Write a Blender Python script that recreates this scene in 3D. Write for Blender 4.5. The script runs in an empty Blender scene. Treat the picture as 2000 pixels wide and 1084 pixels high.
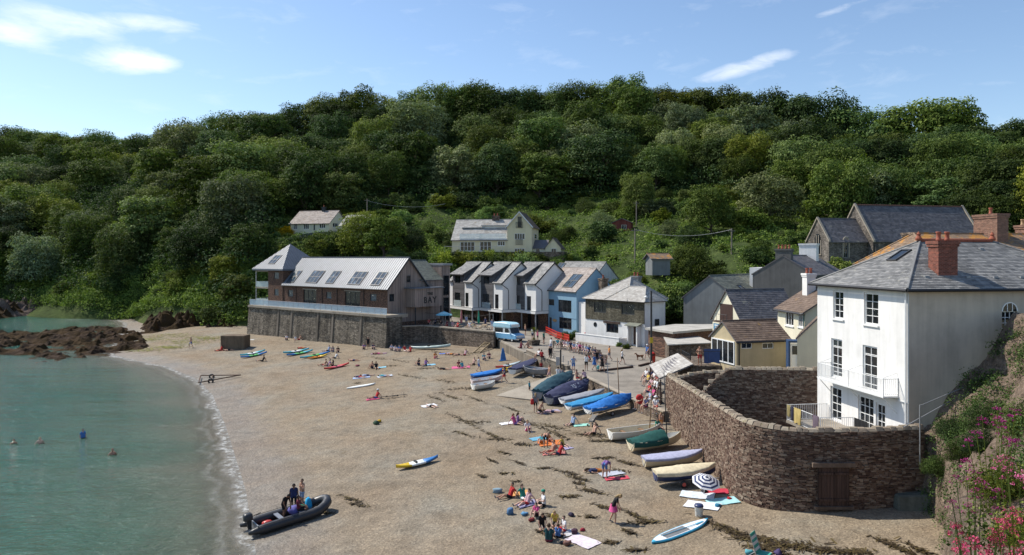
import bpy,bmesh,math,random,zlib
import numpy as np
from mathutils import Vector,Matrix
random.seed(7)
rng = np.random.default_rng(7)
SC = bpy.context.scene
COL = SC.collection
# ------------------------------------------------------------------ camera, world, sun, exposure
F,CX,HY,ZC = 1400.0,1000.0,502.0,15.5      # focal length in photo pixels, principal column, horizon row, eye height
cam_data = bpy.data.cameras.new('camera')
cam_data.sensor_width = 36.0
cam_data.lens = F / 2000.0 * 36.0
cam_data.shift_y = -(542.0 - HY) / 2000.0
cam_data.clip_start = 0.2
cam_data.clip_end = 6000.0
cam = bpy.data.objects.new('camera',cam_data)
COL.objects.link(cam)
cam.location = (0,0,ZC)
cam.rotation_euler = (math.radians(90),0,0)
SC.camera = cam
SUN_EL = math.radians(49)
SUN_AZ = math.atan2(-0.88,0.47)                 # measured from +Y towards +X
sd = Vector((math.sin(SUN_AZ) * math.cos(SUN_EL),math.cos(SUN_AZ) * math.cos(SUN_EL),math.sin(SUN_EL)))
world = bpy.data.worlds.new('World')
SC.world = world
world.use_nodes = True
wn,wl = world.node_tree.nodes,world.node_tree.links
wn.clear()
w_out = wn.new('ShaderNodeOutputWorld')
w_bg = wn.new('ShaderNodeBackground')
w_bg.inputs['Strength'].default_value = 0.1
sky = wn.new('ShaderNodeTexSky')
sky.sky_type = 'NISHITA'
sky.sun_disc = False
sky.sun_elevation = SUN_EL
sky.sun_rotation = SUN_AZ
sky.air_density = 1.0
sky.dust_density = 0.35
sky.ozone_density = 2.6
def wmath(op,a,b=None,c=None):
 n = wn.new('ShaderNodeMath')
 n.operation = op
 for i,v in enumerate((a,b,c)):
  if v is None:
   continue
  if isinstance(v,(int,float)):
   n.inputs[i].default_value = v
  else:
   wl.new(v,n.inputs[i])
 return n.outputs[0]
def build_clouds():
 tc = wn.new('ShaderNodeTexCoord')
 mp = wn.new('ShaderNodeMapping')
 mp.inputs['Scale'].default_value = (3.0,3.0,9.0)
 mp.inputs['Rotation'].default_value = (0.0,math.radians(10),0.0)
 wl.new(tc.outputs['Generated'],mp.inputs['Vector'])
 nz = wn.new('ShaderNodeTexNoise')
 nz.inputs['Scale'].default_value = 4.6
 nz.inputs['Detail'].default_value = 9.0
 nz.inputs['Roughness'].default_value = 0.62
 nz.inputs['Distortion'].default_value = 0.35
 wl.new(mp.outputs[0],nz.inputs['Vector'])
 patches = [(262,122,88,26,-0.12,1.05),(300,45,120,22,-0.05,0.72),(110,40,150,40,0.2,0.62),
   (20,70,90,30,0.2,0.66),(1450,132,150,22,-0.22,0.78),(1660,8,110,16,-0.25,0.6),
   (-500,150,500,120,0.0,0.6),(2600,60,400,60,0.0,0.5),(900,-700,900,200,0.1,0.5)]
 total = None
 for (px,py,hw,hh,tilt,dens) in patches:
  c = Vector(((px - CX) / F,1.0,(HY - py) / F))
  ln = c.length
  c.normalize()
  right = Vector((0,0,1)).cross(c).normalized() * -1.0
  up = right.cross(c).normalized()
  if up.z < 0:
   up = -up
  r2 = (right * math.cos(tilt) - up * math.sin(tilt))
  u2 = (right * math.sin(tilt) + up * math.cos(tilt))
  vals = []
  for ax,half in ((r2,hw),(u2,hh)):
   dp = wn.new('ShaderNodeVectorMath')
   dp.operation = 'DOT_PRODUCT'
   wl.new(tc.outputs['Generated'],dp.inputs[0])
   dp.inputs[1].default_value = ax / (half / F / ln)
   off = wmath('SUBTRACT',dp.outputs['Value'],0.0)
   vals.append(wmath('MULTIPLY',off,off))
  front = wn.new('ShaderNodeVectorMath')
  front.operation = 'DOT_PRODUCT'
  wl.new(tc.outputs['Generated'],front.inputs[0])
  front.inputs[1].default_value = c
  e = wmath('POWER',2.718,wmath('MULTIPLY',wmath('ADD',vals[0],vals[1]),-1.0))
  e = wmath('MULTIPLY',e,wmath('GREATER_THAN',front.outputs['Value'],0.0))
  e = wmath('MULTIPLY',e,dens)
  total = e if total is None else wmath('ADD',total,e)
 m = wmath('SUBTRACT',wmath('MULTIPLY',total,wmath('ADD',nz.outputs['Fac'],0.15)),0.28)
 m = wmath('MULTIPLY',m,2.2)
 m = wmath('MINIMUM',wmath('MAXIMUM',m,0.0),0.8)
 veil = wmath('MULTIPLY',wmath('MAXIMUM',wmath('SUBTRACT',nz.outputs['Fac'],0.56),0.0),0.6)
 m = wmath('MAXIMUM',m,veil)
 mix = wn.new('ShaderNodeMixRGB')
 mix.inputs['Color2'].default_value = (7.6,7.8,8.1,1)
 wl.new(m,mix.inputs['Fac'])
 wl.new(sky.outputs[0],mix.inputs['Color1'])
 wl.new(mix.outputs[0],w_bg.inputs['Color'])
build_clouds()
wl.new(w_bg.outputs[0],w_out.inputs['Surface'])
sun_data = bpy.data.lights.new('sun','SUN')
sun_data.energy = 3.5
sun_data.angle = math.radians(0.55)
sun_data.color = (1.0,0.94,0.84)
sun = bpy.data.objects.new('sun',sun_data)
COL.objects.link(sun)
sun.location = sd * 400
sun.rotation_euler = sd.to_track_quat('Z','Y').to_euler()
SC.view_settings.view_transform = 'Standard'
SC.view_settings.look = 'None'
SC.view_settings.gamma = 1.0
SC.view_settings.exposure = 0.75
SC.view_settings.use_curve_mapping = False
SC.render.engine = 'CYCLES'
SC.cycles.use_denoising = True
SC.cycles.max_bounces = 5
SC.cycles.diffuse_bounces = 2
SC.cycles.glossy_bounces = 2
SC.cycles.transmission_bounces = 3
SC.cycles.transparent_max_bounces = 6
SC.cycles.caustics_reflective = False
SC.cycles.caustics_refractive = False
# ------------------------------------------------------------------ survey helpers
def ray(px,py):
 return Vector(((px - CX) / F,1.0,(HY - py) / F))
def at(px,py,z):
 r = ray(px,py)
 d = (z - ZC) / r.z
 return Vector((r.x * d,d,z))
def atd(px,py,d):
 r = ray(px,py)
 return Vector((r.x * d,d,ZC + r.z * d))
def hsh(s):
 return zlib.crc32(s.encode())
def interp(x,xs,ys):
 return float(np.interp(x,xs,ys))
def smooth(t):
 t = np.clip(t,0,1)
 return t * t * (3 - 2 * t)
# ------------------------------------------------------------------ materials
MATS = {}
class NT:
 def __init__(self,name):
  self.m = bpy.data.materials.new(name)
  self.m.use_nodes = True
  self.n,self.l = self.m.node_tree.nodes,self.m.node_tree.links
  self.b = self.n['Principled BSDF']
  self.out = self.n['Material Output']
  MATS[name] = self.m
 def new(self,t,**kw):
  n = self.n.new(t)
  for k,v in kw.items():
   setattr(n,k,v)
  return n
 def put(self,sock,v):
  if hasattr(v,'is_output'):
   self.l.new(v,sock)
  elif isinstance(v,(tuple,list)) and len(v) == 3 and sock.type == 'RGBA':
   sock.default_value = (*v,1)
  else:
   sock.default_value = v
 def coord(self,scale=(1,1,1),rot=(0,0,0),kind='Object'):
  tc = self.new('ShaderNodeTexCoord')
  mp = self.new('ShaderNodeMapping')
  mp.inputs['Scale'].default_value = scale
  mp.inputs['Rotation'].default_value = rot
  self.l.new(tc.outputs[kind],mp.inputs['Vector'])
  return mp.outputs[0]
 def worldpos(self,scale=(1,1,1)):
  g = self.new('ShaderNodeNewGeometry')
  mp = self.new('ShaderNodeMapping')
  mp.inputs['Scale'].default_value = scale
  self.l.new(g.outputs['Position'],mp.inputs['Vector'])
  return mp.outputs[0]
 def noise(self,vec,scale,detail=4,rough=0.55,dist=0.0):
  n = self.new('ShaderNodeTexNoise')
  n.inputs['Scale'].default_value = scale
  n.inputs['Detail'].default_value = detail
  n.inputs['Roughness'].default_value = rough
  n.inputs['Distortion'].default_value = dist
  self.l.new(vec,n.inputs['Vector'])
  return n.outputs['Fac']
 def voronoi(self,vec,scale,feature='F1',out='Distance',rnd=1.0):
  n = self.new('ShaderNodeTexVoronoi',feature=feature)
  n.inputs['Scale'].default_value = scale
  n.inputs['Randomness'].default_value = rnd
  self.l.new(vec,n.inputs['Vector'])
  return n.outputs[out]
 def ramp(self,fac,stops,interp_='LINEAR'):
  n = self.new('ShaderNodeValToRGB')
  cr = n.color_ramp
  cr.interpolation = interp_
  while len(cr.elements) > 1:
   cr.elements.remove(cr.elements[-1])
  for i,(p,c) in enumerate(stops):
   e = cr.elements[0] if i == 0 else cr.elements.new(p)
   e.position = p
   c = (c,c,c) if isinstance(c,(int,float)) else c
   e.color = (*c,1)
  self.put(n.inputs['Fac'],fac)
  return n.outputs['Color']
 def mix(self,fac,a,b,blend='MIX'):
  n = self.new('ShaderNodeMixRGB',blend_type=blend)
  self.put(n.inputs['Fac'],fac)
  self.put(n.inputs['Color1'],a)
  self.put(n.inputs['Color2'],b)
  return n.outputs['Color']
 def math(self,op,a,b=0.0,clamp=False):
  n = self.new('ShaderNodeMath',operation=op)
  n.use_clamp = clamp
  self.put(n.inputs[0],a)
  self.put(n.inputs[1],b)
  return n.outputs[0]
 def attr(self,name,out='Fac'):
  n = self.new('ShaderNodeAttribute')
  n.attribute_name = name
  return n.outputs[out]
 def bump(self,h,strength=0.3,dist=0.05):
  n = self.new('ShaderNodeBump')
  n.inputs['Strength'].default_value = strength
  n.inputs['Distance'].default_value = dist
  self.put(n.inputs['Height'],h)
  self.l.new(n.outputs[0],self.b.inputs['Normal'])
 def set(self,color=None,rough=None,metal=None,spec=None):
  if color is not None:
   self.put(self.b.inputs['Base Color'],color)
  if rough is not None:
   self.put(self.b.inputs['Roughness'],rough)
  if metal is not None:
   self.put(self.b.inputs['Metallic'],metal)
  if spec is not None:
   self.b.inputs['Specular IOR Level'].default_value = spec
  return self.m
def scl(c,k):
 return tuple(min(1.0,v * k) for v in c)
def plain(name,c,rough=0.6,metal=0.0,var=0.18,scale=3.0,spec=0.4,bump=0.0):
 if name in MATS:
  return MATS[name]
 t = NT(name)
 v = t.coord()
 n = t.noise(v,scale,5,0.6)
 col = t.ramp(n,[(0.3,scl(c,1 - var)),(0.7,scl(c,1 + var * 0.6))])
 t.set(col,rough,metal,spec)
 if bump:
  t.bump(t.noise(v,scale * 6,4),bump,0.03)
 return t.m
def tinted(name,c1,c2,c3=None,rough=0.8,spots=None,scale=2.0,bump=0.25,spec=0.3,bs=9.0):
 t = NT(name)
 v = t.coord()
 a = t.attr('tint')
 stops = [(0.0,c1),(1.0,c2)] if c3 is None else [(0.0,c1),(0.5,c2),(1.0,c3)]
 col = t.ramp(a,stops)
 n = t.noise(v,scale,6,0.65)
 col = t.mix(0.55,col,t.ramp(n,[(0.25,0.45),(0.55,1.0),(0.8,1.25)]),'MULTIPLY')
 if spots:
  sn = t.noise(v,spots[1],5,0.7)
  col = t.mix(t.ramp(sn,[(spots[2],0.0),(spots[2] + 0.08,1.0)]),col,spots[0])
 t.set(col,rough,0,spec)
 t.bump(t.noise(v,bs,5,0.6),bump,0.05)
 return t.m
# ------------------------------------------------------------------ mesh helpers
class MB:
 def __init__(self):
  self.v,self.f,self.mi,self.ti = [],[],[],[]
  self.mat,self.tint = 0,0.5
 def face(self,pts):
  i = len(self.v)
  self.v.extend([tuple(p) for p in pts])
  self.f.append(tuple(range(i,i + len(pts))))
  self.mi.append(self.mat)
  self.ti.append(self.tint)
 def raw(self,verts,faces):
  i = len(self.v)
  self.v.extend([tuple(p) for p in verts])
  for f in faces:
   self.f.append(tuple(i + k for k in f))
   self.mi.append(self.mat)
   self.ti.append(self.tint)
 def hexa(self,p):
  self.raw(p,[(3,2,1,0),(4,5,6,7),(0,1,5,4),(1,2,6,5),(2,3,7,6),(3,0,4,7)])
 def box(self,x0,x1,y0,y1,z0,z1,M=None):
  p = [(x0,y0,z0),(x1,y0,z0),(x1,y1,z0),(x0,y1,z0),(x0,y0,z1),(x1,y0,z1),(x1,y1,z1),(x0,y1,z1)]
  if M is not None:
   p = [M @ Vector(q) for q in p]
  self.hexa(p)
 def prism(self,poly,ext):
  n = len(poly)
  a = [Vector(p) for p in poly]
  b = [p + Vector(ext) for p in a]
  self.raw(a + b,[tuple(range(n - 1,-1,-1)),tuple(range(n,2 * n))] +
    [(i,(i + 1) % n,n + (i + 1) % n,n + i) for i in range(n)])
 def tube(self,pts,r,seg=8,cap=True):
  pts = [Vector(p) for p in pts]
  rs = r if isinstance(r,(list,tuple)) else [r] * len(pts)
  rings = []
  ref = Vector((0,0,1))
  for i,p in enumerate(pts):
   t = (pts[min(i + 1,len(pts) - 1)] - pts[max(i - 1,0)])
   t = t.normalized() if t.length > 1e-9 else Vector((0,0,1))
   if abs(t.dot(ref)) > 0.95:
    ref = Vector((1,0,0)) if abs(t.x) < 0.9 else Vector((0,1,0))
   a = t.cross(ref).normalized()
   b = t.cross(a).normalized()
   rings.append([p + (a * math.cos(2 * math.pi * k / seg) + b * math.sin(2 * math.pi * k / seg)) * rs[i] for k in range(seg)])
  self.loft(rings,True,cap)
 def loft(self,rings,closed=True,cap=True):
  n = len(rings[0])
  vs = [p for r in rings for p in r]
  fs = []
  for i in range(len(rings) - 1):
   for k in range(n if closed else n - 1):
    k2 = (k + 1) % n
    fs.append((i * n + k,i * n + k2,(i + 1) * n + k2,(i + 1) * n + k))
  if cap and closed:
   fs.append(tuple(range(n - 1,-1,-1)))
   fs.append(tuple((len(rings) - 1) * n + k for k in range(n)))
  self.raw(vs,fs)
 def lathe(self,prof,seg=16,c=(0,0,0),cap=True):
  self.loft([[(c[0] + r * math.cos(2 * math.pi * k / seg),c[1] + r * math.sin(2 * math.pi * k / seg),c[2] + z) for k in range(seg)] for r,z in prof],True,cap)
 def mesh(self,name,mats,smooth_=False):
  me = bpy.data.meshes.new(name)
  me.from_pydata(self.v,[],self.f)
  for m in mats if isinstance(mats,(list,tuple)) else [mats]:
   me.materials.append(m)
  if self.f:
   me.polygons.foreach_set('material_index',np.array(self.mi,dtype=np.int32))
   at_ = me.attributes.new('tint','FLOAT','FACE')
   at_.data.foreach_set('value',np.array(self.ti,dtype=np.float32))
   if smooth_:
    me.polygons.foreach_set('use_smooth',np.ones(len(self.f),dtype=bool))
  me.update()
  return me
 def build(self,name,mats,parent=None,smooth_=False,bevel=0.0,label=None):
  o = bpy.data.objects.new(name,self.mesh(name,mats,smooth_))
  COL.objects.link(o)
  o.parent = parent
  if bevel:
   md = o.modifiers.new('bevel','BEVEL')
   md.width = bevel
   md.segments = 1
   md.limit_method = 'ANGLE'
  if label:
   o['label'] = label
  return o
def tag(o,label,cat,group=None,kind=None):
 if label:
  o['label'] = label
 if cat:
  o['category'] = cat
 if group:
  o['group'] = group
 if kind:
  o['kind'] = kind
 return o
def thing(name,label,cat,loc=(0,0,0),rz=0.0,group=None):
 o = bpy.data.objects.new(name,None)
 o.empty_display_size = 0.3
 COL.objects.link(o)
 o.location = loc
 o.rotation_euler = (0,0,rz)
 return tag(o,label,cat,group)
def structure(o):
 o['kind'] = 'structure'
 return o
def link_copy(o,parent=None):
 c = o.copy()
 COL.objects.link(c)
 c.parent = parent
 for ch in list(o.children):
  link_copy(ch,c)
 return c
def grid_mesh(name,xs,ys,zf,mat,smooth_=True,attrs=None,keep=None):
 X,Y = np.meshgrid(xs,ys)
 Z = zf(X,Y)
 nx,ny = len(xs),len(ys)
 co = np.stack([X.ravel(),Y.ravel(),Z.ravel()],1)
 idx = np.arange(nx * ny).reshape(ny,nx)
 q = np.stack([idx[:-1,:-1],idx[:-1,1:],idx[1:,1:],idx[1:,:-1]],-1).reshape(-1,4)
 if keep is not None:
  kp = keep(X,Y)
  q = q[kp.ravel()[q].all(axis=1)]
 me = bpy.data.meshes.new(name)
 me.from_pydata(co.tolist(),[],q.tolist())
 me.materials.append(mat)
 if attrs:
  for k,fn in attrs.items():
   a = me.attributes.new(k,'FLOAT','POINT')
   a.data.foreach_set('value',fn(X,Y,Z).ravel().astype(np.float32))
 if smooth_:
  me.polygons.foreach_set('use_smooth',np.ones(len(q),dtype=bool))
 me.update()
 o = bpy.data.objects.new(name,me)
 COL.objects.link(o)
 return o
def vnoise(x,y,seed=0):
 x,y = np.asarray(x,float),np.asarray(y,float)
 xi,yi = np.floor(x).astype(int),np.floor(y).astype(int)
 xf,yf = x - xi,y - yi
 def h(a,b):
  n = (a * 374761393 + b * 668265263 + seed * 1442695041) & 0x7fffffff
  n = ((n ^ (n >> 13)) * 1274126177) & 0x7fffffff
  return ((n ^ (n >> 16)) & 0xffff) / 65535.0
 u,v = xf * xf * (3 - 2 * xf),yf * yf * (3 - 2 * yf)
 return (h(xi,yi) * (1 - u) + h(xi + 1,yi) * u) * (1 - v) + (h(xi,yi + 1) * (1 - u) + h(xi + 1,yi + 1) * u) * v
def fbm(x,y,seed=0,oct_=4):
 t,a,s = 0.0,1.0,0.0
 for k in range(oct_):
  t = t + a * vnoise(np.asarray(x) * 2 ** k,np.asarray(y) * 2 ** k,seed + k * 17)
  s += a
  a *= 0.5
 return t / s
# == GROUND, SEA, HILL
SHORE_PX = [(520,1500),(500,1084),(480,960),(462,900),(440,830),(415,772),(388,742),(330,717),(270,705),
   (225,694),(235,662),(250,632),(205,613),(100,608),(0,604),(-160,600)]
SHORE = np.array([at(px,py,0.0)[:2] for px,py in SHORE_PX])
SHORE = np.vstack([[SHORE[0][0] + 3,5.0],SHORE,[-420.0,260.0]])
def shore_dist(X,Y):
 X,Y = np.asarray(X,float),np.asarray(Y,float)
 best = np.full(X.shape,1e9)
 sgn = np.ones(X.shape)
 for (ax,ay),(bx,by) in zip(SHORE[:-1],SHORE[1:]):
  dx,dy = bx - ax,by - ay
  L2 = dx * dx + dy * dy
  t = np.clip(((X - ax) * dx + (Y - ay) * dy) / L2,0,1)
  qx,qy = ax + t * dx,ay + t * dy
  d = np.hypot(X - qx,Y - qy)
  cr = dx * (Y - ay) - dy * (X - ax)
  m = d < best - 1e-6
  best = np.where(m,d,best)
  sgn = np.where(m,np.where(cr < 0,1.0,-1.0),sgn)
 return best * sgn
def beach_z(X,Y):
 X,Y = np.asarray(X,float),np.asarray(Y,float)
 d = shore_dist(X,Y)
 z = np.where(d > 0,6 * (1 - np.exp(-0.09 * np.maximum(d,0) / 6)),0.1 * d)
 z = np.maximum(z,-3.0)
 z = z + np.where(d > 0.6,(fbm(X / 3.1,Y / 3.1,3,4) - 0.5) * 0.12 * np.clip(d / 6,0,1),0)
 z = z + (fbm(X / 11,Y / 11,9,2) - 0.5) * 0.3 * np.clip((d - 3) / 8,0,1)
 return z
def plaza_z(y):
 return interp(y,[58,82.5],[3.0,3.6])
def B(px,py):
 z = 1.5
 p = at(px,py,z)
 for _ in range(12):
  z = 0.5 * z + 0.5 * float(beach_z(np.array([p.x]),np.array([p.y]))[0])
  p = at(px,py,z)
 return p
def PZ(px,py):
 p = at(px,py,3.5)
 for _ in range(6):
  p = at(px,py,plaza_z(p.y))
 return p
# --- materials
def mat_beach():
 t = NT('beach_sand')
 v = t.worldpos()
 big = t.noise(v,0.16,5,0.6)
 mid = t.noise(v,1.1,5,0.65)
 fine = t.noise(v,9.0,3,0.75)
 col = t.ramp(big,[(0.32,(0.238,0.18,0.12)),(0.5,(0.255,0.205,0.145)),(0.68,(0.25,0.22,0.17))])
 col = t.mix(0.6,col,t.ramp(mid,[(0.28,0.62),(0.5,0.97),(0.75,1.2)]),'MULTIPLY')
 col = t.mix(0.85,col,t.ramp(fine,[(0.30,0.64),(0.45,0.94),(0.6,1.03),(0.72,1.25)]),'MULTIPLY')
 sep = t.new('ShaderNodeSeparateColor')
 t.l.new(t.voronoi(v,13.0,'F1','Color'),sep.inputs[0])
 col = t.mix(0.6,col,t.ramp(sep.outputs[0],[(0.0,(0.42,0.40,0.37)),(0.18,(0.85,0.83,0.8)),(0.8,(1.05,1.04,1.0)),(0.95,(1.55,1.53,1.45))]),'MULTIPLY')
 shb = t.noise(t.worldpos((0.10,0.05,1)),1.0,4,0.6)
 col = t.mix(t.ramp(shb,[(0.46,0.0),(0.56,0.75)]),col,t.mix(1.0,col,(0.97,1.0,1.06),'MULTIPLY'))
 dk = t.noise(v,0.5,5,0.7)
 col = t.mix(0.7,col,t.ramp(dk,[(0.3,0.66),(0.5,1.0),(0.7,1.12)]),'MULTIPLY')
 dr = t.noise(t.worldpos((0.55,0.9,1)),0.9,7,0.72,0.6)
 zone = t.noise(v,0.11,3,0.5)
 dm = t.math('MULTIPLY',t.ramp(dr,[(0.60,0.0),(0.67,1.0)]),t.ramp(zone,[(0.45,0.0),(0.6,0.75)]))
 col = t.mix(dm,col,(0.11,0.08,0.045))
 sh = t.attr('shore')
 wob = t.math('ADD',sh,t.math('MULTIPLY',t.math('SUBTRACT',t.noise(v,0.35,3),0.5),2.6))
 wet = t.ramp(t.math('MULTIPLY',wob,0.1),[(0.0,1.0),(0.22,0.85),(0.5,0.0)])
 col = t.mix(wet,col,t.mix(1.0,col,(0.80,0.83,0.92),'MULTIPLY'))
 t.set(col,t.ramp(wet,[(0.0,0.95),(1.0,0.5)]),0,0.3)
 h = t.math('ADD',t.math('MULTIPLY',fine,0.5),t.math('ADD',t.math('MULTIPLY',t.noise(v,3.0,4,0.6),0.9),mid))
 t.bump(h,0.8,0.14)
 return t.m
def mat_sea():
 t = NT('sea_water')
 v = t.worldpos()
 sh = t.attr('shore')
 dep = t.math('MULTIPLY',sh,-0.02)
 n = t.math('MULTIPLY',t.math('SUBTRACT',t.noise(t.worldpos((0.05,0.14,1)),1.0,4),0.5),0.28)
 dd = t.math('ADD',dep,n)
 col = t.ramp(dd,[(0.0,(0.145,0.14,0.105)),(0.12,(0.055,0.1,0.07)),(0.32,(0.012,0.082,0.055)),(0.9,(0.004,0.05,0.034))])
 wd = t.noise(v,0.22,5,0.65)
 col = t.mix(t.ramp(wd,[(0.52,0.0),(0.66,0.2)]),col,(0.03,0.06,0.035))
 fo = t.noise(t.worldpos((1,1,1)),1.6,6,0.75)
 wv = t.math('ADD',sh,t.math('MULTIPLY',t.math('SUBTRACT',t.noise(v,0.25,3),0.5),3.0))
 inv = t.ramp(t.math('ADD',t.math('MULTIPLY',wv,0.25),0.85),[(0.0,0.0),(0.30,0.0),(0.42,0.35),(0.5,0.0),(0.58,0.05),(0.72,1.0),(0.9,0.9)])
 foam = t.math('MULTIPLY',t.ramp(fo,[(0.36,0.0),(0.6,0.85)]),inv,True)
 col = t.mix(foam,col,(0.62,0.62,0.60))
 t.set(col,t.ramp(foam,[(0,0.1),(1,0.7)]),0,0.3)
 t.b.inputs['IOR'].default_value = 1.33
 al = t.ramp(t.math('MULTIPLY',sh,-0.16),[(0.0,0.25),(0.5,0.9),(1.0,1.0)])
 t.put(t.b.inputs['Alpha'],t.math('MAXIMUM',al,foam))
 w1 = t.noise(t.worldpos((0.9,1.5,1)),0.9,5,0.62,0.8)
 w2 = t.noise(t.worldpos((2.4,3.6,1)),1.3,3,0.6,0.5)
 w3 = t.noise(t.worldpos((0.10,0.3,1)),1.0,3,0.5,0.3)
 h = t.math('ADD',t.math('ADD',t.math('MULTIPLY',w1,0.55),t.math('MULTIPLY',w2,0.3)),t.math('MULTIPLY',w3,1.2))
 t.bump(h,1.0,0.55)
 return t.m
def mat_hill():
 t = NT('hill_ground')
 v = t.worldpos()
 a = t.noise(v,0.12,5,0.6)
 b = t.noise(v,1.2,5,0.7)
 col = t.ramp(a,[(0.3,(0.03,0.045,0.015)),(0.55,(0.06,0.085,0.025)),(0.75,(0.10,0.11,0.04))])
 col = t.mix(0.7,col,t.ramp(b,[(0.3,0.4),(0.7,1.5)]),'MULTIPLY')
 t.set(col,1.0,0,0.1)
 t.bump(b,0.8,0.5)
 return t.m
def mat_concrete(name,c,streak=True,rough=0.9):
 t = NT(name)
 v = t.worldpos()
 n = t.noise(v,0.5,6,0.65)
 f = t.noise(v,7,4,0.7)
 col = t.ramp(n,[(0.3,scl(c,0.7)),(0.5,c),(0.72,scl(c,1.18))])
 col = t.mix(0.5,col,t.ramp(f,[(0.3,0.6),(0.7,1.25)]),'MULTIPLY')
 if streak:
  s = t.noise(t.worldpos((1.3,1.3,0.12)),1.2,4,0.6)
  col = t.mix(0.55,col,t.ramp(s,[(0.36,0.42),(0.6,1.1)]),'MULTIPLY')
 t.set(col,rough,0,0.25)
 t.bump(f,0.3,0.03)
 return t.m
def mat_rubble(name,c1,c2,c3,sc=(1.0,1.0,2.2),scale=2.2,mortar=(0.10,0.09,0.08),weed=False):
 t = NT(name)
 v = t.worldpos(sc)
 cell = t.voronoi(v,scale,'F1','Color')
 ed = t.voronoi(v,scale,'DISTANCE_TO_EDGE','Distance')
 g = t.new('ShaderNodeSeparateColor')
 t.l.new(cell,g.inputs[0])
 col = t.ramp(g.outputs[0],[(0.0,c1),(0.5,c2),(1.0,c3)])
 col = t.mix(t.ramp(ed,[(0.0,1.0),(0.09,0.0)]),col,mortar)
 n = t.noise(t.worldpos(),0.45,6,0.7)
 col = t.mix(0.75,col,t.ramp(n,[(0.3,0.4),(0.5,0.95),(0.7,1.25)]),'MULTIPLY')
 s = t.noise(t.worldpos((0.9,0.9,0.08)),1.0,5,0.65)
 col = t.mix(0.6,col,t.ramp(s,[(0.4,0.35),(0.58,1.15)]),'MULTIPLY')
 t.set(col,0.92,0,0.25)
 t.bump(t.math('ADD',t.ramp(ed,[(0.0,0.0),(0.15,1.0)]),n),0.6,0.06)
 return t.m
def mat_rock(name,c1,c2,weed=(0.05,0.03,0.012),weed_amt=0.5):
 t = NT(name)
 v = t.worldpos()
 n = t.noise(v,0.5,8,0.7,0.4)
 f = t.noise(v,3.5,6,0.7)
 col = t.ramp(n,[(0.3,c1),(0.7,c2)])
 col = t.mix(0.85,col,t.ramp(f,[(0.3,0.2),(0.7,1.15)]),'MULTIPLY')
 w = t.noise(v,0.35,5,0.6)
 col = t.mix(t.ramp(w,[(0.62 - weed_amt * 0.3,0.0),(0.72 - weed_amt * 0.3,0.9)]),col,weed)
 t.set(col,0.9,0,0.12)
 t.bump(t.math('ADD',n,f),1.0,0.4)
 return t.m
M_BEACH,M_SEA,M_HILL = mat_beach(),mat_sea(),mat_hill()
M_PLAZA = mat_concrete('plaza_paving',(0.25,0.222,0.185),False)
M_QUAYW = mat_concrete('quay_wall_render',(0.20,0.17,0.135))
M_CONC = mat_concrete('pale_concrete',(0.32,0.28,0.225),False)
M_COPE = mat_concrete('coping_concrete',(0.36,0.31,0.245),False)
M_SEAWALL = mat_rubble('sea_wall_stone',(0.095,0.08,0.062),(0.195,0.165,0.125),(0.30,0.255,0.195),scale=2.6)
M_RUBBLE = mat_rubble('brown_rubble',(0.10,0.075,0.055),(0.20,0.15,0.11),(0.30,0.24,0.185),scale=3.0)
M_ROCK = mat_rock('shore_rock',(0.03,0.018,0.011),(0.12,0.074,0.045),(0.065,0.038,0.014),0.6)
M_ROCK2 = mat_rock('pale_shore_rock',(0.14,0.09,0.07),(0.30,0.23,0.19),(0.10,0.10,0.03),0.25)
M_CLIFF = mat_rock('cliff_earth',(0.22,0.16,0.12),(0.42,0.32,0.24),(0.06,0.055,0.03),0.1)
# --- sheets
xs = np.concatenate([np.arange(-140,-72,2.0),np.arange(-72,42,0.55)])
ys = np.concatenate([np.arange(8,125,0.55),np.arange(125,215,2.0)])
beach = structure(grid_mesh('beach',xs,ys,beach_z,M_BEACH,attrs={'shore': lambda X,Y,Z: shore_dist(X,Y)}))
beach['label'] = 'brown shingle and sand beach sloping down to the sea'
xs = np.concatenate([np.array([-3000,-1500,-800,-500]),np.arange(-400,-80,2.5),np.arange(-80,20,0.8),[24,40,90]])
ys = np.concatenate([np.array([-2000,-800,-300,-100,-20,0]),np.arange(8,140,0.8),np.arange(140,330,3.0)])
sea = structure(grid_mesh('sea',xs,ys,lambda X,Y: X * 0 + 0.0,M_SEA,attrs={'shore': lambda X,Y,Z: shore_dist(X,Y)}))
sea['label'] = 'calm teal green sea in the cove'
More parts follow.
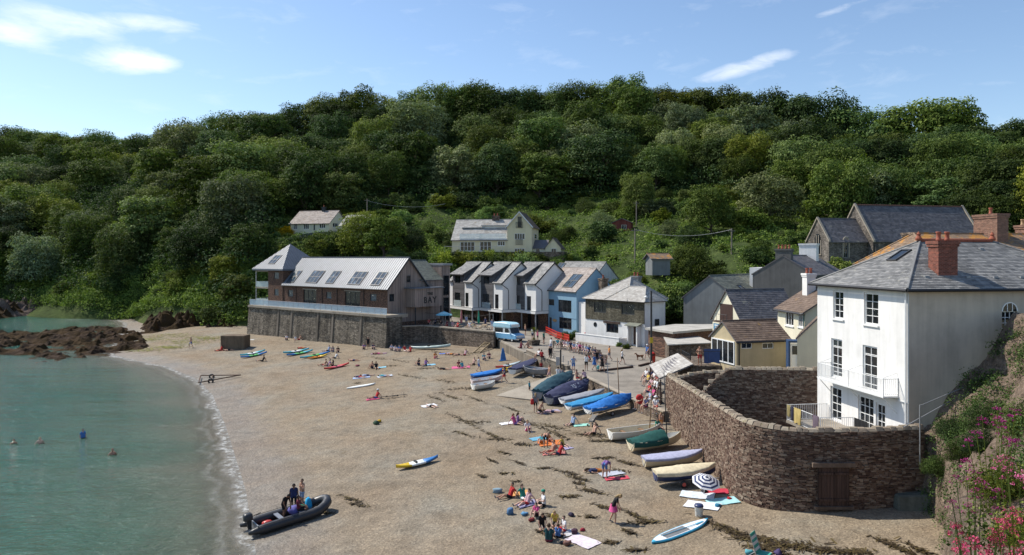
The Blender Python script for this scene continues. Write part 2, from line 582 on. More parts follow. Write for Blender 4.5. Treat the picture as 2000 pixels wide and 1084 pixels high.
# --- wooded hill: height given along lines of bearing
HP = {   # bearing column -> [(distance, height)...]
 -500: [(150,-6),(190,-1),(205,9),(240,22),(330,52),(430,72),(700,60)],
 0: [(150,-6),(203,-1),(209,9),(235,20),(330,54),(430,77),(700,62)],
 250: [(130,-6),(178,-1),(184,7),(205,17),(300,50),(420,74),(700,60)],
 400: [(125,-6),(148,0),(154,6),(175,17),(240,40),(330,66),(700,58)],
 500: [(125,-6),(141,0),(148,5.5),(165,17),(215,35),(305,66),(700,58)],
 620: [(120,-6),(138,0),(150,7),(160,16),(170,20.4),(188,21.4),(215,33),(290,67.5),(700,58)],
 760: [(110,-6),(130,0),(141,7),(147,14.5),(165,17),(185,24),(215,35),(285,69.5),(700,60)],
 1000: [(110,-6),(128,0),(140,8),(147,14.6),(152,15.6),(166,16.4),(185,24),(215,33),(280,70),(700,60)],
 1150: [(95,-6),(116,0),(124,4.5),(136,13),(160,18.5),(205,32),(275,71),(700,60)],
 1300: [(80,-6),(98,2),(108,5),(118,9),(135,15.5),(160,21.5),(195,32),(262,67.5),(700,58)],
 1450: [(50,-6),(72,2.4),(80,3.6),(98,6),(110,10),(130,17),(165,25),(250,62.5),(700,54)],
 1600: [(40,-6),(56,2),(66,4.5),(80,6),(95,11),(116,14),(150,20),(170,27),(240,58.5),(700,50)],
 1800: [(38,-6),(46,2),(60,5),(85,10),(112,14),(128,15.5),(150,22),(215,52),(700,44)],
 2050: [(38,-6),(46,2),(60,6),(85,11),(110,14.5),(140,23),(200,45),(700,40)],
 2600: [(38,-6),(46,4),(60,9),(85,14),(110,18),(140,26),(200,43),(700,40)]}
HK = sorted(HP)
def hill_z(X,Y):
 X,Y = np.asarray(X,float),np.asarray(Y,float)
 u = np.clip(X / np.maximum(Y,1) * F + CX,HK[0],HK[-1])
 cols = np.stack([np.interp(Y,[a for a,_ in HP[k]],[b for _,b in HP[k]]) for k in HK],0)
 i = np.clip(np.searchsorted(HK,u,side='right') - 1,0,len(HK) - 2)
 k0,k1 = np.array(HK)[i],np.array(HK)[i + 1]
 t = (u - k0) / (k1 - k0)
 z0 = np.take_along_axis(cols,i[None],0)[0]
 z1 = np.take_along_axis(cols,(i + 1)[None],0)[0]
 z = z0 * (1 - t) + z1 * t
 z = z - (4.5 + 9.5 * smooth((u - 1350) / 400) + 1.0 * smooth((430 - u) / 300)) * smooth((z - 30) / 28)
 return z + np.where(z > 12,(fbm(X / 14,Y / 14,5,3) - 0.5) * np.clip((z - 12) / 15,0,1) * 5,0)
def hz(x,y):
 return float(hill_z(np.array([x]),np.array([y]))[0])
xs = np.concatenate([np.arange(-420,-160,7.0),np.arange(-160,170,2.5),np.arange(170,420,8.0)])
ys = np.concatenate([np.arange(40,230,2.5),np.arange(230,700,9.0)])
hill = structure(grid_mesh('hill',xs,ys,hill_z,M_HILL))
hill['label'] = 'steep overgrown hillside rising behind the village'
def hill_hit(px,py,d0=60,d1=420):
 ds = np.linspace(d0,d1,1200)
 r = ray(px,py)
 g = hill_z(r.x * ds,ds) - (ZC + r.z * ds)
 k = np.argmax(g > 0)
 d = ds[k] if g[k] > 0 else d1
 return Vector((r.x * d,d,hz(r.x * d,d)))
# --- quay and village square
def slab(name,pts,zbot,mats,label=None):
 mb = MB()
 mb.face(pts)
 mb.mat = 1
 n = len(pts)
 for i in range(n):
  a,b = Vector(pts[i]),Vector(pts[(i + 1) % n])
  mb.face([(a.x,a.y,zbot),(b.x,b.y,zbot),b,a])
 o = structure(mb.build(name,mats))
 if label:
  o['label'] = label
 return o
Q0,Q1,Q3 = at(964,661,3.6),at(1023,690,3.6),at(1058,704,3.6)
Q4 = PZ(1108,722)
SB = PZ(1142,737)
W1,W2 = PZ(1255,790),PZ(1296,806)
y3 = Q3.y
slab('village_square',[Q0,Q1,Q3,(26,y3,3.6),(34,112,3.6),(34,128,3.6),(-20,145,3.6),(-14,116,3.6)],0.2,[M_PLAZA,M_QUAYW],'sunlit concrete village square above the beach')
slab('quayside',[(Q3.x,y3,3.6),Q4,SB,W1,W2,(15,W2.y,plaza_z(W2.y)),(26,70,plaza_z(70)),(26,y3,3.6)],0.2,[M_PLAZA,M_QUAYW],'lower end of the square by the boats')
# slipway
S1,S2,S3,S4 = Q4 + Vector((0,0,-0.02)),SB + Vector((0,0,-0.02)),B(1040,783) + Vector((0,0,0.12)),B(968,773) + Vector((0,0,0.03))
slab('slipway',[S1,S4,S3,S2],-0.4,[M_CONC,M_QUAYW],'pale concrete slipway running down to the sand')
# == TREES
def mat_leaf(name,c_dark,c_mid,c_lit,trans=0.22):
 t = NT(name)
 oi = t.new('ShaderNodeObjectInfo')
 r = oi.outputs['Random']
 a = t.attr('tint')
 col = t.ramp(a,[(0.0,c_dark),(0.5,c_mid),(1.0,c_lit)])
 hsv = t.new('ShaderNodeHueSaturation')
 t.put(hsv.inputs['Hue'],t.math('ADD',t.math('MULTIPLY',r,0.05),0.475))
 t.put(hsv.inputs['Saturation'],t.math('ADD',t.math('MULTIPLY',r,-0.25),1.05))
 t.put(hsv.inputs['Value'],t.math('ADD',t.math('MULTIPLY',t.math('FRACT',t.math('MULTIPLY',r,7.31)),0.7),0.62))
 t.put(hsv.inputs['Color'],col)
 t.set(hsv.outputs[0],0.75,0,0.12)
 tr = t.new('ShaderNodeBsdfTranslucent')
 t.put(tr.inputs['Color'],t.mix(1.0,hsv.outputs[0],(1.1,1.25,0.5),'MULTIPLY'))
 mx = t.new('ShaderNodeMixShader')
 mx.inputs[0].default_value = trans
 t.l.new(t.b.outputs[0],mx.inputs[1])
 t.l.new(tr.outputs[0],mx.inputs[2])
 t.l.new(mx.outputs[0],t.out.inputs['Surface'])
 return t.m
LEAF = {
 'dark': mat_leaf('leaf_dark',(0.0158,0.0317,0.0053),(0.0405,0.0704,0.0123),(0.0836,0.1206,0.0220)),
 'mid': mat_leaf('leaf_mid',(0.0299,0.0563,0.0079),(0.0757,0.1250,0.0194),(0.1452,0.1980,0.0370)),
 'olive': mat_leaf('leaf_olive',(0.0475,0.0669,0.0079),(0.1109,0.1452,0.0202),(0.1936,0.2270,0.0370)),
 'silver': mat_leaf('leaf_silver',(0.0528,0.0739,0.0299),(0.1232,0.1549,0.0642),(0.2376,0.2772,0.1232)),
 'bright': mat_leaf('leaf_bright',(0.0528,0.0924,0.0097),(0.1188,0.1760,0.0185),(0.2068,0.2684,0.0326)),
 'gorse': mat_leaf('leaf_gorse',(0.10,0.12,0.012),(0.32,0.26,0.012),(0.5,0.36,0.015)),
}
M_BARK = plain('bark',(0.11,0.085,0.065),0.95,bump=0.4)
def leaf_cloud(lobes,n_leaf,size,rs,flat=0.4,inside=0.25):
 lob = np.array(lobes)
 area = (lob[:,3] * lob[:,4] + lob[:,3] * lob[:,5] + lob[:,4] * lob[:,5])
 pick = rs.choice(len(lob),n_leaf,p=area / area.sum())
 L = lob[pick]
 d = rs.normal(size=(n_leaf,3))
 d /= np.linalg.norm(d,axis=1)[:,None]
 low = d[:,2] < -0.35
 d[low,2] *= rs.uniform(-1,0.3,low.sum())
 d /= np.linalg.norm(d,axis=1)[:,None]
 rad = np.where(rs.uniform(size=n_leaf) < inside,rs.uniform(0.45,0.95,n_leaf),rs.uniform(0.88,1.12,n_leaf))
 ph = rs.uniform(0,6.28,(len(lob),3))
 P_ = ph[pick]
 rad *= 1 + 0.2 * np.sin(5 * d[:,0] + P_[:,0]) * np.sin(5 * d[:,1] + P_[:,1]) + 0.14 * np.sin(9 * d[:,2] + P_[:,2])
 c = L[:,:3] + d * L[:,3:6] * rad[:,None]
 nrm = d + rs.normal(size=(n_leaf,3)) * flat + np.array([0,0,0.35])
 nrm /= np.linalg.norm(nrm,axis=1)[:,None]
 t = np.cross(nrm,rs.normal(size=(n_leaf,3)))
 t /= np.linalg.norm(t,axis=1)[:,None]
 b = np.cross(nrm,t)
 s = size * rs.uniform(0.6,1.5,n_leaf)[:,None]
 e = rs.uniform(0.45,0.8,n_leaf)[:,None]
 v = np.stack([c - t * s,c - b * s * e,c + t * s,c + b * s * e],1).reshape(-1,3)
 lobe_t = rs.normal(size=len(lob)) * 0.13
 tint = np.clip(0.45 + 0.3 * (rad - 0.95) / 0.2 + lobe_t[pick] + rs.normal(size=n_leaf) * 0.11,0,1)  # inner leaves darker, outer lighter: crown shading put into the tint
 return v,tint
def mesh_quads(name,v,tint,mat):
 n = len(v) // 4
 me = bpy.data.meshes.new(name)
 me.vertices.add(4 * n)
 me.vertices.foreach_set('co',v.astype(np.float32).ravel())
 me.loops.add(4 * n)
 me.loops.foreach_set('vertex_index',np.arange(4 * n,dtype=np.int32))
 me.polygons.add(n)
 me.polygons.foreach_set('loop_start',np.arange(0,4 * n,4,dtype=np.int32))
 me.polygons.foreach_set('loop_total',np.full(n,4,dtype=np.int32))
 me.materials.append(mat)
 a = me.attributes.new('tint','FLOAT','FACE')
 a.data.foreach_set('value',tint.astype(np.float32))
 me.update()
 me.validate()
 return me
def crown_lobes(rs,R,H,z0,n,irregular=0.25):
 lobes = [(0,0,z0 + H * 0.45,R * 0.62,R * 0.62,H * 0.42)]
 for k in range(n):
  a = 2 * math.pi * (k * 0.381966 + rs.uniform(-0.05,0.05))
  e = (k + 0.5) / n
  zz = z0 + H * (0.12 + 0.74 * e)
  rr = R * math.sqrt(max(0.05,1 - ((zz - z0 - H * 0.32) / (H * 0.70)) ** 2)) * rs.uniform(0.66,0.86)
  s = R * rs.uniform(0.17,0.20 + irregular)
  lobes.append((rr * math.cos(a),rr * math.sin(a),zz,s,s,s * rs.uniform(0.65,0.9)))
 return lobes
def make_tree_mesh(seed,R=6.0,H=10.0,z0=2.4,n_lobe=22,n_leaf=5200,size=0.27):
 rs = np.random.default_rng(seed)
 lobes = crown_lobes(rs,R,H,z0,n_lobe)
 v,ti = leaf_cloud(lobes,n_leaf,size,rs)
 crown = mesh_quads('crown',v,ti,LEAF['mid'])
 mb = MB()
 top = Vector((rs.uniform(-.4,.4),rs.uniform(-.4,.4),z0 + H * 0.62))
 mb.tube([(0,0,-2.5),(0.05,0,0),(rs.uniform(-.2,.2),0.1,z0 * 0.7),(top.x * .6,top.y * .6,z0 + H * 0.3),top],[0.42,0.36,0.29,0.2,0.06],7)
 for lb in lobes[2::3]:
  st = Vector((top.x * .4,top.y * .4,z0 + (lb[2] - z0) * 0.35))
  en = Vector(lb[:3])
  mb.tube([st,st.lerp(en,0.5) + Vector((0,0,0.4)),en],[0.14,0.09,0.03],5,False)
 trunk = mb.mesh('trunk',M_BARK,True)
 return crown,trunk
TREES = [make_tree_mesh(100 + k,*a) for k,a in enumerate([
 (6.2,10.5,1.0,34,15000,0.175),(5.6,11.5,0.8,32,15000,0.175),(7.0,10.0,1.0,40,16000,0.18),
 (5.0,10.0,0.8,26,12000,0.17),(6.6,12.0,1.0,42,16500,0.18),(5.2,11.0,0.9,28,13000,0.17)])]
def shrub_mesh(seed,R,H,n_lobe,n_leaf,size):
 rs = np.random.default_rng(seed)
 lobes = [(0,0,H * 0.35,R * 0.6,R * 0.6,H * 0.4)]
 for k in range(n_lobe):
  a = rs.uniform(0,6.28)
  rr = R * rs.uniform(0.2,0.85)
  s = R * rs.uniform(0.22,0.42)
  lobes.append((rr * math.cos(a),rr * math.sin(a),H * rs.uniform(0.12,0.85) * (1 - 0.45 * (rr / R) ** 2),s,s,s * 0.8))
 v,ti = leaf_cloud(lobes,n_leaf,size,rs,0.8,0.3)
 v[:,2] = np.maximum(v[:,2],-0.25)
 crown = mesh_quads('foliage',v,ti,LEAF['mid'])
 mb = MB()
 for lb in lobes[1::2]:
  mb.tube([(0,0,-0.4),(lb[0] * .4,lb[1] * .4,lb[2] * .5),lb[:3]],[0.06,0.045,0.015],5,False)
 return crown,mb.mesh('stem',M_BARK,True)
SHRUBS = [shrub_mesh(300 + k,*a) for k,a in enumerate([
 (2.4,2.6,14,5200,0.105),(3.0,2.2,18,5800,0.11),(1.8,3.0,12,4600,0.10),(2.6,3.4,18,6200,0.11),(2.4,3.0,30,16000,0.05)])]
def plant(name,part,meshes,loc,s,rz,leaf,label,cat,group,sz=None):
 t = thing(name,label,cat,loc,rz,group)
 t.scale = (s,s,sz or s)
 if name == 'broadleaf_tree':
  t.scale = (s * random.uniform(0.82,1.2),s * random.uniform(0.82,1.2),sz)
  t.rotation_euler = (random.uniform(-0.09,0.09),random.uniform(-0.09,0.09),rz)
 for nm,me in zip(part,meshes):
  o = bpy.data.objects.new(nm,me)
  COL.objects.link(o)
  o.parent = t
  if nm in ('crown','foliage'):
   o.material_slots[0].link = 'OBJECT'
   o.material_slots[0].material = LEAF[leaf]
 return t
TREE_TAKEN = []   # (x, y, r)
def clear_of(x,y,r):
 return all((x - a) ** 2 + (y - b) ** 2 > (r + c) ** 2 for a,b,c in TREE_TAKEN)
def tree_zone(px):
 for lim,nm in ((230,'at far left over the cove'),(500,'on the slope left of the brick tower'),(720,'above the pale bungalow'),
     (950,'uphill left of the cream house'),(1180,'uphill behind the cream house'),(1420,'above the red shed'),(1700,'left of the church')):
  if px < lim:
   return nm
 return 'behind the church'
LOOK = {'dark': 'dark green','mid': 'mid green','olive': 'olive green','silver': 'silvery green','bright': 'bright green'}
def add_tree(x,y,s,leaf,where=None,rs=random,label=None):
 px = CX + F * x / y
 k = rs.randrange(len(TREES))
 z = hz(x,y)
 top = HY - (z + 12 * s - ZC) / y * F
 band = 'on the skyline' if top < SKY(px) + 26 else ('mid slope' if top < SKY(px) + 110 else 'on the lower slope')
 size = 'small' if s < 1.15 else 'spreading' if s > 1.5 else 'full-crowned'
 lab = label or '%s %s tree %s, %s' % (size,LOOK[leaf],band,where or tree_zone(px))
 plant('broadleaf_tree',('crown','trunk'),TREES[k],(x,y,z - 0.4),s,rs.uniform(0,6.28),leaf,lab,'tree',lab.split(' tree')[0] + ' trees ' + band + ' ' + tree_zone(px),s * rs.uniform(0.9,1.15))
 TREE_TAKEN.append((x,y,2.8 * s))
SKX = [-200,0,100,250,300,400,500,600,700,900,1000,1100,1190,1300,1400,1500,1600,1700,1800,1900,2000,2200]
SKYY = [252,252,262,265,252,235,215,195,178,166,170,168,146,170,165,168,172,185,190,212,215,225]
def SKY(px):
 return interp(px,SKX,SKYY)
# lower edge of the wood, as rows in the photograph's bearing
WOODX = [-300,0,300,420,500,560,700,800,1000,1150,1300,1400,1500,1560,1750,1900,2100]
WOODD = [203,206,181,152,148,192,193,205,208,202,196,186,172,166,150,132,120]
def fit_sky(x,y,s):
 px = CX + F * x / y
 room = (HY - SKY(px) - 3 * math.sin(px * 0.05)) / F * y + ZC - hz(x,y)
 s = min(s,room / 12.3)
 return s if s > 0.55 else None
def plant_wood():
 rs = random.Random(11)
 n = 0
 tries = 0
 px = -60
 while px < 2080:
  y = interp(px,[0,250,400,600,900,1200,1500,1800,2000],[430,420,328,288,278,270,250,218,198])
  x = (px - CX) / F * y
  s = fit_sky(x,y,2.0)
  if s:
   add_tree(x,y,s,rs.choice(('dark','mid','mid','olive')),rs=rs)
   n += 1
  px += (5.2 * (s or 1.0) + rs.uniform(-1,2)) / y * F
 print('skyline trees',n)
 while n < 284 and tries < 9000:
  tries += 1
  px = rs.uniform(-90,2090)
  dmin = interp(px,WOODX,WOODD)
  dmax = interp(px,[0,250,400,600,900,1200,1500,1800,2000],[440,430,338,298,288,282,260,226,206])
  y = dmin + (dmax - dmin) * rs.random() ** 1.15
  x = (px - CX) / F * y
  far = (y - dmin) / (dmax - dmin)
  s = rs.choice((0.85,1.0,1.12,1.25,1.4,1.6)) * (0.95 + 0.12 * far)
  if y > 330:
   s *= 1.25
  if px > 1650:
   s = min(s,1.05)
  if y < 180 and px < 700 and px + 7.5 * s / y * F > 562:
   continue
  s = fit_sky(x,y,s)
  if s is None or not clear_of(x,y,2.6 * s):
   continue
  q = rs.random()
  if px < 420:
   leaf = 'mid' if q < 0.45 else 'dark' if q < 0.68 else 'olive' if q < 0.88 else 'silver'
  elif px > 1650:
   leaf = 'dark' if q < 0.5 else 'mid' if q < 0.85 else 'olive'
  else:
   leaf = 'dark' if q < 0.40 else 'mid' if q < 0.68 else 'olive' if q < 0.86 else 'silver'
  add_tree(x,y,s,leaf,rs=rs)
  n += 1
 print('trees',n,'tries',tries)
plant_wood()
# == BUILDING KIT
def mat_slate(name,c1,c2,c3,lichen=None,rough=0.62,amt=0.62):
 return tinted(name,c1,c2,c3,rough,(lichen,1.1,amt) if lichen else None,0.8,0.2,0.45)
def mat_wall(name,c,grime=0.35,rough=0.85,bump=0.15):
 t = NT(name)
 v = t.worldpos()
 n = t.noise(v,0.6,6,0.65)
 f = t.noise(v,14,3,0.6)
 s = t.noise(t.worldpos((2.2,2.2,0.18)),1.0,4,0.6)
 col = t.ramp(n,[(0.3,scl(c,1 - grime * 0.5)),(0.55,c),(0.75,scl(c,1.05))])
 col = t.mix(grime,col,t.ramp(s,[(0.35,0.62),(0.58,1.0)]),'MULTIPLY')
 t.set(col,rough,0,0.3)
 t.bump(f,bump,0.02)
 return t.m
def mat_brick(name,c1,c2,c3,mortar,scale=1.0,bw=0.24,bh=0.08):
 t = NT(name)
 v = t.coord()
 sp = t.new('ShaderNodeSeparateXYZ')
 t.l.new(v,sp.inputs[0])
 cb = t.new('ShaderNodeCombineXYZ')
 t.put(cb.inputs[0],t.math('ADD',sp.outputs[0],sp.outputs[1]))
 t.put(cb.inputs[1],sp.outputs[2])
 br = t.new('ShaderNodeTexBrick')
 br.inputs['Scale'].default_value = scale
 br.inputs['Brick Width'].default_value = bw
 br.inputs['Row Height'].default_value = bh
 br.inputs['Mortar Size'].default_value = 0.012
 br.inputs['Color1'].default_value = (0,0,0,1)
 br.inputs['Color2'].default_value = (1,1,1,1)
 br.inputs['Mortar'].default_value = (0.5,0.5,0.5,1)
 t.l.new(cb.outputs[0],br.inputs['Vector'])
 w = t.new('ShaderNodeTexWhiteNoise')
 col = t.ramp(br.outputs['Color'],[(0.0,c1),(0.5,c2),(1.0,c3)])
 n = t.noise(t.coord((1,1,2.4)),3.2,4,0.75)
 col = t.mix(0.8,col,t.ramp(n,[(0.3,0.3),(0.5,0.95),(0.68,1.7)]),'MULTIPLY')
 col = t.mix(br.outputs['Fac'],col,mortar)
 t.set(col,0.9,0,0.25)
 t.bump(t.math('SUBTRACT',1.0,br.outputs['Fac']),0.5,0.02)
 return t.m
def mat_boards(name,c,pitch=0.18,along='z'):
 t = NT(name)
 v = t.coord()
 sp = t.new('ShaderNodeSeparateXYZ')
 t.l.new(v,sp.inputs[0])
 q = t.math('ADD',sp.outputs[0],sp.outputs[1]) if along == 'z' else sp.outputs[2]
 k = t.math('DIVIDE',q,pitch)
 fr = t.math('FRACT',k)
 fl = t.math('FLOOR',k)
 wn_ = t.new('ShaderNodeTexWhiteNoise',noise_dimensions='1D')
 t.put(wn_.inputs['W'],fl)
 col = t.ramp(wn_.outputs['Value'],[(0.0,scl(c,0.72)),(1.0,scl(c,1.2))])
 g = t.noise(t.coord((6,6,0.6) if along == 'z' else (0.6,0.6,6)),1.0,5,0.6)
 col = t.mix(0.6,col,t.ramp(g,[(0.3,0.6),(0.7,1.2)]),'MULTIPLY')
 gap = t.ramp(fr,[(0.0,0.35),(0.07,1.0),(0.93,1.0),(1.0,0.35)])
 col = t.mix(1.0,col,gap,'MULTIPLY')
 t.set(col,0.85,0,0.25)
 t.bump(gap,0.5,0.03)
 return t.m
def mat_glass(name,c=(0.018,0.022,0.026),rough=0.04):
 t = NT(name)
 v = t.coord()
 n = t.noise(v,1.3,3,0.6)
 col = t.ramp(n,[(0.35,scl(c,0.5)),(0.6,c),(0.75,scl(c,2.6))])
 t.set(col,rough,0,0.5)
 t.b.inputs['IOR'].default_value = 1.5
 return t.m
def mat_clear(name,tint=(0.75,0.87,0.88),alpha=0.35):
 t = NT(name)
 t.set(tint,0.04,0,0.6)
 t.b.inputs['Alpha'].default_value = alpha
 return t.m
M_WHITE = mat_wall('white_render',(0.79,0.775,0.745),0.26)
M_WHITE2 = mat_wall('white_panel',(0.76,0.75,0.725),0.06)
M_CREAM = mat_wall('cream_render',(0.72,0.64,0.42),0.16)
M_CREAM2 = mat_wall('pale_cream_render',(0.74,0.69,0.53),0.18)
M_YELLOW = mat_wall('ochre_render',(0.52,0.43,0.27),0.3)
M_BLUEW = mat_wall('sky_blue_render',(0.21,0.35,0.46),0.12)
M_GREYR = mat_wall('grey_render',(0.20,0.21,0.21),0.4)
M_DKREND = mat_wall('dark_render',(0.13,0.125,0.12),0.45)
M_STONEW = mat_rubble('church_stone',(0.10,0.085,0.07),(0.19,0.165,0.14),(0.29,0.25,0.21),scale=3.2)
M_BRICK = mat_brick('brown_brick',(0.055,0.03,0.022),(0.145,0.07,0.045),(0.25,0.135,0.085),(0.09,0.075,0.065))
M_REDBRICK = mat_brick('red_brick',(0.14,0.038,0.025),(0.21,0.062,0.04),(0.27,0.085,0.055),(0.20,0.12,0.095),1.0,0.22,0.075)
M_TIMBER = mat_boards('timber_cladding',(0.30,0.235,0.20),0.17)
M_GREYBD = mat_boards('grey_boards',(0.125,0.12,0.122),0.19,'x')
M_OLDBD = mat_boards('old_boards',(0.085,0.055,0.045),0.2)
M_SLATEHUNG = mat_rubble('slate_hanging',(0.09,0.08,0.055),(0.15,0.135,0.095),(0.20,0.185,0.135),(1.2,1.2,2.0),4.0,(0.07,0.06,0.045))
M_GLASS = mat_glass('window_glass')
M_GLASSB = mat_glass('skylight_glass',(0.06,0.085,0.11),0.03)
M_CLEAR = mat_clear('clear_glass')
M_BALG = mat_clear('balustrade_glass',(0.45,0.60,0.72),0.5)
M_WFRAME = plain('white_paint',(0.80,0.80,0.78),0.45,var=0.05)
M_DFRAME = plain('dark_frame',(0.045,0.047,0.05),0.45)
M_BLACK = plain('black_gutter',(0.022,0.022,0.024),0.5)
M_STEEL = plain('galvanised_steel',(0.42,0.43,0.44),0.45,0.6)
M_RAILW = plain('white_railing',(0.78,0.78,0.76),0.45,var=0.08)
M_IRON = plain('dark_iron',(0.05,0.05,0.052),0.5,0.3)
M_ZINC = plain('zinc_sheet',(0.14,0.155,0.18),0.5,0.15,0.14,0.8)
M_ZSEAM = plain('zinc_seam',(0.17,0.185,0.21),0.5,0.15)
M_SL_GREY = mat_slate('grey_slate',(0.125,0.125,0.124),(0.205,0.202,0.197),(0.31,0.302,0.288),(0.34,0.33,0.28))
M_SL_DARK = mat_slate('dark_slate',(0.085,0.08,0.085),(0.13,0.12,0.125),(0.19,0.175,0.175),(0.25,0.23,0.19))
M_SL_PALE = mat_slate('pale_weathered_slate',(0.30,0.275,0.245),(0.40,0.38,0.35),(0.50,0.48,0.44),(0.30,0.25,0.19),0.7,0.6)
M_SL_GREEN = mat_slate('mossy_slate',(0.12,0.13,0.11),(0.17,0.18,0.145),(0.23,0.24,0.19),(0.24,0.22,0.12),0.8)
M_SL_PINK = mat_slate('pinkish_slate',(0.22,0.18,0.16),(0.33,0.28,0.25),(0.42,0.37,0.33),(0.36,0.23,0.13),0.75,0.6)
M_TILE_BR = mat_slate('brown_tile',(0.11,0.075,0.055),(0.165,0.115,0.085),(0.22,0.16,0.12),(0.26,0.16,0.06),0.85)
M_TILE_OR = mat_slate('lichened_tile',(0.16,0.11,0.08),(0.24,0.165,0.11),(0.31,0.21,0.13),(0.46,0.22,0.05),0.9,0.5)
M_RIDGE = plain('red_ridge_tile',(0.30,0.085,0.045),0.8)
M_POT = plain('terracotta_pot',(0.34,0.10,0.06),0.8)
M_LEAD = plain('lead_flashing',(0.25,0.26,0.27),0.55)
def basis(P,U,N):
 U,N = Vector(U).normalized(),Vector(N).normalized()
 V = U.cross(N) * -1.0
 V = N.cross(U)
 return Matrix(((U.x,-N.x,V.x,P[0]),(U.y,-N.y,V.y,P[1]),(U.z,-N.z,V.z,P[2]),(0,0,0,1)))
def wall_holes(mb,M,x0,x1,z0,z1,holes,reveal=0.14):
 hs = [(max(x0,a),min(x1,b),max(z0,c),min(z1,d)) for a,b,c,d in holes]
 gx = sorted({x0,x1,*[h[0] for h in hs],*[h[1] for h in hs]})
 gz = sorted({z0,z1,*[h[2] for h in hs],*[h[3] for h in hs]})
 for a,b in zip(gx[:-1],gx[1:]):
  for c,d in zip(gz[:-1],gz[1:]):
   mx,mz = (a + b) / 2,(c + d) / 2
   if any(h[0] < mx < h[1] and h[2] < mz < h[3] for h in hs):
    continue
   mb.face([M @ Vector(q) for q in ((a,0,c),(b,0,c),(b,0,d),(a,0,d))])
 for a,b,c,d in hs:
  for q in (((a,0,c),(a,0,d),(a,reveal,d),(a,reveal,c)),((b,0,d),(b,0,c),(b,reveal,c),(b,reveal,d)),
    ((a,0,d),(b,0,d),(b,reveal,d),(a,reveal,d)),((b,0,c),(a,0,c),(a,reveal,c),(b,reveal,c))):
   mb.face([M @ Vector(k) for k in q])
def window(parent,M,rect,nx=1,nz=1,frame=None,glass=None,fw=0.06,depth=0.09,sill=None,name='window',panes=False,label=None,bar=0.035,split=None):
 a,b,c,d = rect
 frame,glass = frame or M_WFRAME,glass or M_GLASS
 mb = MB()
 y0,y1 = depth - 0.05,depth + 0.06
 for q in ((a,a + fw,c,d),(b - fw,b,c,d),(a + fw,b - fw,c,c + fw),(a + fw,b - fw,d - fw,d)):
  mb.box(q[0],q[1],y0,y1,q[2],q[3],M)
 ia,ib,ic,id_ = a + fw,b - fw,c + fw,d - fw
 xs_ = [ia + (ib - ia) * k / nx for k in range(nx + 1)]
 zs_ = [ic + (id_ - ic) * k / nz for k in range(nz + 1)] if split is None else [ic] + [ic + (id_ - ic) * k for k in split] + [id_]
 for x in xs_[1:-1]:
  mb.box(x - bar / 2,x + bar / 2,y0 + 0.012,y1 - 0.01,ic,id_,M)
 for z in zs_[1:-1]:
  mb.box(ia,ib,y0 + 0.016,y1 - 0.014,z - bar / 2,z + bar / 2,M)
 o = mb.build(name,frame,parent)
 if label:
  o['label'] = label
 if panes:
  for xa,xb in zip(xs_[:-1],xs_[1:]):
   for za,zb in zip(zs_[:-1],zs_[1:]):
    g = MB()
    g.box(xa,xb,depth + 0.004,depth + 0.016,za,zb,M)
    g.build('pane',glass,o)
 else:
  g = MB()
  g.box(ia,ib,depth + 0.004,depth + 0.02,ic,id_,M)
  g.build('pane',glass,o)
 if sill:
  s = MB()
  s.box(a - 0.08,b + 0.08,-0.10,0.05,c - 0.10,c - 0.002,M)
  s.build('sill',sill,o)
 return o
def tri_lerp(a,b,t):
 return a + (b - a) * t
def slates(parent,quad,mat,e=0.24,w=0.3,name='slates',lift=0.03,rs=None,uneven=0.35):
 rs = rs or random.Random(len(bpy.data.objects))
 A,Bq,C,D = [Vector(p) for p in quad]
 h = max((D - A).length,(C - Bq).length)
 U = (Bq - A).normalized()
 N = U.cross(((D + C) / 2 - (A + Bq) / 2).normalized()).normalized()
 if N.z < 0:
  N = -N
 n = max(2,int(round(h / e)))
 mb = MB()
 for i in range(n):
  v0,v1 = i / n,min(1.0,(i + 1.25) / n)
  l0,r0,l1,r1 = A.lerp(D,v0),Bq.lerp(C,v0),A.lerp(D,v1),Bq.lerp(C,v1)
  L = (r0 - l0).length
  if L < 0.05:
   continue
  k = max(1,int(round(L / w)))
  off = 0.5 * (i % 2)
  cuts = [0.0] + [min(0.999,(j + off + rs.uniform(-0.06,0.06)) / k) for j in range(1 if off == 0 else 0,k + 1) if 0.02 < (j + off) / k < 0.98] + [1.0]
  run = rs.random()
  for s0,s1 in zip(cuts[:-1],cuts[1:]):
   g = 0.004
   run = 0.6 * run + 0.4 * rs.random()
   mb.tint = min(1,max(0,0.5 + (run - 0.5) * 0.9 + rs.uniform(-uneven,uneven)))
   up = lift + rs.uniform(0,0.012)
   p = [l0.lerp(r0,s0) + U * g + N * up,l0.lerp(r0,s1) - U * g + N * up,l1.lerp(r1,s1) - U * g + N * 0.006,l1.lerp(r1,s0) + U * g + N * 0.006]
   mb.face(p)
   mb.face([p[0] - N * up,p[1] - N * up,p[1],p[0]])
 o = mb.build(name,mat,parent)
 o['kind'] = 'stuff'
 return o
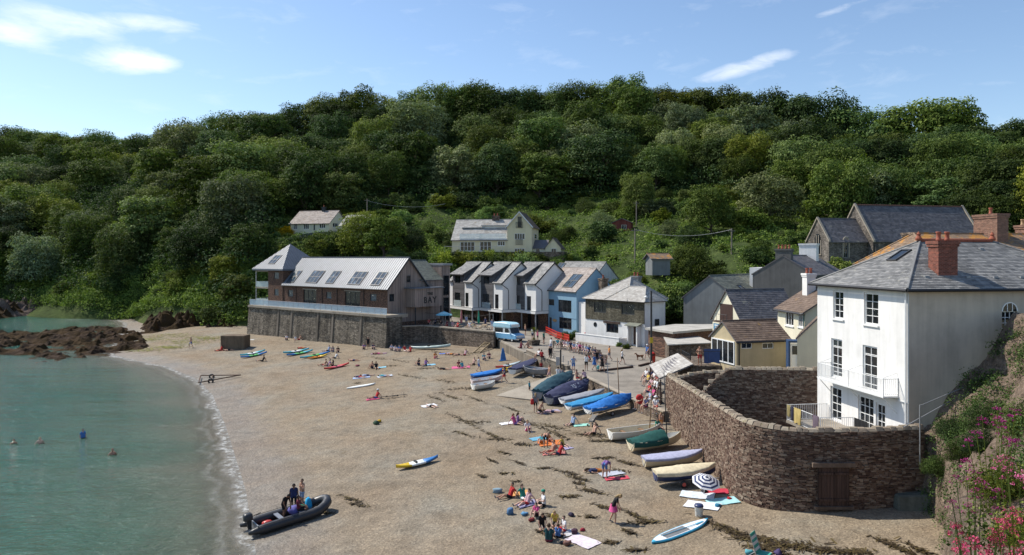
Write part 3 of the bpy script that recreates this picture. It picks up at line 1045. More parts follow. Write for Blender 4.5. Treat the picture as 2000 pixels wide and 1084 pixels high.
class House:
 def __init__(s,name,label,cat,A,e,group=None):
  s.a = math.atan2(e[1],e[0])
  s.A = Vector(A)
  s.root = thing(name,label,cat,A,s.a,group)
  s.ex = Vector((math.cos(s.a),math.sin(s.a),0))
  s.ey = Vector((-math.sin(s.a),math.cos(s.a),0))
 def local(s,p):
  q = Vector(p) - s.A
  return Vector((q.dot(s.ex),q.dot(s.ey),q.z))
 def hit(s,px,py,P,N):
  r = ray(px,py)
  o = s.local((0,0,ZC))
  d = Vector((r.dot(s.ex),r.dot(s.ey),r.z))
  t = (Vector(P) - o).dot(Vector(N)) / d.dot(Vector(N))
  return o + d * t
 def fx(s,px,py,y=0.0):
  return s.hit(px,py,(0,y,0),(0,1,0))
 def sx(s,px,py,x):
  return s.hit(px,py,(x,0,0),(1,0,0))
 def frect(s,px0,py0,px1,py1,y=0.0):
  m = (px0 + px1) / 2
  ym = (py0 + py1) / 2
  return (s.fx(px0,ym,y).x,s.fx(px1,ym,y).x,s.fx(m,py1,y).z,s.fx(m,py0,y).z)
 def srect(s,px0,py0,px1,py1,x):
  m = (px0 + px1) / 2
  ym = (py0 + py1) / 2
  return (s.sx(px0,ym,x).y,s.sx(px1,ym,x).y,s.sx(m,py1,x).z,s.sx(m,py0,x).z)
 def MF(s,y=0.0):
  return Matrix.Translation((0,y,0))
 def MS(s,x):
  return Matrix(((0,-1,0,x),(1,0,0,0),(0,0,1,0),(0,0,0,1)))
 def ML(s,x):
  return Matrix(((0,1,0,x),(-1,0,0,0),(0,0,1,0),(0,0,0,1)))
 def part(s,mb,name,mats,parent=None,**kw):
  return mb.build(name,mats,parent or s.root,**kw)
 def walls(s,x0,x1,y0,y1,z0,z1,mat,front=(),side=(),gable=None,zr=None,name='wall',top=False):
  mb = MB()
  wall_holes(mb,s.MF(y0),x0,x1,z0,z1,front)
  wall_holes(mb,s.MS(x1),y0,y1,z0,z1,side)
  mb.face([(x0,y1,z0),(x0,y0,z0),(x0,y0,z1),(x0,y1,z1)])
  mb.face([(x1,y1,z0),(x0,y1,z0),(x0,y1,z1),(x1,y1,z1)])
  if gable == 'x':
   ym = (y0 + y1) / 2
   mb.face([(x1,y0,z1),(x1,y1,z1),(x1,ym,zr)])
   mb.face([(x0,y1,z1),(x0,y0,z1),(x0,ym,zr)])
  elif gable == 'y':
   xm = (x0 + x1) / 2
   mb.face([(x0,y0,z1),(x1,y0,z1),(xm,y0,zr)])
   mb.face([(x1,y1,z1),(x0,y1,z1),(xm,y1,zr)])
  if top:
   mb.face([(x0,y0,z1),(x1,y0,z1),(x1,y1,z1),(x0,y1,z1)])
  return s.part(mb,name,mat)
 def roof_gable(s,x0,x1,y0,y1,ze,zr,axis,mat,over=0.25,ends=0.15,e=0.24,w=0.3,deck=None,slate=True,name='roof',back=True):
  th = 0.12
  deck = deck or M_SL_DARK
  if axis == 'x':
   ym = (y0 + y1) / 2
   sl = (zr - ze) / (ym - y0)
   f,b = y0 - over,y1 + over
   zf = ze - over * sl
   prof = [(x0 - ends,f,zf),(x0 - ends,ym,zr),(x0 - ends,b,zf),(x0 - ends,b,zf + th),(x0 - ends,ym,zr + th),(x0 - ends,f,zf + th)]
   ext = (x1 - x0 + 2 * ends,0,0)
   q1 = [(x0 - ends,f,zf + th),(x1 + ends,f,zf + th),(x1 + ends,ym,zr + th),(x0 - ends,ym,zr + th)]
   q2 = [(x1 + ends,b,zf + th),(x0 - ends,b,zf + th),(x0 - ends,ym,zr + th),(x1 + ends,ym,zr + th)]
   rid = ((x0 - ends,ym,zr + th),(x1 + ends,ym,zr + th))
  else:
   xm = (x0 + x1) / 2
   sl = (zr - ze) / (xm - x0)
   f,b = x0 - over,x1 + over
   zf = ze - over * sl
   prof = [(f,y0 - ends,zf),(b,y0 - ends,zf),(b,y0 - ends,zf + th),(xm,y0 - ends,zr + th),(f,y0 - ends,zf + th)]
   prof = [(f,y0 - ends,zf),(xm,y0 - ends,zr),(b,y0 - ends,zf),(b,y0 - ends,zf + th),(xm,y0 - ends,zr + th),(f,y0 - ends,zf + th)]
   ext = (0,y1 - y0 + 2 * ends,0)
   q1 = [(b,y0 - ends,zf + th),(b,y1 + ends,zf + th),(xm,y1 + ends,zr + th),(xm,y0 - ends,zr + th)]
   q2 = [(f,y1 + ends,zf + th),(f,y0 - ends,zf + th),(xm,y0 - ends,zr + th),(xm,y1 + ends,zr + th)]
   rid = ((xm,y0 - ends,zr + th),(xm,y1 + ends,zr + th))
  mb = MB()
  n = len(prof)
  a = [Vector(p) for p in prof]
  bb = [p + Vector(ext) for p in a]
  for tri in ((0,1,4,5),(1,2,3,4)):
   q = [a[k] for k in tri]
   r = [bb[k] for k in tri]
   mb.raw(q + r,[(3,2,1,0),(4,5,6,7),(0,1,5,4),(1,2,6,5),(2,3,7,6),(3,0,4,7)])
  ro = s.part(mb,name,deck)
  if slate:
   slates(ro,q1,mat,e,w)
   slates(ro,q2,mat,e,w)
   rb = MB()
   r0,r1 = Vector(rid[0]),Vector(rid[1])
   rb.tube([r0 + Vector((0,0,0.02)),r1 + Vector((0,0,0.02))],0.09,6)
   rb.build('ridge',mat,ro)
  s.q1,s.q2 = q1,q2
  return ro
 def roof_hip(s,x0,x1,y0,y1,ze,ridge0,ridge1,mat,over=0.3,e=0.24,w=0.3,deck=None,ridge_mat=None,name='roof'):
  r0,r1 = Vector(ridge0),Vector(ridge1)
  a,b,c,d = (Vector((x0 - over,y0 - over,ze)),Vector((x1 + over,y0 - over,ze)),Vector((x1 + over,y1 + over,ze)),Vector((x0 - over,y1 + over,ze)))
  mb = MB()
  along_x = abs((r1 - r0).x) > abs((r1 - r0).y)
  faces = [[a,b,r1,r0],[b,c,r1,r1],[c,d,r0,r1],[d,a,r0,r0]] if along_x else [[a,b,r0,r0],[b,c,r1,r0],[c,d,r1,r1],[d,a,r0,r1]]
  for f in faces:
   f2 = []
   for p in f:
    if not f2 or (p - f2[-1]).length > 1e-4:
     f2.append(p)
   mb.face(f2)
  mb.face([d,c,b,a])
  ro = s.part(mb,name,deck or M_SL_DARK)
  for f in faces:
   slates(ro,f,mat,e,w)
  hb = MB()
  for p,q in ((a,r0),(b,r1 if along_x else r0),(c,r1),(d,r0 if along_x else r1),(r0,r1)):
   if (p - q).length > 0.1:
    hb.tube([p + Vector((0,0,0.05)),q + Vector((0,0,0.05))],0.07,6)
  hb.build('ridge',ridge_mat or mat,ro)
  s.faces = faces
  return ro
 def gutter(s,p0,p1,r=0.06,mat=None):
  mb = MB()
  mb.tube([p0,p1],r,6)
  return s.part(mb,'gutter',mat or M_BLACK)
 def pipe(s,x,y,z0,z1,r=0.045,mat=None):
  mb = MB()
  mb.tube([(x,y,z0),(x,y,z1)],r,6)
  return s.part(mb,'downpipe',mat or M_BLACK)
 def chimney(s,x,y,z0,z1,sx,sy,mat,pots=2,pot_mat=None,cap=True):
  mb = MB()
  mb.box(x - sx / 2,x + sx / 2,y - sy / 2,y + sy / 2,z0,z1)
  c = s.part(mb,'chimney',mat)
  if cap:
   m2 = MB()
   m2.box(x - sx / 2 - 0.06,x + sx / 2 + 0.06,y - sy / 2 - 0.06,y + sy / 2 + 0.06,z1 - 0.28,z1 - 0.12)
   m2.box(x - sx / 2 - 0.1,x + sx / 2 + 0.1,y - sy / 2 - 0.1,y + sy / 2 + 0.1,z1 - 0.12,z1 + 0.06)
   m2.build('chimney_cap',mat,c)
  for k in range(pots):
   m3 = MB()
   t = (k + 0.5) / pots - 0.5
   px_,py_ = (x + t * sx * 0.9,y) if sx > sy else (x,y + t * sy * 0.9)
   m3.lathe([(0.13,0),(0.15,0.08),(0.12,0.12),(0.115,0.42),(0.15,0.46),(0.15,0.52),(0.1,0.52)],10,(px_,py_,z1 + 0.06))
   m3.build('chimney_pot',pot_mat or M_POT,c,True)
  return c
 def skylight(s,quad,cx,cy,w,h,cols=2,rows=1,frame=None,glass=None,label=None):
  A,Bq,C,D = [Vector(p) for p in quad]
  U = (Bq - A).normalized()
  V = ((D - A) - U * (D - A).dot(U)).normalized()
  N = U.cross(V)
  if N.z < 0:
   N = -N
  P = A + U * cx + V * cy
  M = Matrix(((U.x,V.x,N.x,P.x),(U.y,V.y,N.y,P.y),(U.z,V.z,N.z,P.z),(0,0,0,1)))
  mb = MB()
  f = 0.09
  for k in range(cols + 1):
   x = -w / 2 + w * k / cols
   mb.box(x - f / 2,x + f / 2,-h / 2,h / 2,0.0,0.13,M)
  for k in range(rows + 1):
   y = -h / 2 + h * k / rows
   mb.box(-w / 2 - f / 2,w / 2 + f / 2,y - f / 2,y + f / 2,0.004,0.126,M)
  o = s.part(mb,'skylight',frame or M_DFRAME)
  for i in range(cols):
   for j in range(rows):
    g = MB()
    g.box(-w / 2 + w * i / cols + 0.02,-w / 2 + w * (i + 1) / cols - 0.02,-h / 2 + h * j / rows + 0.02,-h / 2 + h * (j + 1) / rows - 0.02,0.05,0.085,M)
    g.build('pane',glass or M_GLASSB,o)
  return o
 def roof_uv(s,quad,px,py):
  A,Bq,C,D = [Vector(p) for p in quad]
  U = (Bq - A).normalized()
  V = ((D - A) - U * (D - A).dot(U)).normalized()
  p = s.hit(px,py,A,U.cross(V)) - A
  return p.dot(U),p.dot(V)
def railing(parent,pts,h,mat,gap=0.11,bar=0.011,top=0.022,name='railing',post=0.03):
 mb = MB()
 pts = [Vector(p) for p in pts]
 Z = Vector((0,0,h))
 for p,q in zip(pts[:-1],pts[1:]):
  mb.tube([p + Z,q + Z],top,5)
  mb.tube([p + Vector((0,0,0.08)),q + Vector((0,0,0.08))],top * 0.7,5)
  n = max(1,int((q - p).length / gap))
  for k in range(1,n):
   b = p.lerp(q,k / n)
   mb.tube([b + Vector((0,0,0.08)),b + Z],bar,4,False)
 for p in pts:
  mb.tube([p,p + Z * 1.04],post,6)
 return mb.build(name,mat,parent)
def text_on(name,body,size,M,mat,parent,bold=0.0,spacing=1.0):
 cu = bpy.data.curves.new(name,'FONT')
 cu.body = body
 cu.size = size
 cu.extrude = 0.012
 cu.offset = bold
 cu.space_character = spacing
 cu.align_x = 'CENTER'
 cu.materials.append(mat)
 o = bpy.data.objects.new(name,cu)
 COL.objects.link(o)
 dg = bpy.context.evaluated_depsgraph_get()
 me = bpy.data.meshes.new_from_object(o.evaluated_get(dg))
 bpy.data.objects.remove(o)
 o = bpy.data.objects.new(name,me)
 COL.objects.link(o)
 o.parent = parent
 o.matrix_local = M
 return o
# == THE BRICK AND ZINC BUILDING ON THE SEA WALL
def line_col(P,e,px):
 u = (px - CX) / F
 t = (u * P.y - P.x) / (e[0] - u * e[1])
 return Vector((P.x + e[0] * t,P.y + e[1] * t,P.z))
BE = Vector((0.778,-0.628,0))
BN = Vector((0.628,0.778,0))
SWR = at(756,616,6.8)
SWL = line_col(SWR,BE,486)
SWLEN = (SWR - SWL).length
def build_sea_wall():
 r = thing('sea_wall','tall weathered stone sea wall below the brick building','wall',SWL,math.atan2(BE.y,BE.x))
 mb = MB()
 bat = 0.5
 n = 24
 for i in range(n):
  x0,x1 = SWLEN * i / n,SWLEN * (i + 1) / n
  mb.face([(x0,-bat,-6.6),(x1,-bat,-6.6),(x1,0,-0.35),(x0,0,-0.35)])
 mb.face([(0,3,-6.6),(0,-bat,-6.6),(0,0,-0.35),(0,3,-0.35)])
 mb.face([(SWLEN,-bat,-6.6),(SWLEN,3,-6.6),(SWLEN,3,-0.35),(SWLEN,0,-0.35)])
 mb.build('wall_face',M_SEAWALL,r)
 x = 0.0
 rs = random.Random(3)
 while x < SWLEN - 0.2:
  w = min(rs.uniform(2.0,2.8),SWLEN - x)
  c = MB()
  c.box(x + 0.012,x + w - 0.012,-0.22 + rs.uniform(-.015,.015),1.2,-0.36,0.0)
  c.build('coping_block',M_COPE,r)
  x += w
 for px in (545,571,622,651,706):
  q = line_col(SWR,BE,px)
  lx = (q - SWL).dot(BE)
  b = MB()
  b.hexa([(lx - 0.28,-bat - 0.1,-6.6),(lx + 0.28,-bat - 0.1,-6.6),(lx + 0.28,0,-6.6),(lx - 0.28,0,-6.6),
    (lx - 0.22,-0.10,-0.37),(lx + 0.22,-0.10,-0.37),(lx + 0.22,0.05,-0.37),(lx - 0.22,0.05,-0.37)])
  b.build('buttress',M_QUAYW,r)
 deck = MB()
 deck.box(0.0,SWLEN - 0.02,0.02,4.2,-0.5,-0.02)
 deck.box(0.0,SWLEN - 4.0,4.21,10.5,-0.5,-0.02)
 deck.build('deck',M_CONC,r)
 g = MB()
 posts = MB()
 x = 0.1
 while x < SWLEN - 0.5:
  w = min(1.5,SWLEN - 0.15 - x)
  p = MB()
  p.box(x + 0.03,x + w - 0.03,0.10,0.12,0.06,0.98)
  p.build('glass_panel',M_BALG,r)
  posts.box(x - 0.02,x + 0.02,0.09,0.13,0.0,1.02)
  x += w
 posts.tube([(0.1,0.11,1.02),(SWLEN - 0.1,0.11,1.02)],0.03,6)
 posts.build('handrail',M_STEEL,r)
 return r
build_sea_wall()
def build_bay():
 H = House('bay_building','brick seafront building with zinc roof, skylights and corner tower','building',SWL + BN * 2.3,BE)
 xR = H.fx(757,600).x
 x524,x553,x497 = H.fx(524,560).x,H.fx(553,560).x,H.fx(499,560).x
 ze = H.fx(757,562).z
 D = 8.4
 zr = ze + 4.55
 wins = {}
 P = lambda a,b,c,d: H.frect(470 + a / 4.336,450 + b / 4.336,470 + c / 4.336,450 + d / 4.336)
 w_small = [P(403,505,443,560),P(725,520,768,578),P(1097,538,1150,598)]
 w_tow = [P(284,355,324,410),P(286,497,323,553)]
 doors = [P(530,502,641,640),P(883,517,1010,660)]
 doors = [(a,b,0.02,d) for a,b,c,d in doors]
 mb = MB()
 wall_holes(mb,H.MF(),x553,xR,0.0,ze,w_small + doors,0.2)
 mb.face([(x553,D,0),(x553,0,0),(x553,0,ze),(x553,D,ze)])
 mb.face([(xR,D,0),(x553,D,0),(x553,D,ze),(xR,D,ze)])
 H.part(mb,'wall',M_BRICK)
 S = lambda a,b,c,d: H.srect(470 + a / 4.336,450 + b / 4.336,470 + c / 4.336,450 + d / 4.336,xR)
 gw = [S(1259,538,1301,602),S(1405,382,1436,440),S(1403,525,1435,586)]
 mb = MB()
 wall_holes(mb,H.MS(xR),0,D,-1.5,ze,[g for g in gw if g[3] < ze],0.12)
 hi = [g for g in gw if g[3] >= ze]
 mb.face([(xR,0,ze),(xR,D,ze),(xR,D / 2,zr)])
 H.part(mb,'gable_cladding',M_TIMBER)
 for g in gw:
  window(H.root,H.MS(xR),g,1,1,M_DFRAME,fw=0.07,depth=0.09 if g[3] < ze else -0.03,sill=None)
 for g in w_small:
  window(H.root,H.MF(),g,1,1,M_DFRAME,fw=0.06,glass=M_GLASSB)
 for g in doors:
  window(H.root,H.MF(),g,3,1,M_DFRAME,fw=0.09,depth=0.15,name='glazed_door',bar=0.07)
  mb = MB()
  mb.box(g[0] - 0.15,g[1] + 0.15,-0.05,0.1,g[3],g[3] + 0.16)
  H.part(mb,'lintel',M_CONC)
 over = 0.35
 sl = (zr - ze) / (D / 2)
 th = 0.12
 q1 = [(x553 - 0.1,-over,ze - over * sl + th),(xR + 0.35,-over,ze - over * sl + th),(xR + 0.35,D / 2,zr + th),(x553 - 0.1,D / 2,zr + th)]
 q2 = [(xR + 0.35,D + over,ze - over * sl + th),(x553 - 0.1,D + over,ze - over * sl + th),q1[3],q1[2]]
 mb = MB()
 for q in (q1,q2):
  a = [Vector(p) for p in q]
  b = [p - Vector((0,0,th)) for p in a]
  mb.hexa(b + a)
 roof = H.part(mb,'roof',M_ZINC)
 def seams(quad,par,step=0.52):
  A,Bq,C,Dd = [Vector(p) for p in quad]
  U = (Bq - A).normalized()
  L = (Bq - A).length
  up = ((C + Dd) / 2 - (A + Bq) / 2)
  N = U.cross(up.normalized())
  if N.z < 0:
   N = -N
  n = int(L / step)
  top0,top1 = Dd,C
  V = (up - U * up.dot(U)).normalized()
  hgt = up.dot(V)
  for k in range(n + 1):
   x = L * k / n
   d0 = (Dd - A).dot(U)
   c0 = (C - A).dot(U)
   if x < d0:
    h = hgt * x / d0 if d0 > 0.01 else hgt
   elif x > c0:
    h = hgt * (L - x) / (L - c0) if L - c0 > 0.01 else hgt
   else:
    h = hgt
   if h < 0.15:
    continue
   p0 = A + U * x
   p1 = p0 + V * h
   m = MB()
   m.hexa([p0 - U * 0.022,p0 + U * 0.022,p1 + U * 0.022,p1 - U * 0.022,p0 - U * 0.016 + N * 0.06,p0 + U * 0.016 + N * 0.06,p1 + U * 0.016 + N * 0.06,p1 - U * 0.016 + N * 0.06])
   m.build('seam',M_ZSEAM,par)
 seams(q1,roof)
 seams(q2,roof)
 mb = MB()
 mb.box(q1[0][0],q1[1][0],D / 2 - 0.15,D / 2 + 0.15,zr + th - 0.02,zr + th + 0.09)
 mb.build('ridge',M_ZSEAM,roof)
 for sgn in (0,1):
  y0 = -over if sgn == 0 else D + over
  mb = MB()
  zb = ze - over * sl
  mb.prism([(xR + 0.30,y0,zb - 0.12),(xR + 0.30,D / 2,zr - 0.16),(xR + 0.30,D / 2,zr + th - 0.02),(xR + 0.30,y0,zb + th - 0.02)],(0.07,0,0))
  H.part(mb,'verge_board',M_BLACK)
 H.gutter((x553,-over - 0.05,ze - over * sl + 0.05),(xR + 0.3,-over - 0.05,ze - over * sl + 0.05),0.07)
 for px in (553,579,630,659,711):
  H.pipe(H.fx(px,580).x,-0.07,-0.4,ze - 0.2,0.05)
 for (a,b,c,d,cols) in ((395,345,520,440,2),(545,347,722,440,3),(722,350,853,446,2),(900,355,1085,455,3),(1105,360,1245,460,2)):
  u,v = H.roof_uv(q1,470 + (a + c) / 2 / 4.336,450 + (b + d) / 2 / 4.336)
  H.skylight(q1,u,v,1.02 * cols,2.7,cols,2)
 u,v = H.roof_uv(q1,470 + 560 / 4.336,450 + 410 / 4.336)
 ty = (x553 - x497)
 zt = H.fx(553,525.6,-0.3).z
 mb = MB()
 wall_holes(mb,H.MF(-0.02),x524,x553,0,zt,w_tow,0.15)
 mb.face([(x553,-0.02,0),(x553,ty,0),(x553,ty,zt),(x553,-0.02,zt)])
 mb.face([(x524,ty,0),(x524,-0.02,0),(x524,-0.02,zt),(x524,ty,zt)])
 mb.face([(x553,ty,0),(x524,ty,0),(x524,ty,zt),(x553,ty,zt)])
 H.part(mb,'tower_wall',M_BRICK)
 for g in w_tow:
  window(H.root,H.MF(-0.02),g,1,1,M_DFRAME,fw=0.06,glass=M_GLASSB)
 ap = Vector(((x497 + x553) / 2,ty / 2,H.fx(564.5,476.5,ty / 2).z))
 o2 = 0.45
 c = [Vector((x497 - o2,-o2,zt)),Vector((x553 + o2,-o2,zt)),Vector((x553 + o2,ty + o2,zt)),Vector((x497 - o2,ty + o2,zt))]
 mb = MB()
 for i in range(4):
  mb.face([c[i],c[(i + 1) % 4],ap])
 mb.face(c[::-1])
 mb.raw([p + Vector((0,0,-0.3)) for p in c] + c,[(0,1,5,4),(1,2,6,5),(2,3,7,6),(3,0,4,7),(3,2,1,0)])
 tr = H.part(mb,'tower_roof',M_ZINC)
 for i in range(4):
  seams([c[i],c[(i + 1) % 4],ap,ap],tr,0.52)
 qd = [c[0],c[1],ap,ap]
 u,v = H.roof_uv(qd,470 + 293 / 4.336,450 + 248 / 4.336)
 H.skylight(qd,u,v,2.0,2.2,2,2)
 zmid = zt * 0.48
 for k,z in enumerate((zmid,zt - 0.34)):
  mb = MB()
  mb.box(x497,x524 - 0.01,0.0,ty - 0.05,z - 0.22,z)
  H.part(mb,'balcony_slab',M_CONC)
 for k in range(2):
  z = zmid if k else 0.0
  mb = MB()
  mb.box(x497 + 0.05,x524 - 0.02,0.04,0.06,z + 0.05,z + 1.05)
  mb.box(x497 + 0.05,x497 + 0.07,0.1,ty - 0.1,z + 0.05,z + 1.05)
  H.part(mb,'balcony_glass',M_CLEAR)
 for (x,y) in ((x497 + 0.1,0.1),(x497 + 0.1,ty - 0.15)):
  mb = MB()
  mb.box(x - 0.07,x + 0.07,y - 0.07,y + 0.07,0,zt - 0.02)
  H.part(mb,'post',M_STEEL)
 bx = xR + 2.2
 g0 = H.sx(470 + 1476 / 4.336,450 + 560 / 4.336,bx)
 g1 = H.sx(470 + 1708 / 4.336,450 + 560 / 4.336,bx)
 zt2 = H.sx(470 + 1600 / 4.336,450 + 490 / 4.336,bx).z
 zb2 = H.sx(470 + 1600 / 4.336,450 + 643 / 4.336,bx).z
 mb = MB()
 mb.box(xR + 0.02,bx,g0.y,g1.y,zb2,zt2)
 H.part(mb,'timber_link',M_TIMBER)
 mb = MB()
 mb.box(xR + 0.01,bx + 0.3,g0.y - 0.3,g1.y + 0.2,zt2 + 0.002,zt2 + 0.16)
 H.part(mb,'link_roof',M_ZINC)
 ym = (g0.y + g1.y) / 2
 hgt = zt2 - zb2
 for body,sz,dz in (('THE',0.55,0.64),('BAY',1.35,0.2)):
  M = Matrix(((0,0,1,bx + 0.02),(1,0,0,ym + 0.25),(0,1,0,zb2 + hgt * dz),(0,0,0,1)))
  text_on('sign_lettering',body,sz,M,M_BLACK,H.root,0.035,1.25)
 mb = MB()
 mb.box(xR - 0.3,xR + 0.01,0.4,D + 3,-3.2,-1.5)
 H.part(mb,'basement_wall',M_BRICK)
 for y in (g0.y + 0.2,g1.y - 0.2):
  mb = MB()
  mb.box(bx - 0.2,bx - 0.05,y - 0.07,y + 0.07,-3.3,zb2)
  H.part(mb,'post',M_IRON)
 m = MB()
 m.box(xR - 7.9,xR - 0.05,D + 0.02,D + 3.5,-3.2,5.0)
 H.part(m,'rear_wing',M_TIMBER)
 H.roof_gable(xR - 8,xR,D - 1.5,D + 3.5,5.0,8.05,'y',M_SL_GREEN,0.2,0.1,name='rear_roof')
 m = MB()
 m.box(xR - 5.0,xR - 0.3,D + 3.75,D + 5.7,-3.2,7.3)
 H.part(m,'corner_block',M_TIMBER)
 m = MB()
 m.box(xR - 5.2,xR + 0.1,D + 3.7,D + 5.9,7.302,7.62)
 H.part(m,'corner_roof',M_LEAD)
 for z0,z1 in ((-2.0,1.9),(2.3,5.6)):
  window(H.root,H.MS(xR - 0.3),(D + 4.1,D + 5.4,z0,z1),1,2,M_DFRAME,depth=-0.03)
 return H
BAY = build_bay()
# == TERRACE OF THREE WITH GREY DORMERS
TE = Vector((0.56,-0.8285,0))
def build_terrace(i,corner_px,pix,label):
 C_ = at(corner_px[0],corner_px[1],6.4)
 w = 8.0
 A = C_ - TE * w
 A.z = 3.6
 H = House('terraced_house',label,'house',A,TE,'row of three terraced houses with slate roofs and grey dormers')
 z0,zs,ze,zd = 2.8,3.3,7.75,9.0
 D = 7.6
 yr = 3.64
 zr = 10.95
 xs0 = H.fx(pix['split'],570).x            # grey | white split
 xl = H.fx(pix['left'],570).x              # white strip | grey
 wn_ = H.frect(*pix['slot'])
 mb = MB()
 wall_holes(mb,H.MF(),xs0,w,zs,ze,[wn_],0.15)
 wall_holes(mb,H.MF(),0,xl,zs,ze,[],0.1)
 wall_holes(mb,H.MS(w),0,D,zs,ze,[],0.1)
 mb.face([(w,0,ze),(w,D,ze),(w,yr,zr)])
 mb.face([(0,D,zs),(0,0,zs),(0,0,ze),(0,D,ze)])
 mb.face([(0,D,ze),(0,0,ze),(0,yr,zr)])
 mb.face([(w,D,zs),(0,D,zs),(0,D,ze),(w,D,ze)])
 H.part(mb,'wall',M_WHITE2)
 window(H.root,H.MF(),wn_,1,1,M_DFRAME,fw=0.07)
 wd = [H.frect(*pix['door'],y=-0.06),H.frect(*pix['upper'],y=-0.06)]
 mb = MB()
 wall_holes(mb,H.MF(-0.06),xl,xs0,zs,zd - 0.1,wd,0.15)
 mb.face([(xs0,-0.06,zs),(xs0,yr,zs),(xs0,yr,zr - 0.05),(xs0,-0.06,zd - 0.1)])
 mb.face([(xl,yr,zs),(xl,-0.06,zs),(xl,-0.06,zd - 0.1),(xl,yr,zr - 0.05)])
 H.part(mb,'dormer_front',M_GREYBD)
 for k,g in enumerate(wd):
  window(H.root,H.MF(-0.06),g,2,1,M_DFRAME,fw=0.07,depth=0.1,name='glazed_door' if k == 0 else 'window')
 g = wd[0]
 mb = MB()
 mb.box(g[0] - 0.25,g[1] + 0.45,-0.16,-0.14,g[2],g[2] + 1.05)
 H.part(mb,'balcony_glass',M_CLEAR)
 over = 0.3
 th = 0.12
 sl = (zr - ze) / yr
 def slabroof(name,x0,x1,y0,zlow,y1,zhigh,mat):
  m = MB()
  q = [Vector((x0,y0,zlow)),Vector((x1,y0,zlow)),Vector((x1,y1,zhigh)),Vector((x0,y1,zhigh))]
  m.hexa(q + [p + Vector((0,0,th)) for p in q])
  o = H.part(m,name,M_SL_DARK)
  slates(o,[p + Vector((0,0,th)) for p in q],mat,0.26,0.34)
  return o
 slabroof('roof',xs0 + 0.02,w + 0.2,-over,ze - over * sl,yr,zr,M_SL_GREY)
 slabroof('roof',-0.1,xl - 0.02,-over,ze - over * sl,yr,zr,M_SL_GREY)
 q = [Vector((-0.1,yr,zr)),Vector((w + 0.2,yr,zr)),Vector((w + 0.2,D + 0.3,ze - 0.2)),Vector((-0.1,D + 0.3,ze - 0.2))]
 m = MB()
 m.hexa(q + [p + Vector((0,0,th)) for p in q])
 H.part(m,'roof',M_SL_DARK)
 slabroof('dormer_roof',xl - 0.3,xs0 + 0.3,-0.55,zd - 0.22,yr - 0.05,zr + 0.02,M_SL_GREY)
 m = MB()
 m.box(-0.1,w + 0.2,yr - 0.12,yr + 0.12,zr + th - 0.04,zr + th + 0.08)
 H.part(m,'ridge',M_SL_DARK)
 m = MB()
 zb = ze - over * sl
 m.prism([(w + 0.16,-over,zb - 0.14),(w + 0.16,yr,zr - 0.14),(w + 0.16,yr,zr + th),(w + 0.16,-over,zb + th)],(0.06,0,0))
 m.prism([(w + 0.16,yr,zr - 0.14),(w + 0.16,D,ze - 0.1),(w + 0.16,D,ze + th),(w + 0.16,yr,zr + th)],(0.06,0,0))
 H.part(m,'verge_board',M_BLACK)
 H.gutter((xs0,-over - 0.05,zb + 0.02),(w + 0.15,-over - 0.05,zb + 0.02))
 m = MB()
 m.tube([(w + 0.06,-over,zb),(w + 0.06,1.0,zb - 0.85),(w + 0.06,1.15,zb - 1.1),(w + 0.06,1.15,zs)],0.05,6)
 H.part(m,'downpipe',M_BLACK)
 m = MB()
 m.box(-0.05,w + 0.06,-0.2,D,z0,zs - 0.002)
 H.part(m,'floor_slab',M_WHITE2)
 m = MB()
 m.box(-0.06,w + 0.07,-0.22,D,zs - 0.07,zs - 0.03)
 H.part(m,'drip_edge',M_BLACK)
 m = MB()
 hole = [(0.8,3.6,0.1,2.4),(4.4,5.6,0.0,2.4)]
 wall_holes(m,H.MF(2.2),0,w,0,z0,hole,0.2)
 wall_holes(m,H.MS(w - 0.1),2.2,D,0,z0,[],0.2)
 H.part(m,'ground_floor_wall',M_BRICK)
 for g in hole:
  window(H.root,H.MF(2.2),g,3,1,M_DFRAME,fw=0.08,depth=0.15,name='shop_window')
 for x in (0.15,3.9,w - 0.2):
  m = MB()
  m.box(x - 0.08,x + 0.08,0.0,0.16,0,z0)
  H.part(m,'post',M_STEEL)
 return H
z7 = lambda x,y: (860 + x / 7.227,500 + y / 7.227)
r7 = lambda a,b,c,d: (*z7(a,b),*z7(c,d))
build_terrace(0,(923,606.5),dict(split=z7(340,0)[0],left=z7(178,0)[0],slot=r7(354,520,398,715),door=r7(205,515,280,706),upper=r7(207,275,282,382)),'terraced house nearest the brick building, leftmost of three with grey dormers')
build_terrace(1,(981.5,610.7),dict(split=z7(752,0)[0],left=z7(578,0)[0],slot=r7(772,542,822,745),door=r7(604,535,690,740),upper=r7(610,287,690,395)),'middle terraced house of three with grey dormers')
build_terrace(2,(1046.8,613.5),dict(split=z7(1194,0)[0],left=z7(1002,0)[0],slot=r7(1222,566,1280,772),door=r7(1030,555,1120,760),upper=r7(1030,298,1128,408)),'terraced house beside the blue house, rightmost of three with grey dormers')
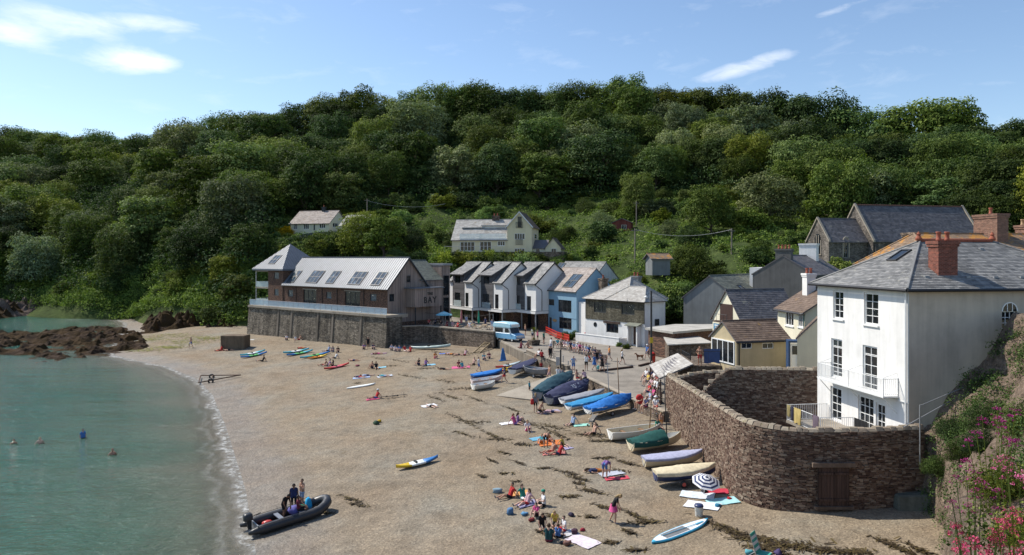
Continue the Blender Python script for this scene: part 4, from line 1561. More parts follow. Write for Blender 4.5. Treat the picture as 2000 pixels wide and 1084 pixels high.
# == BLUE HOUSE
def build_blue():
 e = Vector((0.5,-0.866,0))
 C_ = at(1126,655,3.6)
 w,D = 9.0,7.4
 H = House('blue_house','sky blue rendered house with shop window beside the terrace','house',C_ - e * w,e)
 ze = H.fx(1126,569).z
 zr = ze + 3.35
 R2 = lambda a,b,c,d: H.frect(850 + a / 3.387,380 + b / 3.387,850 + c / 3.387,380 + d / 3.387)
 wins = [R2(745,692,787,732),R2(815,698,901,778),R2(820,812,902,890),R2(754,812,771,888)]
 wins[3] = (wins[3][0],wins[3][1],0.02,wins[3][3])
 H.walls(0,w,0,D,0,ze,M_BLUEW,wins,(),'x',zr)
 window(H.root,H.MF(),wins[0],2,1,M_DFRAME)
 window(H.root,H.MF(),wins[1],3,1,M_DFRAME,fw=0.08,bar=0.07)
 window(H.root,H.MF(),wins[2],3,1,M_DFRAME,fw=0.1,bar=0.08,name='shop_window',label='large shop window with dark frame')
 m = MB()
 a,b,c,d = wins[3]
 m.box(a,b,0.08,0.13,c,d)
 H.part(m,'door',M_DFRAME)
 ro = H.roof_gable(0,w,0,D,ze,zr,'x',M_SL_PINK,0.25,0.1,0.25,0.32)
 u,v = H.roof_uv(H.q1,850 + 912 / 3.387,380 + 572 / 3.387)
 H.skylight(H.q1,u,v,2.6,2.9,2,2)
 H.gutter((-0.1,-0.28,ze - 0.2),(w + 0.1,-0.28,ze - 0.2))
 m = MB()   # thin ledge between the storeys
 z = H.fx(1095,380 + 808 / 3.387).z
 m.box(0,w + 0.01,-0.05,0,z - 0.05,z + 0.03)
 H.part(m,'string_course',M_BLUEW)
 m = MB()
 p = H.fx(850 + 792 / 3.387,380 + 832 / 3.387)
 m.prism([(p.x + 0.5 * math.cos(k * 0.524) * (1.1 if k % 6 else 1.35),-0.04,p.z + 0.24 * math.sin(k * 0.524)) for k in range(12)],(0,-0.05,0))
 H.part(m,'sign_board',plain('varnished_wood',(0.42,0.25,0.11),0.6))
 H.pipe(0.9,-0.06,0,ze - 0.3)
 m = MB()
 m.box(w + 0.05,w + 2.4,0.4,3.0,0,5.1)
 H.part(m,'annex_wall',M_WHITE)
 H.chimney(w + 1.5,3.9,5.0,ze + 1.9,0.8,1.2,M_RUBBLE,1)
 return H
build_blue()
# == WHITE AND SLATE-HUNG COTTAGE
def build_cottage():
 e = Vector((0.625,-0.78,0))
 C_ = at(1259,678,3.6)
 w = 11.1
 H = House('slate_hung_cottage','white cottage with slate-hung upper floor and hipped pale roof','house',C_ - e * w,e)
 ze = H.fx(1259,590).z
 zm = H.fx(1200,530 + 660 / 6.775).z
 R = lambda a,b,c,d: H.frect(1110 + a / 6.775,530 + b / 6.775,1110 + c / 6.775,530 + d / 6.775)
 up = [R(342,412,503,545),R(707,440,880,572)]
 lo = [R(500,690,662,812)]
 door = R(858,730,930,985)
 door = (door[0],door[1],0.15,door[3])
 D = 8.0
 xw = 8.0
 m = MB()
 wall_holes(m,H.MF(),0,w,0,zm,lo + [door],0.25)
 wall_holes(m,H.MS(w),0,4.0,0,ze,[],0.2)
 m.face([(0,D,0),(0,0,0),(0,0,ze),(0,D,ze)])
 m.face([(w,4,0),(xw,4,0),(xw,4,ze),(w,4,ze)])
 m.face([(xw,4,0),(xw,D,0),(xw,D,ze),(xw,4,ze)])
 m.face([(xw,D,0),(0,D,0),(0,D,ze),(xw,D,ze)])
 H.part(m,'wall',M_WHITE)
 m = MB()
 wall_holes(m,H.MF(-0.07),0.15,w - 0.02,zm,ze,up,0.2)
 m.face([(0.15,-0.07,zm),(w - 0.02,-0.07,zm),(w - 0.02,0,zm),(0.15,0,zm)])
 H.part(m,'slate_hanging',M_SLATEHUNG)
 for g in up:
  window(H.root,H.MF(-0.07),g,3,1,M_DFRAME,fw=0.09,bar=0.06,depth=0.12)
 window(H.root,H.MF(),lo[0],3,1,M_DFRAME,fw=0.1,bar=0.06,depth=0.18)
 m = MB()
 g = lo[0]
 m.box(g[0] - 0.45,g[1] + 0.35,-0.12,0.0,g[3],g[3] + 0.28)
 H.part(m,'lintel',M_OLDBD)
 m = MB()
 m.box(door[0],door[1],0.15,0.2,door[2],door[3])
 d_ = H.part(m,'door',plain('brown_door',(0.07,0.03,0.022),0.6))
 m = MB()
 m.box(door[1] - 0.14,door[1] - 0.1,0.11,0.15,door[2] + 0.95,door[2] + 1.05)
 m.build('handle',M_STEEL,d_)
 m = MB()
 m.box(door[0] - 0.42,door[0] - 0.22,-0.75,-0.01,0,door[3] + 0.1)
 m.box(door[1] + 0.2,door[1] + 0.4,-0.75,-0.01,0,door[3] + 0.1)
 H.part(m,'porch_side',M_WHITE)
 m = MB()
 m.hexa([(door[0] - 0.7,-1.0,door[3] + 0.1),(door[1] + 0.65,-1.0,door[3] + 0.1),(door[1] + 0.65,-0.01,door[3] + 0.42),(door[0] - 0.7,-0.01,door[3] + 0.42),
   (door[0] - 0.7,-1.0,door[3] + 0.18),(door[1] + 0.65,-1.0,door[3] + 0.18),(door[1] + 0.65,-0.01,door[3] + 0.5),(door[0] - 0.7,-0.01,door[3] + 0.5)])
 H.part(m,'porch_roof',M_SL_GREEN)
 p = H.fx(1110 + 357 / 6.775,530 + 703 / 6.775)
 m = MB()
 m.prism([(p.x + 0.34 * math.cos(k * 0.3927),-0.03,p.z + 0.34 * math.sin(k * 0.3927)) for k in range(16)],(0,0.06,0))
 pw = H.part(m,'porthole',M_DFRAME)
 m = MB()
 m.prism([(p.x + 0.26 * math.cos(k * 0.3927),-0.035,p.z + 0.26 * math.sin(k * 0.3927)) for k in range(16)],(0,0.004,0))
 m.build('pane',M_GLASS,pw)
 g = H.srect(1110 + 1143 / 6.775,530 + 630 / 6.775,1110 + 1198 / 6.775,530 + 715 / 6.775,w)
 window(H.root,H.MS(w),g,1,2,M_DFRAME,depth=-0.03)
 zap = ze + 3.0
 H.roof_hip(0,xw,0,D,ze,(xw * 0.60,D * 0.5,zap),(xw * 0.64,D * 0.5,zap),M_SL_PALE,0.35,0.27,0.34)
 zw = ze + 1.85
 H.roof_hip(xw - 3.6,w,0,4.0,ze + 0.006,(xw - 1.4,2.0,zw),(w - 1.5,2.0,zw),M_SL_PALE,0.33,0.27,0.34,name='wing_roof')
 H.gutter((0.0,-0.4,ze - 0.02),(w + 0.3,-0.4,ze - 0.02))
 H.gutter((w + 0.37,-0.35,ze - 0.02),(w + 0.37,4.3,ze - 0.02))
 H.chimney(3.0,D - 0.5,ze - 1,ze + 3.1,1.4,0.7,M_GREYR,2)
 gw = thing('garden_wall','low white rendered wall in front of the slate-hung cottage','wall',H.A,H.a)
 m = MB()
 m.box(0.2,w - 2.6,-2.15,-1.9,0,1.05)
 m.box(w - 2.85,w - 2.6,-1.9,-0.6,0,1.05)
 m.build('wall_face',M_WHITE,gw)
 m = MB()
 m.box(0.15,w - 2.55,-2.2,-1.85,1.052,1.13)
 m.build('coping',M_WFRAME,gw)
 bt = thing('wooden_bench','dark wooden bench against the white cottage wall','bench',H.A + H.ex * 7.6 - H.ey * 0.5,H.a)
 bench_parts(bt)
 return H
def bench_parts(t,w=1.5,mat=None):
 mat = mat or M_OLDBD
 m = MB()
 for k in range(3):
  m.box(-w / 2,w / 2,-0.22 + k * 0.15,-0.09 + k * 0.15,0.42,0.455)
 m.build('seat',mat,t)
 m = MB()
 for k in range(3):
  m.box(-w / 2,w / 2,0.24,0.27,0.55 + k * 0.13,0.645 + k * 0.13)
 m.build('backrest',mat,t)
 for sx in (-1,1):
  for y,h in ((-0.2,0.62),(0.245,0.92)):
   m = MB()
   m.box(sx * (w / 2 - 0.06) - 0.03,sx * (w / 2 - 0.06) + 0.03,y - 0.03,y + 0.03,0,h if y < 0 else 0.92)
   m.build('leg',mat,t)
  m = MB()
  m.box(sx * (w / 2 - 0.06) - 0.035,sx * (w / 2 - 0.06) + 0.035,-0.26,0.2,0.622,0.66)
  m.build('armrest',mat,t)
COTT = build_cottage()
# == HOUSES ON THE HILL
def build_cream_house():
 e = Vector((0.985,-0.17,0))
 d0 = 150.0
 A = atd(883,491,d0)
 H = House('cream_house','cream hillside house with balconies, tall gable and slate roof','house',A,e)
 z4 = lambda a,b: (870 + a / 7.692,400 + b / 7.692)
 RR = lambda a,b,c,d,y=0.0: H.frect(*z4(a,b),*z4(c,d),y)
 xe = H.fx(*z4(930,600)).x
 xg0,xg1 = xe,H.fx(*z4(1300,500)).x
 D = 9.0
 zl = H.fx(*z4(500,520)).z
 zlr = H.fx(*z4(700,232),4.5).z
 wins = [RR(220,555,440,700),RR(515,550,690,705),RR(783,545,895,617)]
 wins = [(a,b,max(0.05,c),d) for a,b,c,d in wins]
 H.walls(0,xe,0,D,-1.5,zl,M_CREAM,wins,(),'x',zlr)
 for g,nx in zip(wins,(4,3,3)):
  window(H.root,H.MF(),g,nx,1,M_WFRAME,fw=0.1,bar=0.09)
 H.roof_gable(0,xe,0,D,zl,zlr,'x',M_SL_PALE,0.3,0.2,0.3,0.4)
 for (a,b,c,d) in ((230,350,560,515),(520,318,935,505)):
  x0,x1 = H.fx(*z4(a,480),0.9).x,H.fx(*z4(c,480),0.9).x
  zt = H.fx(*z4((a + c) / 2,b),2.6).z
  m = MB()
  m.box(x0,x1,2.6,4.4,zl,zt)
  bx = H.part(m,'dormer',M_WHITE2)
  g = window(bx,H.MF(2.6),(x0 + 0.15,x1 - 0.15,zl + 0.25,zt - 0.25),5,1,M_WFRAME,depth=-0.02,fw=0.1,bar=0.1)
  m = MB()
  m.box(x0 - 0.1,x1 + 0.1,2.2,4.5,zt,zt + 0.12)
  m.build('dormer_roof',M_LEAD,bx)
  m = MB()
  m.box(x0,x1,-0.2,2.6,zl - 0.05,zl + 0.2)
  H.part(m,'balcony_slab',M_WHITE2)
  m = MB()
  m.box(x0 + 0.02,x1 - 0.02,-0.18,-0.16,zl + 0.22,zl + 1.2)
  H.part(m,'balcony_glass',M_CLEAR)
 zt0 = H.fx(*z4(1300,322)).z
 zta = H.fx(*z4(1108,112)).z
 ctr = [RR(1040,430,1195,520),RR(1090,180,1148,345),RR(1040,655,1192,735)]
 H.walls(xg0,xg1,-0.25,10,-2.0,zt0,M_CREAM,[g for g in ctr if g[3] < zt0],(),'y',zta,'gable_wall')
 Mf = H.MF(-0.25)
 window(H.root,Mf,ctr[0],4,1,M_WFRAME,fw=0.08,bar=0.08)
 window(H.root,Mf,ctr[2],4,1,M_WFRAME,fw=0.08,bar=0.08)
 window(H.root,Mf,ctr[1],2,1,M_DFRAME,fw=0.07,bar=0.06,depth=-0.03)
 for q in (RR(1065,262,1165,350),RR(1062,520,1162,606)):
  railing(H.root,[(q[0],-0.45,q[2]),(q[1],-0.45,q[2])],q[3] - q[2],M_IRON,0.13,0.02,0.03,'juliet_balcony')
 H.roof_gable(xg0,xg1,-0.25,10,zt0,zta,'y',M_TILE_BR,0.3,0.3,0.3,0.35,name='gable_roof')
 xm = (xg0 + xg1) / 2
 m = MB()
 sl = (zta - zt0) / (xm - xg0)
 for s_ in (-1,1):
  xa = xg0 - 0.3 if s_ < 0 else xg1 + 0.3
  m.prism([(xa,-0.62,zt0 - 0.3 * sl - 0.1),(xm,-0.62,zta - 0.1),(xm,-0.62,zta + 0.16),(xa,-0.62,zt0 - 0.3 * sl + 0.16)],(0,0.06,0))
 H.part(m,'barge_board',M_WFRAME)
 g = H.srect(*z4(1332,440),*z4(1370,510),xg1)
 window(H.root,H.MS(xg1),g,1,2,M_WFRAME,depth=-0.03)
 xa0,xa1 = H.fx(*z4(1500,600),0.5).x,H.fx(*z4(1735,650),0.5).x
 za,zaa = H.fx(*z4(1735,645),0.5).z,H.fx(*z4(1585,505),0.5).z
 H.walls(xa0,xa1,0.5,7.5,-2.0,za,M_CREAM,[],(),'y',zaa,'annex_wall')
 H.roof_gable(xa0,xa1,0.5,7.5,za,zaa,'y',M_TILE_BR,0.3,0.2,0.3,0.35,name='annex_roof')
 window(H.root,H.MF(0.5),H.frect(*z4(1590,655),*z4(1665,735),0.5),2,1,M_WFRAME,depth=-0.03)
 m = MB()   # link with dark lean-to roof
 m.box(xg1 + 0.01,xa0 - 0.01,0.9,6,-2.0,za - 0.2)
 H.part(m,'link_wall',M_CREAM2)
 m = MB()
 m.hexa([(xg1 + 0.01,0.6,za - 0.2),(xa0 + 0.3,0.6,za - 0.2),(xa0 + 0.3,4.5,za + 1.6),(xg1 + 0.01,4.5,za + 1.6),
   (xg1 + 0.01,0.6,za - 0.08),(xa0 + 0.3,0.6,za - 0.08),(xa0 + 0.3,4.5,za + 1.72),(xg1 + 0.01,4.5,za + 1.72)])
 H.part(m,'link_roof',M_SL_DARK)
 window(H.root,H.MF(0.9),H.frect(*z4(1360,650),*z4(1420,765),0.9),2,1,M_WFRAME,depth=-0.03,name='door')
 H.chimney(xe * 0.72,4.6,zlr - 0.8,zlr + 0.9,1.5,0.8,M_RUBBLE,2)
 m = MB()
 m.box(-1,xa1 + 1.0,-3.6,3,-4.0,-0.12)
 m.build('terrace',M_RUBBLE,H.root)
 m = MB()
 for k in range(9):
  x = -0.8 + k * (xe + 0.4) / 8
  m.tube([(x,-3.3,-0.1),(x,-3.3,1.0)],0.025,5)
 m.tube([(-0.8,-3.3,1.0),(xe - 0.4,-3.3,1.0)],0.03,5)
 H.part(m,'terrace_rail',M_STEEL)
 return H
build_cream_house()
def build_bungalow():
 e = Vector((0.96,-0.28,0))
 z4 = lambda a,b: (540 + a / 6.25,380 + b / 6.25)
 A = atd(*z4(172,495),178)
 H = House('bungalow','pale cream bungalow with long grey roof on the hillside','house',A,e)
 w = H.fx(*z4(640,400)).x
 D = 9.0
 ze = H.fx(*z4(640,345)).z
 zr = H.fx(*z4(500,207),D / 2).z
 RR = lambda a,b,c,d: H.frect(*z4(a,b),*z4(c,d))
 wins = [RR(205,358,255,425),RR(328,350,397,425),RR(522,345,597,412),RR(452,365,470,435)]
 side = [H.srect(*z4(688,345),*z4(752,400),w)]
 H.walls(0,w,0,D,-2,ze,M_CREAM2,wins,side,'x',zr)
 for g in wins[:3]:
  window(H.root,H.MF(),g,3,1,M_WFRAME,fw=0.1,bar=0.09)
 m = MB()
 a,b,c,d = wins[3]
 m.box(a,b,0.08,0.13,c,d)
 H.part(m,'door',M_DFRAME)
 window(H.root,H.MS(w),side[0],3,1,M_WFRAME,fw=0.1,bar=0.09)
 H.roof_gable(0,w,0,D,ze,zr,'x',M_SL_PINK,0.4,0.35,0.3,0.4)
 H.chimney(w * 0.62,D / 2,zr - 0.5,zr + 1.0,0.8,0.7,M_DFRAME,1)
 A2 = atd(*z4(795,520),168)
 H2 = House('hillside_annex','small pale annex half hidden by trees, right of the bungalow','house',A2,e)
 H2.walls(0,5.5,0,7,-2,2.8,M_CREAM2,[(1.2,2.8,1.0,2.2)],(),'x',5.2)
 window(H2.root,H2.MF(),(1.2,2.8,1.0,2.2),2,1,M_WFRAME)
 H2.roof_gable(0,5.5,0,7,2.8,5.2,'x',M_SL_PALE,0.4,0.6,0.3,0.4)
 t = thing('retaining_wall','long dark retaining wall running down below the bungalow','wall',(0,0,0))
 m = MB()
 pts = [atd(*z4(20,610),160),atd(*z4(160,530),164),atd(*z4(330,480),165),atd(*z4(520,455),166),atd(*z4(780,450),164)]
 for p,q in zip(pts[:-1],pts[1:]):
  m.hexa([p + Vector((0,0,-4)),q + Vector((0,0,-4)),q + Vector((0,0.5,-4)),p + Vector((0,0.5,-4)),p,q,q + Vector((0,0.5,0)),p + Vector((0,0.5,0))])
 m.build('wall_face',M_DKREND,t)
build_bungalow()
# == CHURCH
def build_church():
 e = Vector((0.975,0.222,0))
 A = atd(1619,512,112)
 H = House('church','grey stone church with slate roofs, lower chancel and lancet windows','church',A,e)
 ze = H.fx(1619,470).z
 zr = ze + 3.5
 t0,t1 = 7.0,27.8
 lan = H.frect(1648 + 0,473,1655.5,503)
 lan = (lan[0],lan[1] + 0.1,lan[2],lan[3])
 H.walls(0,t0,0,5.5,-3,ze,M_STONEW,[lan],(),'x',zr,'chancel_wall')
 H.roof_gable(0,t0,0,5.5,ze,zr,'x',M_SL_DARK,0.25,-0.06,0.26,0.36,name='chancel_roof')
 window(H.root,H.MF(),lan,2,3,M_LEAD,depth=0.1)
 m = MB()
 for k in range(8):
  a0,a1 = math.pi * k / 8,math.pi * (k + 1) / 8
  xm = (lan[0] + lan[1]) / 2
  r = (lan[1] - lan[0]) / 2 + 0.05
  pts = [(xm + r * math.cos(a) * q,-0.06,lan[3] + 1.5 * r * math.sin(a) * q) for q,a in ((1,a0),(1.35,a0),(1.35,a1),(1,a1))]
  m.prism(pts,(0,0.1,0))
 m.box(lan[0] - 0.25,lan[0] - 0.05,-0.06,0.04,lan[2],lan[3])
 m.box(lan[1] + 0.05,lan[1] + 0.25,-0.06,0.04,lan[2],lan[3])
 H.part(m,'window_surround',M_COPE)
 M = H.ML(0)
 xm = -2.75
 er = (xm - 0.8,xm + 0.8,1.3,3.4)
 m = MB()
 arch = [(er[0],-0.02,er[2]),(er[1],-0.02,er[2]),(er[1],-0.02,er[3])] + [(xm + 0.8 * math.cos(a),-0.02,er[3] + 1.15 * math.sin(a)) for a in (0.5,1.05,1.57,2.09,2.64)] + [(er[0],-0.02,er[3])]
 m.prism([M @ Vector(p) for p in arch],M.to_3x3() @ Vector((0,0.03,0)))
 wdw = H.part(m,'east_window',M_GLASS)
 m = MB()
 for x in (xm - 0.82,xm - 0.27,xm + 0.27,xm + 0.82):
  m.box(x - 0.06,x + 0.06,-0.08,0.0,er[2] - 0.05,er[3] + (0.9 if abs(x - xm) < 0.5 else 0.1),M)
 m.box(er[0] - 0.15,er[1] + 0.15,-0.1,0,er[2] - 0.2,er[2] - 0.06,M)
 m.build('tracery',M_COPE,wdw)
 m = MB()
 for x in (-0.18,):
  for a,b in (((x,-0.25,ze - 0.25),(x,2.75,zr + 0.1)),((x,5.75,ze - 0.25),(x,2.75,zr + 0.1))):
   a,b = Vector(a),Vector(b)
   u = Vector((0.35,0,0))
   m.hexa([a,a + u,b + u,b,a + Vector((0,0,.28)),a + u + Vector((0,0,.28)),b + u + Vector((0,0,.28)),b + Vector((0,0,.28))])
 H.part(m,'gable_coping',M_COPE)
 y0,y1 = -1.2,7.0
 zn,znr = ze + 0.15,ze + 5.75
 m = MB()
 xs_ = [t0 + 3.2 + 4.4 * k for k in range(4)]
 lanc = [(x,x + 0.8,0.9,2.5) for x in xs_]
 H.walls(t0,t1,y0,y1,-3,zn,M_STONEW,lanc,(),'x',znr,'nave_wall')
 for g in lanc:
  window(H.root,H.MF(y0),g,2,3,M_LEAD,depth=0.1)
 H.roof_gable(t0,t1,y0,y1,zn,znr,'x',M_SL_DARK,0.3,-0.06,0.26,0.36,name='nave_roof')
 m = MB()
 ym = (y0 + y1) / 2
 for x in (t0 - 0.2,t1 - 0.15):
  for ya in (y0 - 0.35,y1 + 0.35):
   a,b = Vector((x,ya,zn - 0.4)),Vector((x,ym,znr + 0.12))
   u = Vector((0.35,0,0))
   m.hexa([a,a + u,b + u,b,a + Vector((0,0,.34)),a + u + Vector((0,0,.34)),b + u + Vector((0,0,.34)),b + Vector((0,0,.34))])
 H.part(m,'gable_coping',M_COPE)
 m = MB()
 for k in range(5):
  x = t0 + 0.25 + k * 5.1
  m.hexa([(x,y0 - 0.7,-3),(x + 0.6,y0 - 0.7,-3),(x + 0.6,y0,-3),(x,y0,-3),(x,y0 - 0.25,2.4),(x + 0.6,y0 - 0.25,2.4),(x + 0.6,y0,2.9),(x,y0,2.9)])
  m.build('buttress',M_STONEW,H.root)
  m = MB()
 m = MB()
 n = 50
 for k in range(n):
  x = t0 + (t1 - t0) * k / n
  m.box(x + 0.03,x + (t1 - t0) / n - 0.03,ym - 0.12,ym + 0.12,znr + 0.1,znr + 0.3)
 H.part(m,'ridge_tiles',plain('dull_red_ridge',(0.17,0.085,0.07),0.9))
build_church()
# == THE WHITE HOUSE ABOVE THE GARDEN WALL
WE = Vector((0.1435,-0.9896,0))
WC = Vector((0.5536 * 39,39.0,0))
WW = 8.8
def build_white_house():
 zb = 3.2
 A = WC - WE * WW
 A.z = zb
 H = House('white_house','tall white rendered house with slate hipped roof above the stone wall','house',A,WE)
 w,D = WW,13.2
 ze = H.fx(1775,565).z
 z4 = lambda a,b: (1560 + a / 2.259,380 + b / 2.259)
 RR = lambda a,b,c,d: H.frect(*z4(a,b),*z4(c,d))
 up = [RR(152,425,197,548),RR(288,434,351,574)]
 fr = [RR(143,637,191,806),RR(282,668,346,862)]
 lo = [RR(140,850,188,960),RR(262,892,330,1010),RR(340,922,381,1012)]
 base = H.fx(*z4(300,900)).z
 lo = [(a,b,d - 2.1,d) for a,b,c,d in lo]
 S = H.srect(1957,590,1983,676,w)
 arch = (S[0],S[0] + 0.95,S[2],S[3] - 0.5)
 m = MB()
 wall_holes(m,H.MF(),0,w,0,ze,up + fr + lo,0.2)
 m.face([(0,D,0),(0,0,0),(0,0,ze),(0,D,ze)])
 m.face([(w,D,0),(0,D,0),(0,D,ze),(w,D,ze)])
 H.part(m,'wall',M_WHITE)
 m = MB()
 wall_holes(m,H.MS(w),0,D,0,ze,[arch],0.25)
 H.part(m,'side_wall',mat_wall('shaded_stained_render',(0.55,0.48,0.39),0.35))  # white render darkened to beige: shade put in the colour, streaks are stains
 for g in up:
  window(H.root,H.MF(),g,2,4,M_WFRAME,sill=M_WFRAME,panes=True,depth=0.13,fw=0.09)
 for g in fr:
  window(H.root,H.MF(),g,2,5,M_WFRAME,panes=True,depth=0.13,fw=0.1,split=(0.1,0.33,0.56,0.80,0.83),name='french_window')
 for g,nx in zip(lo,(2,3,2)):
  window(H.root,H.MF(),g,nx,4,M_WFRAME,panes=True,depth=0.13,fw=0.1,name='french_window')
 window(H.root,H.MS(w),arch,3,6,M_WFRAME,panes=True,depth=0.18,fw=0.06)
 M = H.MS(w)
 xm,r = (arch[0] + arch[1]) / 2,(arch[1] - arch[0]) / 2
 m = MB()
 m.prism([M @ Vector((xm + r * math.cos(a),-0.004,arch[3] + r * math.sin(a))) for a in np.linspace(0,math.pi,11)],M.to_3x3() @ Vector((0,0.03,0)))
 aw = H.part(m,'arch_light',M_GLASS)
 m = MB()
 for a in np.linspace(0,math.pi,13)[:-1]:
  b = a + math.pi / 12
  m.prism([M @ Vector((xm + q * math.cos(t),-0.03,arch[3] + q * math.sin(t))) for q,t in ((r * 0.93,a),(r * 1.06,a),(r * 1.06,b),(r * 0.93,b))],M.to_3x3() @ Vector((0,0.05,0)))
 for x in (xm - r / 3,xm + r / 3):
  m.box(x - 0.02,x + 0.02,-0.03,0.0,arch[3],arch[3] + r * 0.9,M)
 m.build('arch_frame',M_WFRAME,aw)
 zr = H.hit(1796.6,471.5,(w / 2,4.07,0),(0,1,0)).z
 H.roof_hip(0,w,0,D,ze,(w / 2,4.1,zr),(w / 2,9.0,zr),M_SL_GREY,0.32,0.22,0.28,ridge_mat=M_SL_GREY)
 m = MB()
 n = 11
 for k in range(n):
  y0,y1 = 4.1 + 4.9 * k / n,4.1 + 4.9 * (k + 1) / n
  t = MB()
  t.tube([(w / 2,y0 + 0.01,zr + 0.06),(w / 2,y1 - 0.01,zr + 0.06)],0.12,8)
  t.build('ridge_tile',M_RIDGE,H.root)
 for y in (4.0,9.05):
  t = MB()
  t.lathe([(0.17,0),(0.2,0.12),(0.1,0.3),(0.13,0.38),(0.05,0.5),(0.02,0.55)],10,(w / 2,y,zr + 0.06))
  t.build('finial',M_RIDGE,H.root)
 face_r = H.faces[1]
 face_f = H.faces[0]
 cq = H.hit(1853,540,face_r[0],(Vector(face_r[1]) - Vector(face_r[0])).cross(Vector(face_r[3]) - Vector(face_r[0])))
 H.chimney(cq.x - 0.45,cq.y,cq.z - 1.1,cq.z + 1.95,0.8,1.2,M_REDBRICK,2)
 m = MB()
 m.box(cq.x - 0.95,cq.x + 0.08,cq.y - 0.75,cq.y + 0.75,cq.z - 0.75,cq.z - 0.02)
 H.part(m,'flashing',M_LEAD)
 for px,py in ((1817,487),(1916,487),(1809,541.5),(1890,542),(1943,542.5),(1995,542.5)):
  p = H.hit(px,py,face_r[0],(Vector(face_r[1]) - Vector(face_r[0])).cross(Vector(face_r[3]) - Vector(face_r[0])))
  m = MB()
  m.box(p.x - 0.1,p.x + 0.1,p.y - 0.13,p.y + 0.13,p.z - 0.05,p.z + 0.09)
  H.part(m,'roof_vent',M_LEAD)
 q = [face_f[0],face_f[1],face_f[2],face_f[2]]
 u,v = H.roof_uv(q,1757,500)
 H.skylight(q,u,v,0.8,1.15,1,1,glass=M_GLASS)
 for a,b in (((-0.36,-0.4,ze - 0.05),(w + 0.38,-0.4,ze - 0.05)),((w + 0.4,-0.4,ze - 0.05),(w + 0.4,D,ze - 0.05))):
  H.gutter(a,b,0.1)
 H.pipe(w - 0.12,-0.1,-1.0,ze - 0.15,0.055,M_RAILW)
 zc = H.fx(1770,786).z
 m = MB()
 m.box(0,w + 0.015,-0.05,0,zc - 0.05,zc)
 H.part(m,'string_course',M_WHITE)
 pr = 0.95
 b0 = H.fx(*z4(82,806),-pr)
 b1 = H.fx(*z4(372,891),-pr)
 zf = (b0.z + b1.z) / 2
 m = MB()
 m.box(b0.x,b1.x,-pr,-0.002,zf - 0.09,zf)
 bal = H.part(m,'balcony',M_RAILW)
 railing(bal,[(b0.x + 0.03,-0.03,zf),(b0.x + 0.03,-pr + 0.04,zf),((b0.x + b1.x) / 2,-pr + 0.04,zf),(b1.x - 0.03,-pr + 0.04,zf),(b1.x - 0.03,-0.03,zf)],0.95,M_RAILW,0.12,0.012,0.02)
 for k in range(3):
  x = b0.x + 0.15 + (b1.x - b0.x - 0.3) * k / 2
  m = MB()
  m.tube([(x,-0.02,zf - 1.0),(x,-pr * 0.9,zf - 0.1)],0.025,5)
  m.tube([(x,-pr + 0.04,zf + 0.96),(x,-0.02,zf + 1.25)],0.014,5)
  m.build('bracket',M_RAILW,bal)
 H.zf2 = lo[1][2] - 0.08
 p0 = H.fx(1556,800,-3.2)
 m = MB()
 m.box(1.2,w - 0.6,-2.9,-0.01,H.zf2 - 0.14,H.zf2)
 tr = H.part(m,'terrace_deck',M_CONC)
 railing(tr,[(1.25,-0.1,H.zf2),(1.25,-2.85,H.zf2),(5.0,-2.85,H.zf2),(5.2,-0.9,H.zf2)],1.0,M_RAILW,0.13,0.013,0.022)
 return H
WHITE = build_white_house()
def cloth(name,label,P0,P1,drop,mat,fold=0.06,cat='towel',group=None,n=10):
 m = MB()
 P0,P1 = Vector(P0),Vector(P1)
 d = (P1 - P0).normalized()
 out = Vector((d.y,-d.x,0))
 cols = []
 for i in range(n + 1):
  t = i / n
  p = P0.lerp(P1,t)
  f = fold * math.sin(i * 2.1) + fold * 0.5 * math.sin(i * 4.7)
  cols.append([p + out * (0.03 + f * k / 6) + Vector((0,0,0.03 - drop * k / 6 * (1 + 0.05 * math.sin(i)))) for k in range(7)])
 th = out * -0.02
 m.loft(cols,False,False)
 m.loft([[q + th for q in c][::-1] for c in cols],False,False)
 o = m.build(name,mat,None,True)
 tag(o,label,cat,group)
 return o
def wp(H,x,y,z):
 return H.A + H.ex * x + H.ey * y + Vector((0,0,z))
zt_ = WHITE.zf2 + 1.02
cloth('beach_towel','mustard yellow towel hung over the white terrace railing',wp(WHITE,2.2,-2.9,zt_),wp(WHITE,3.0,-2.9,zt_),0.95,plain('mustard_cloth',(0.55,0.42,0.16),0.95))
cloth('beach_towel','olive towel at the far end of the white terrace railing',wp(WHITE,1.35,-2.9,zt_),wp(WHITE,1.75,-2.9,zt_),0.7,plain('olive_cloth',(0.33,0.27,0.12),0.95))
cloth('wetsuit','dark navy garment hanging beside the yellow towel',wp(WHITE,1.85,-2.9,zt_),wp(WHITE,2.12,-2.9,zt_),0.85,plain('navy_cloth',(0.03,0.03,0.06),0.9),cat='garment')
cloth('beach_towel','purple grey towel hung on the near end of the terrace railing',wp(WHITE,4.3,-2.9,zt_),wp(WHITE,4.95,-2.9,zt_),0.75,plain('mauve_cloth',(0.16,0.12,0.15),0.95))
cloth('black_towel','black cloth drying in front of the lower French windows',wp(WHITE,5.5,-1.0,zt_ + 0.02),wp(WHITE,6.7,-1.0,zt_ + 0.02),0.8,plain('black_cloth',(0.012,0.012,0.013),0.95))
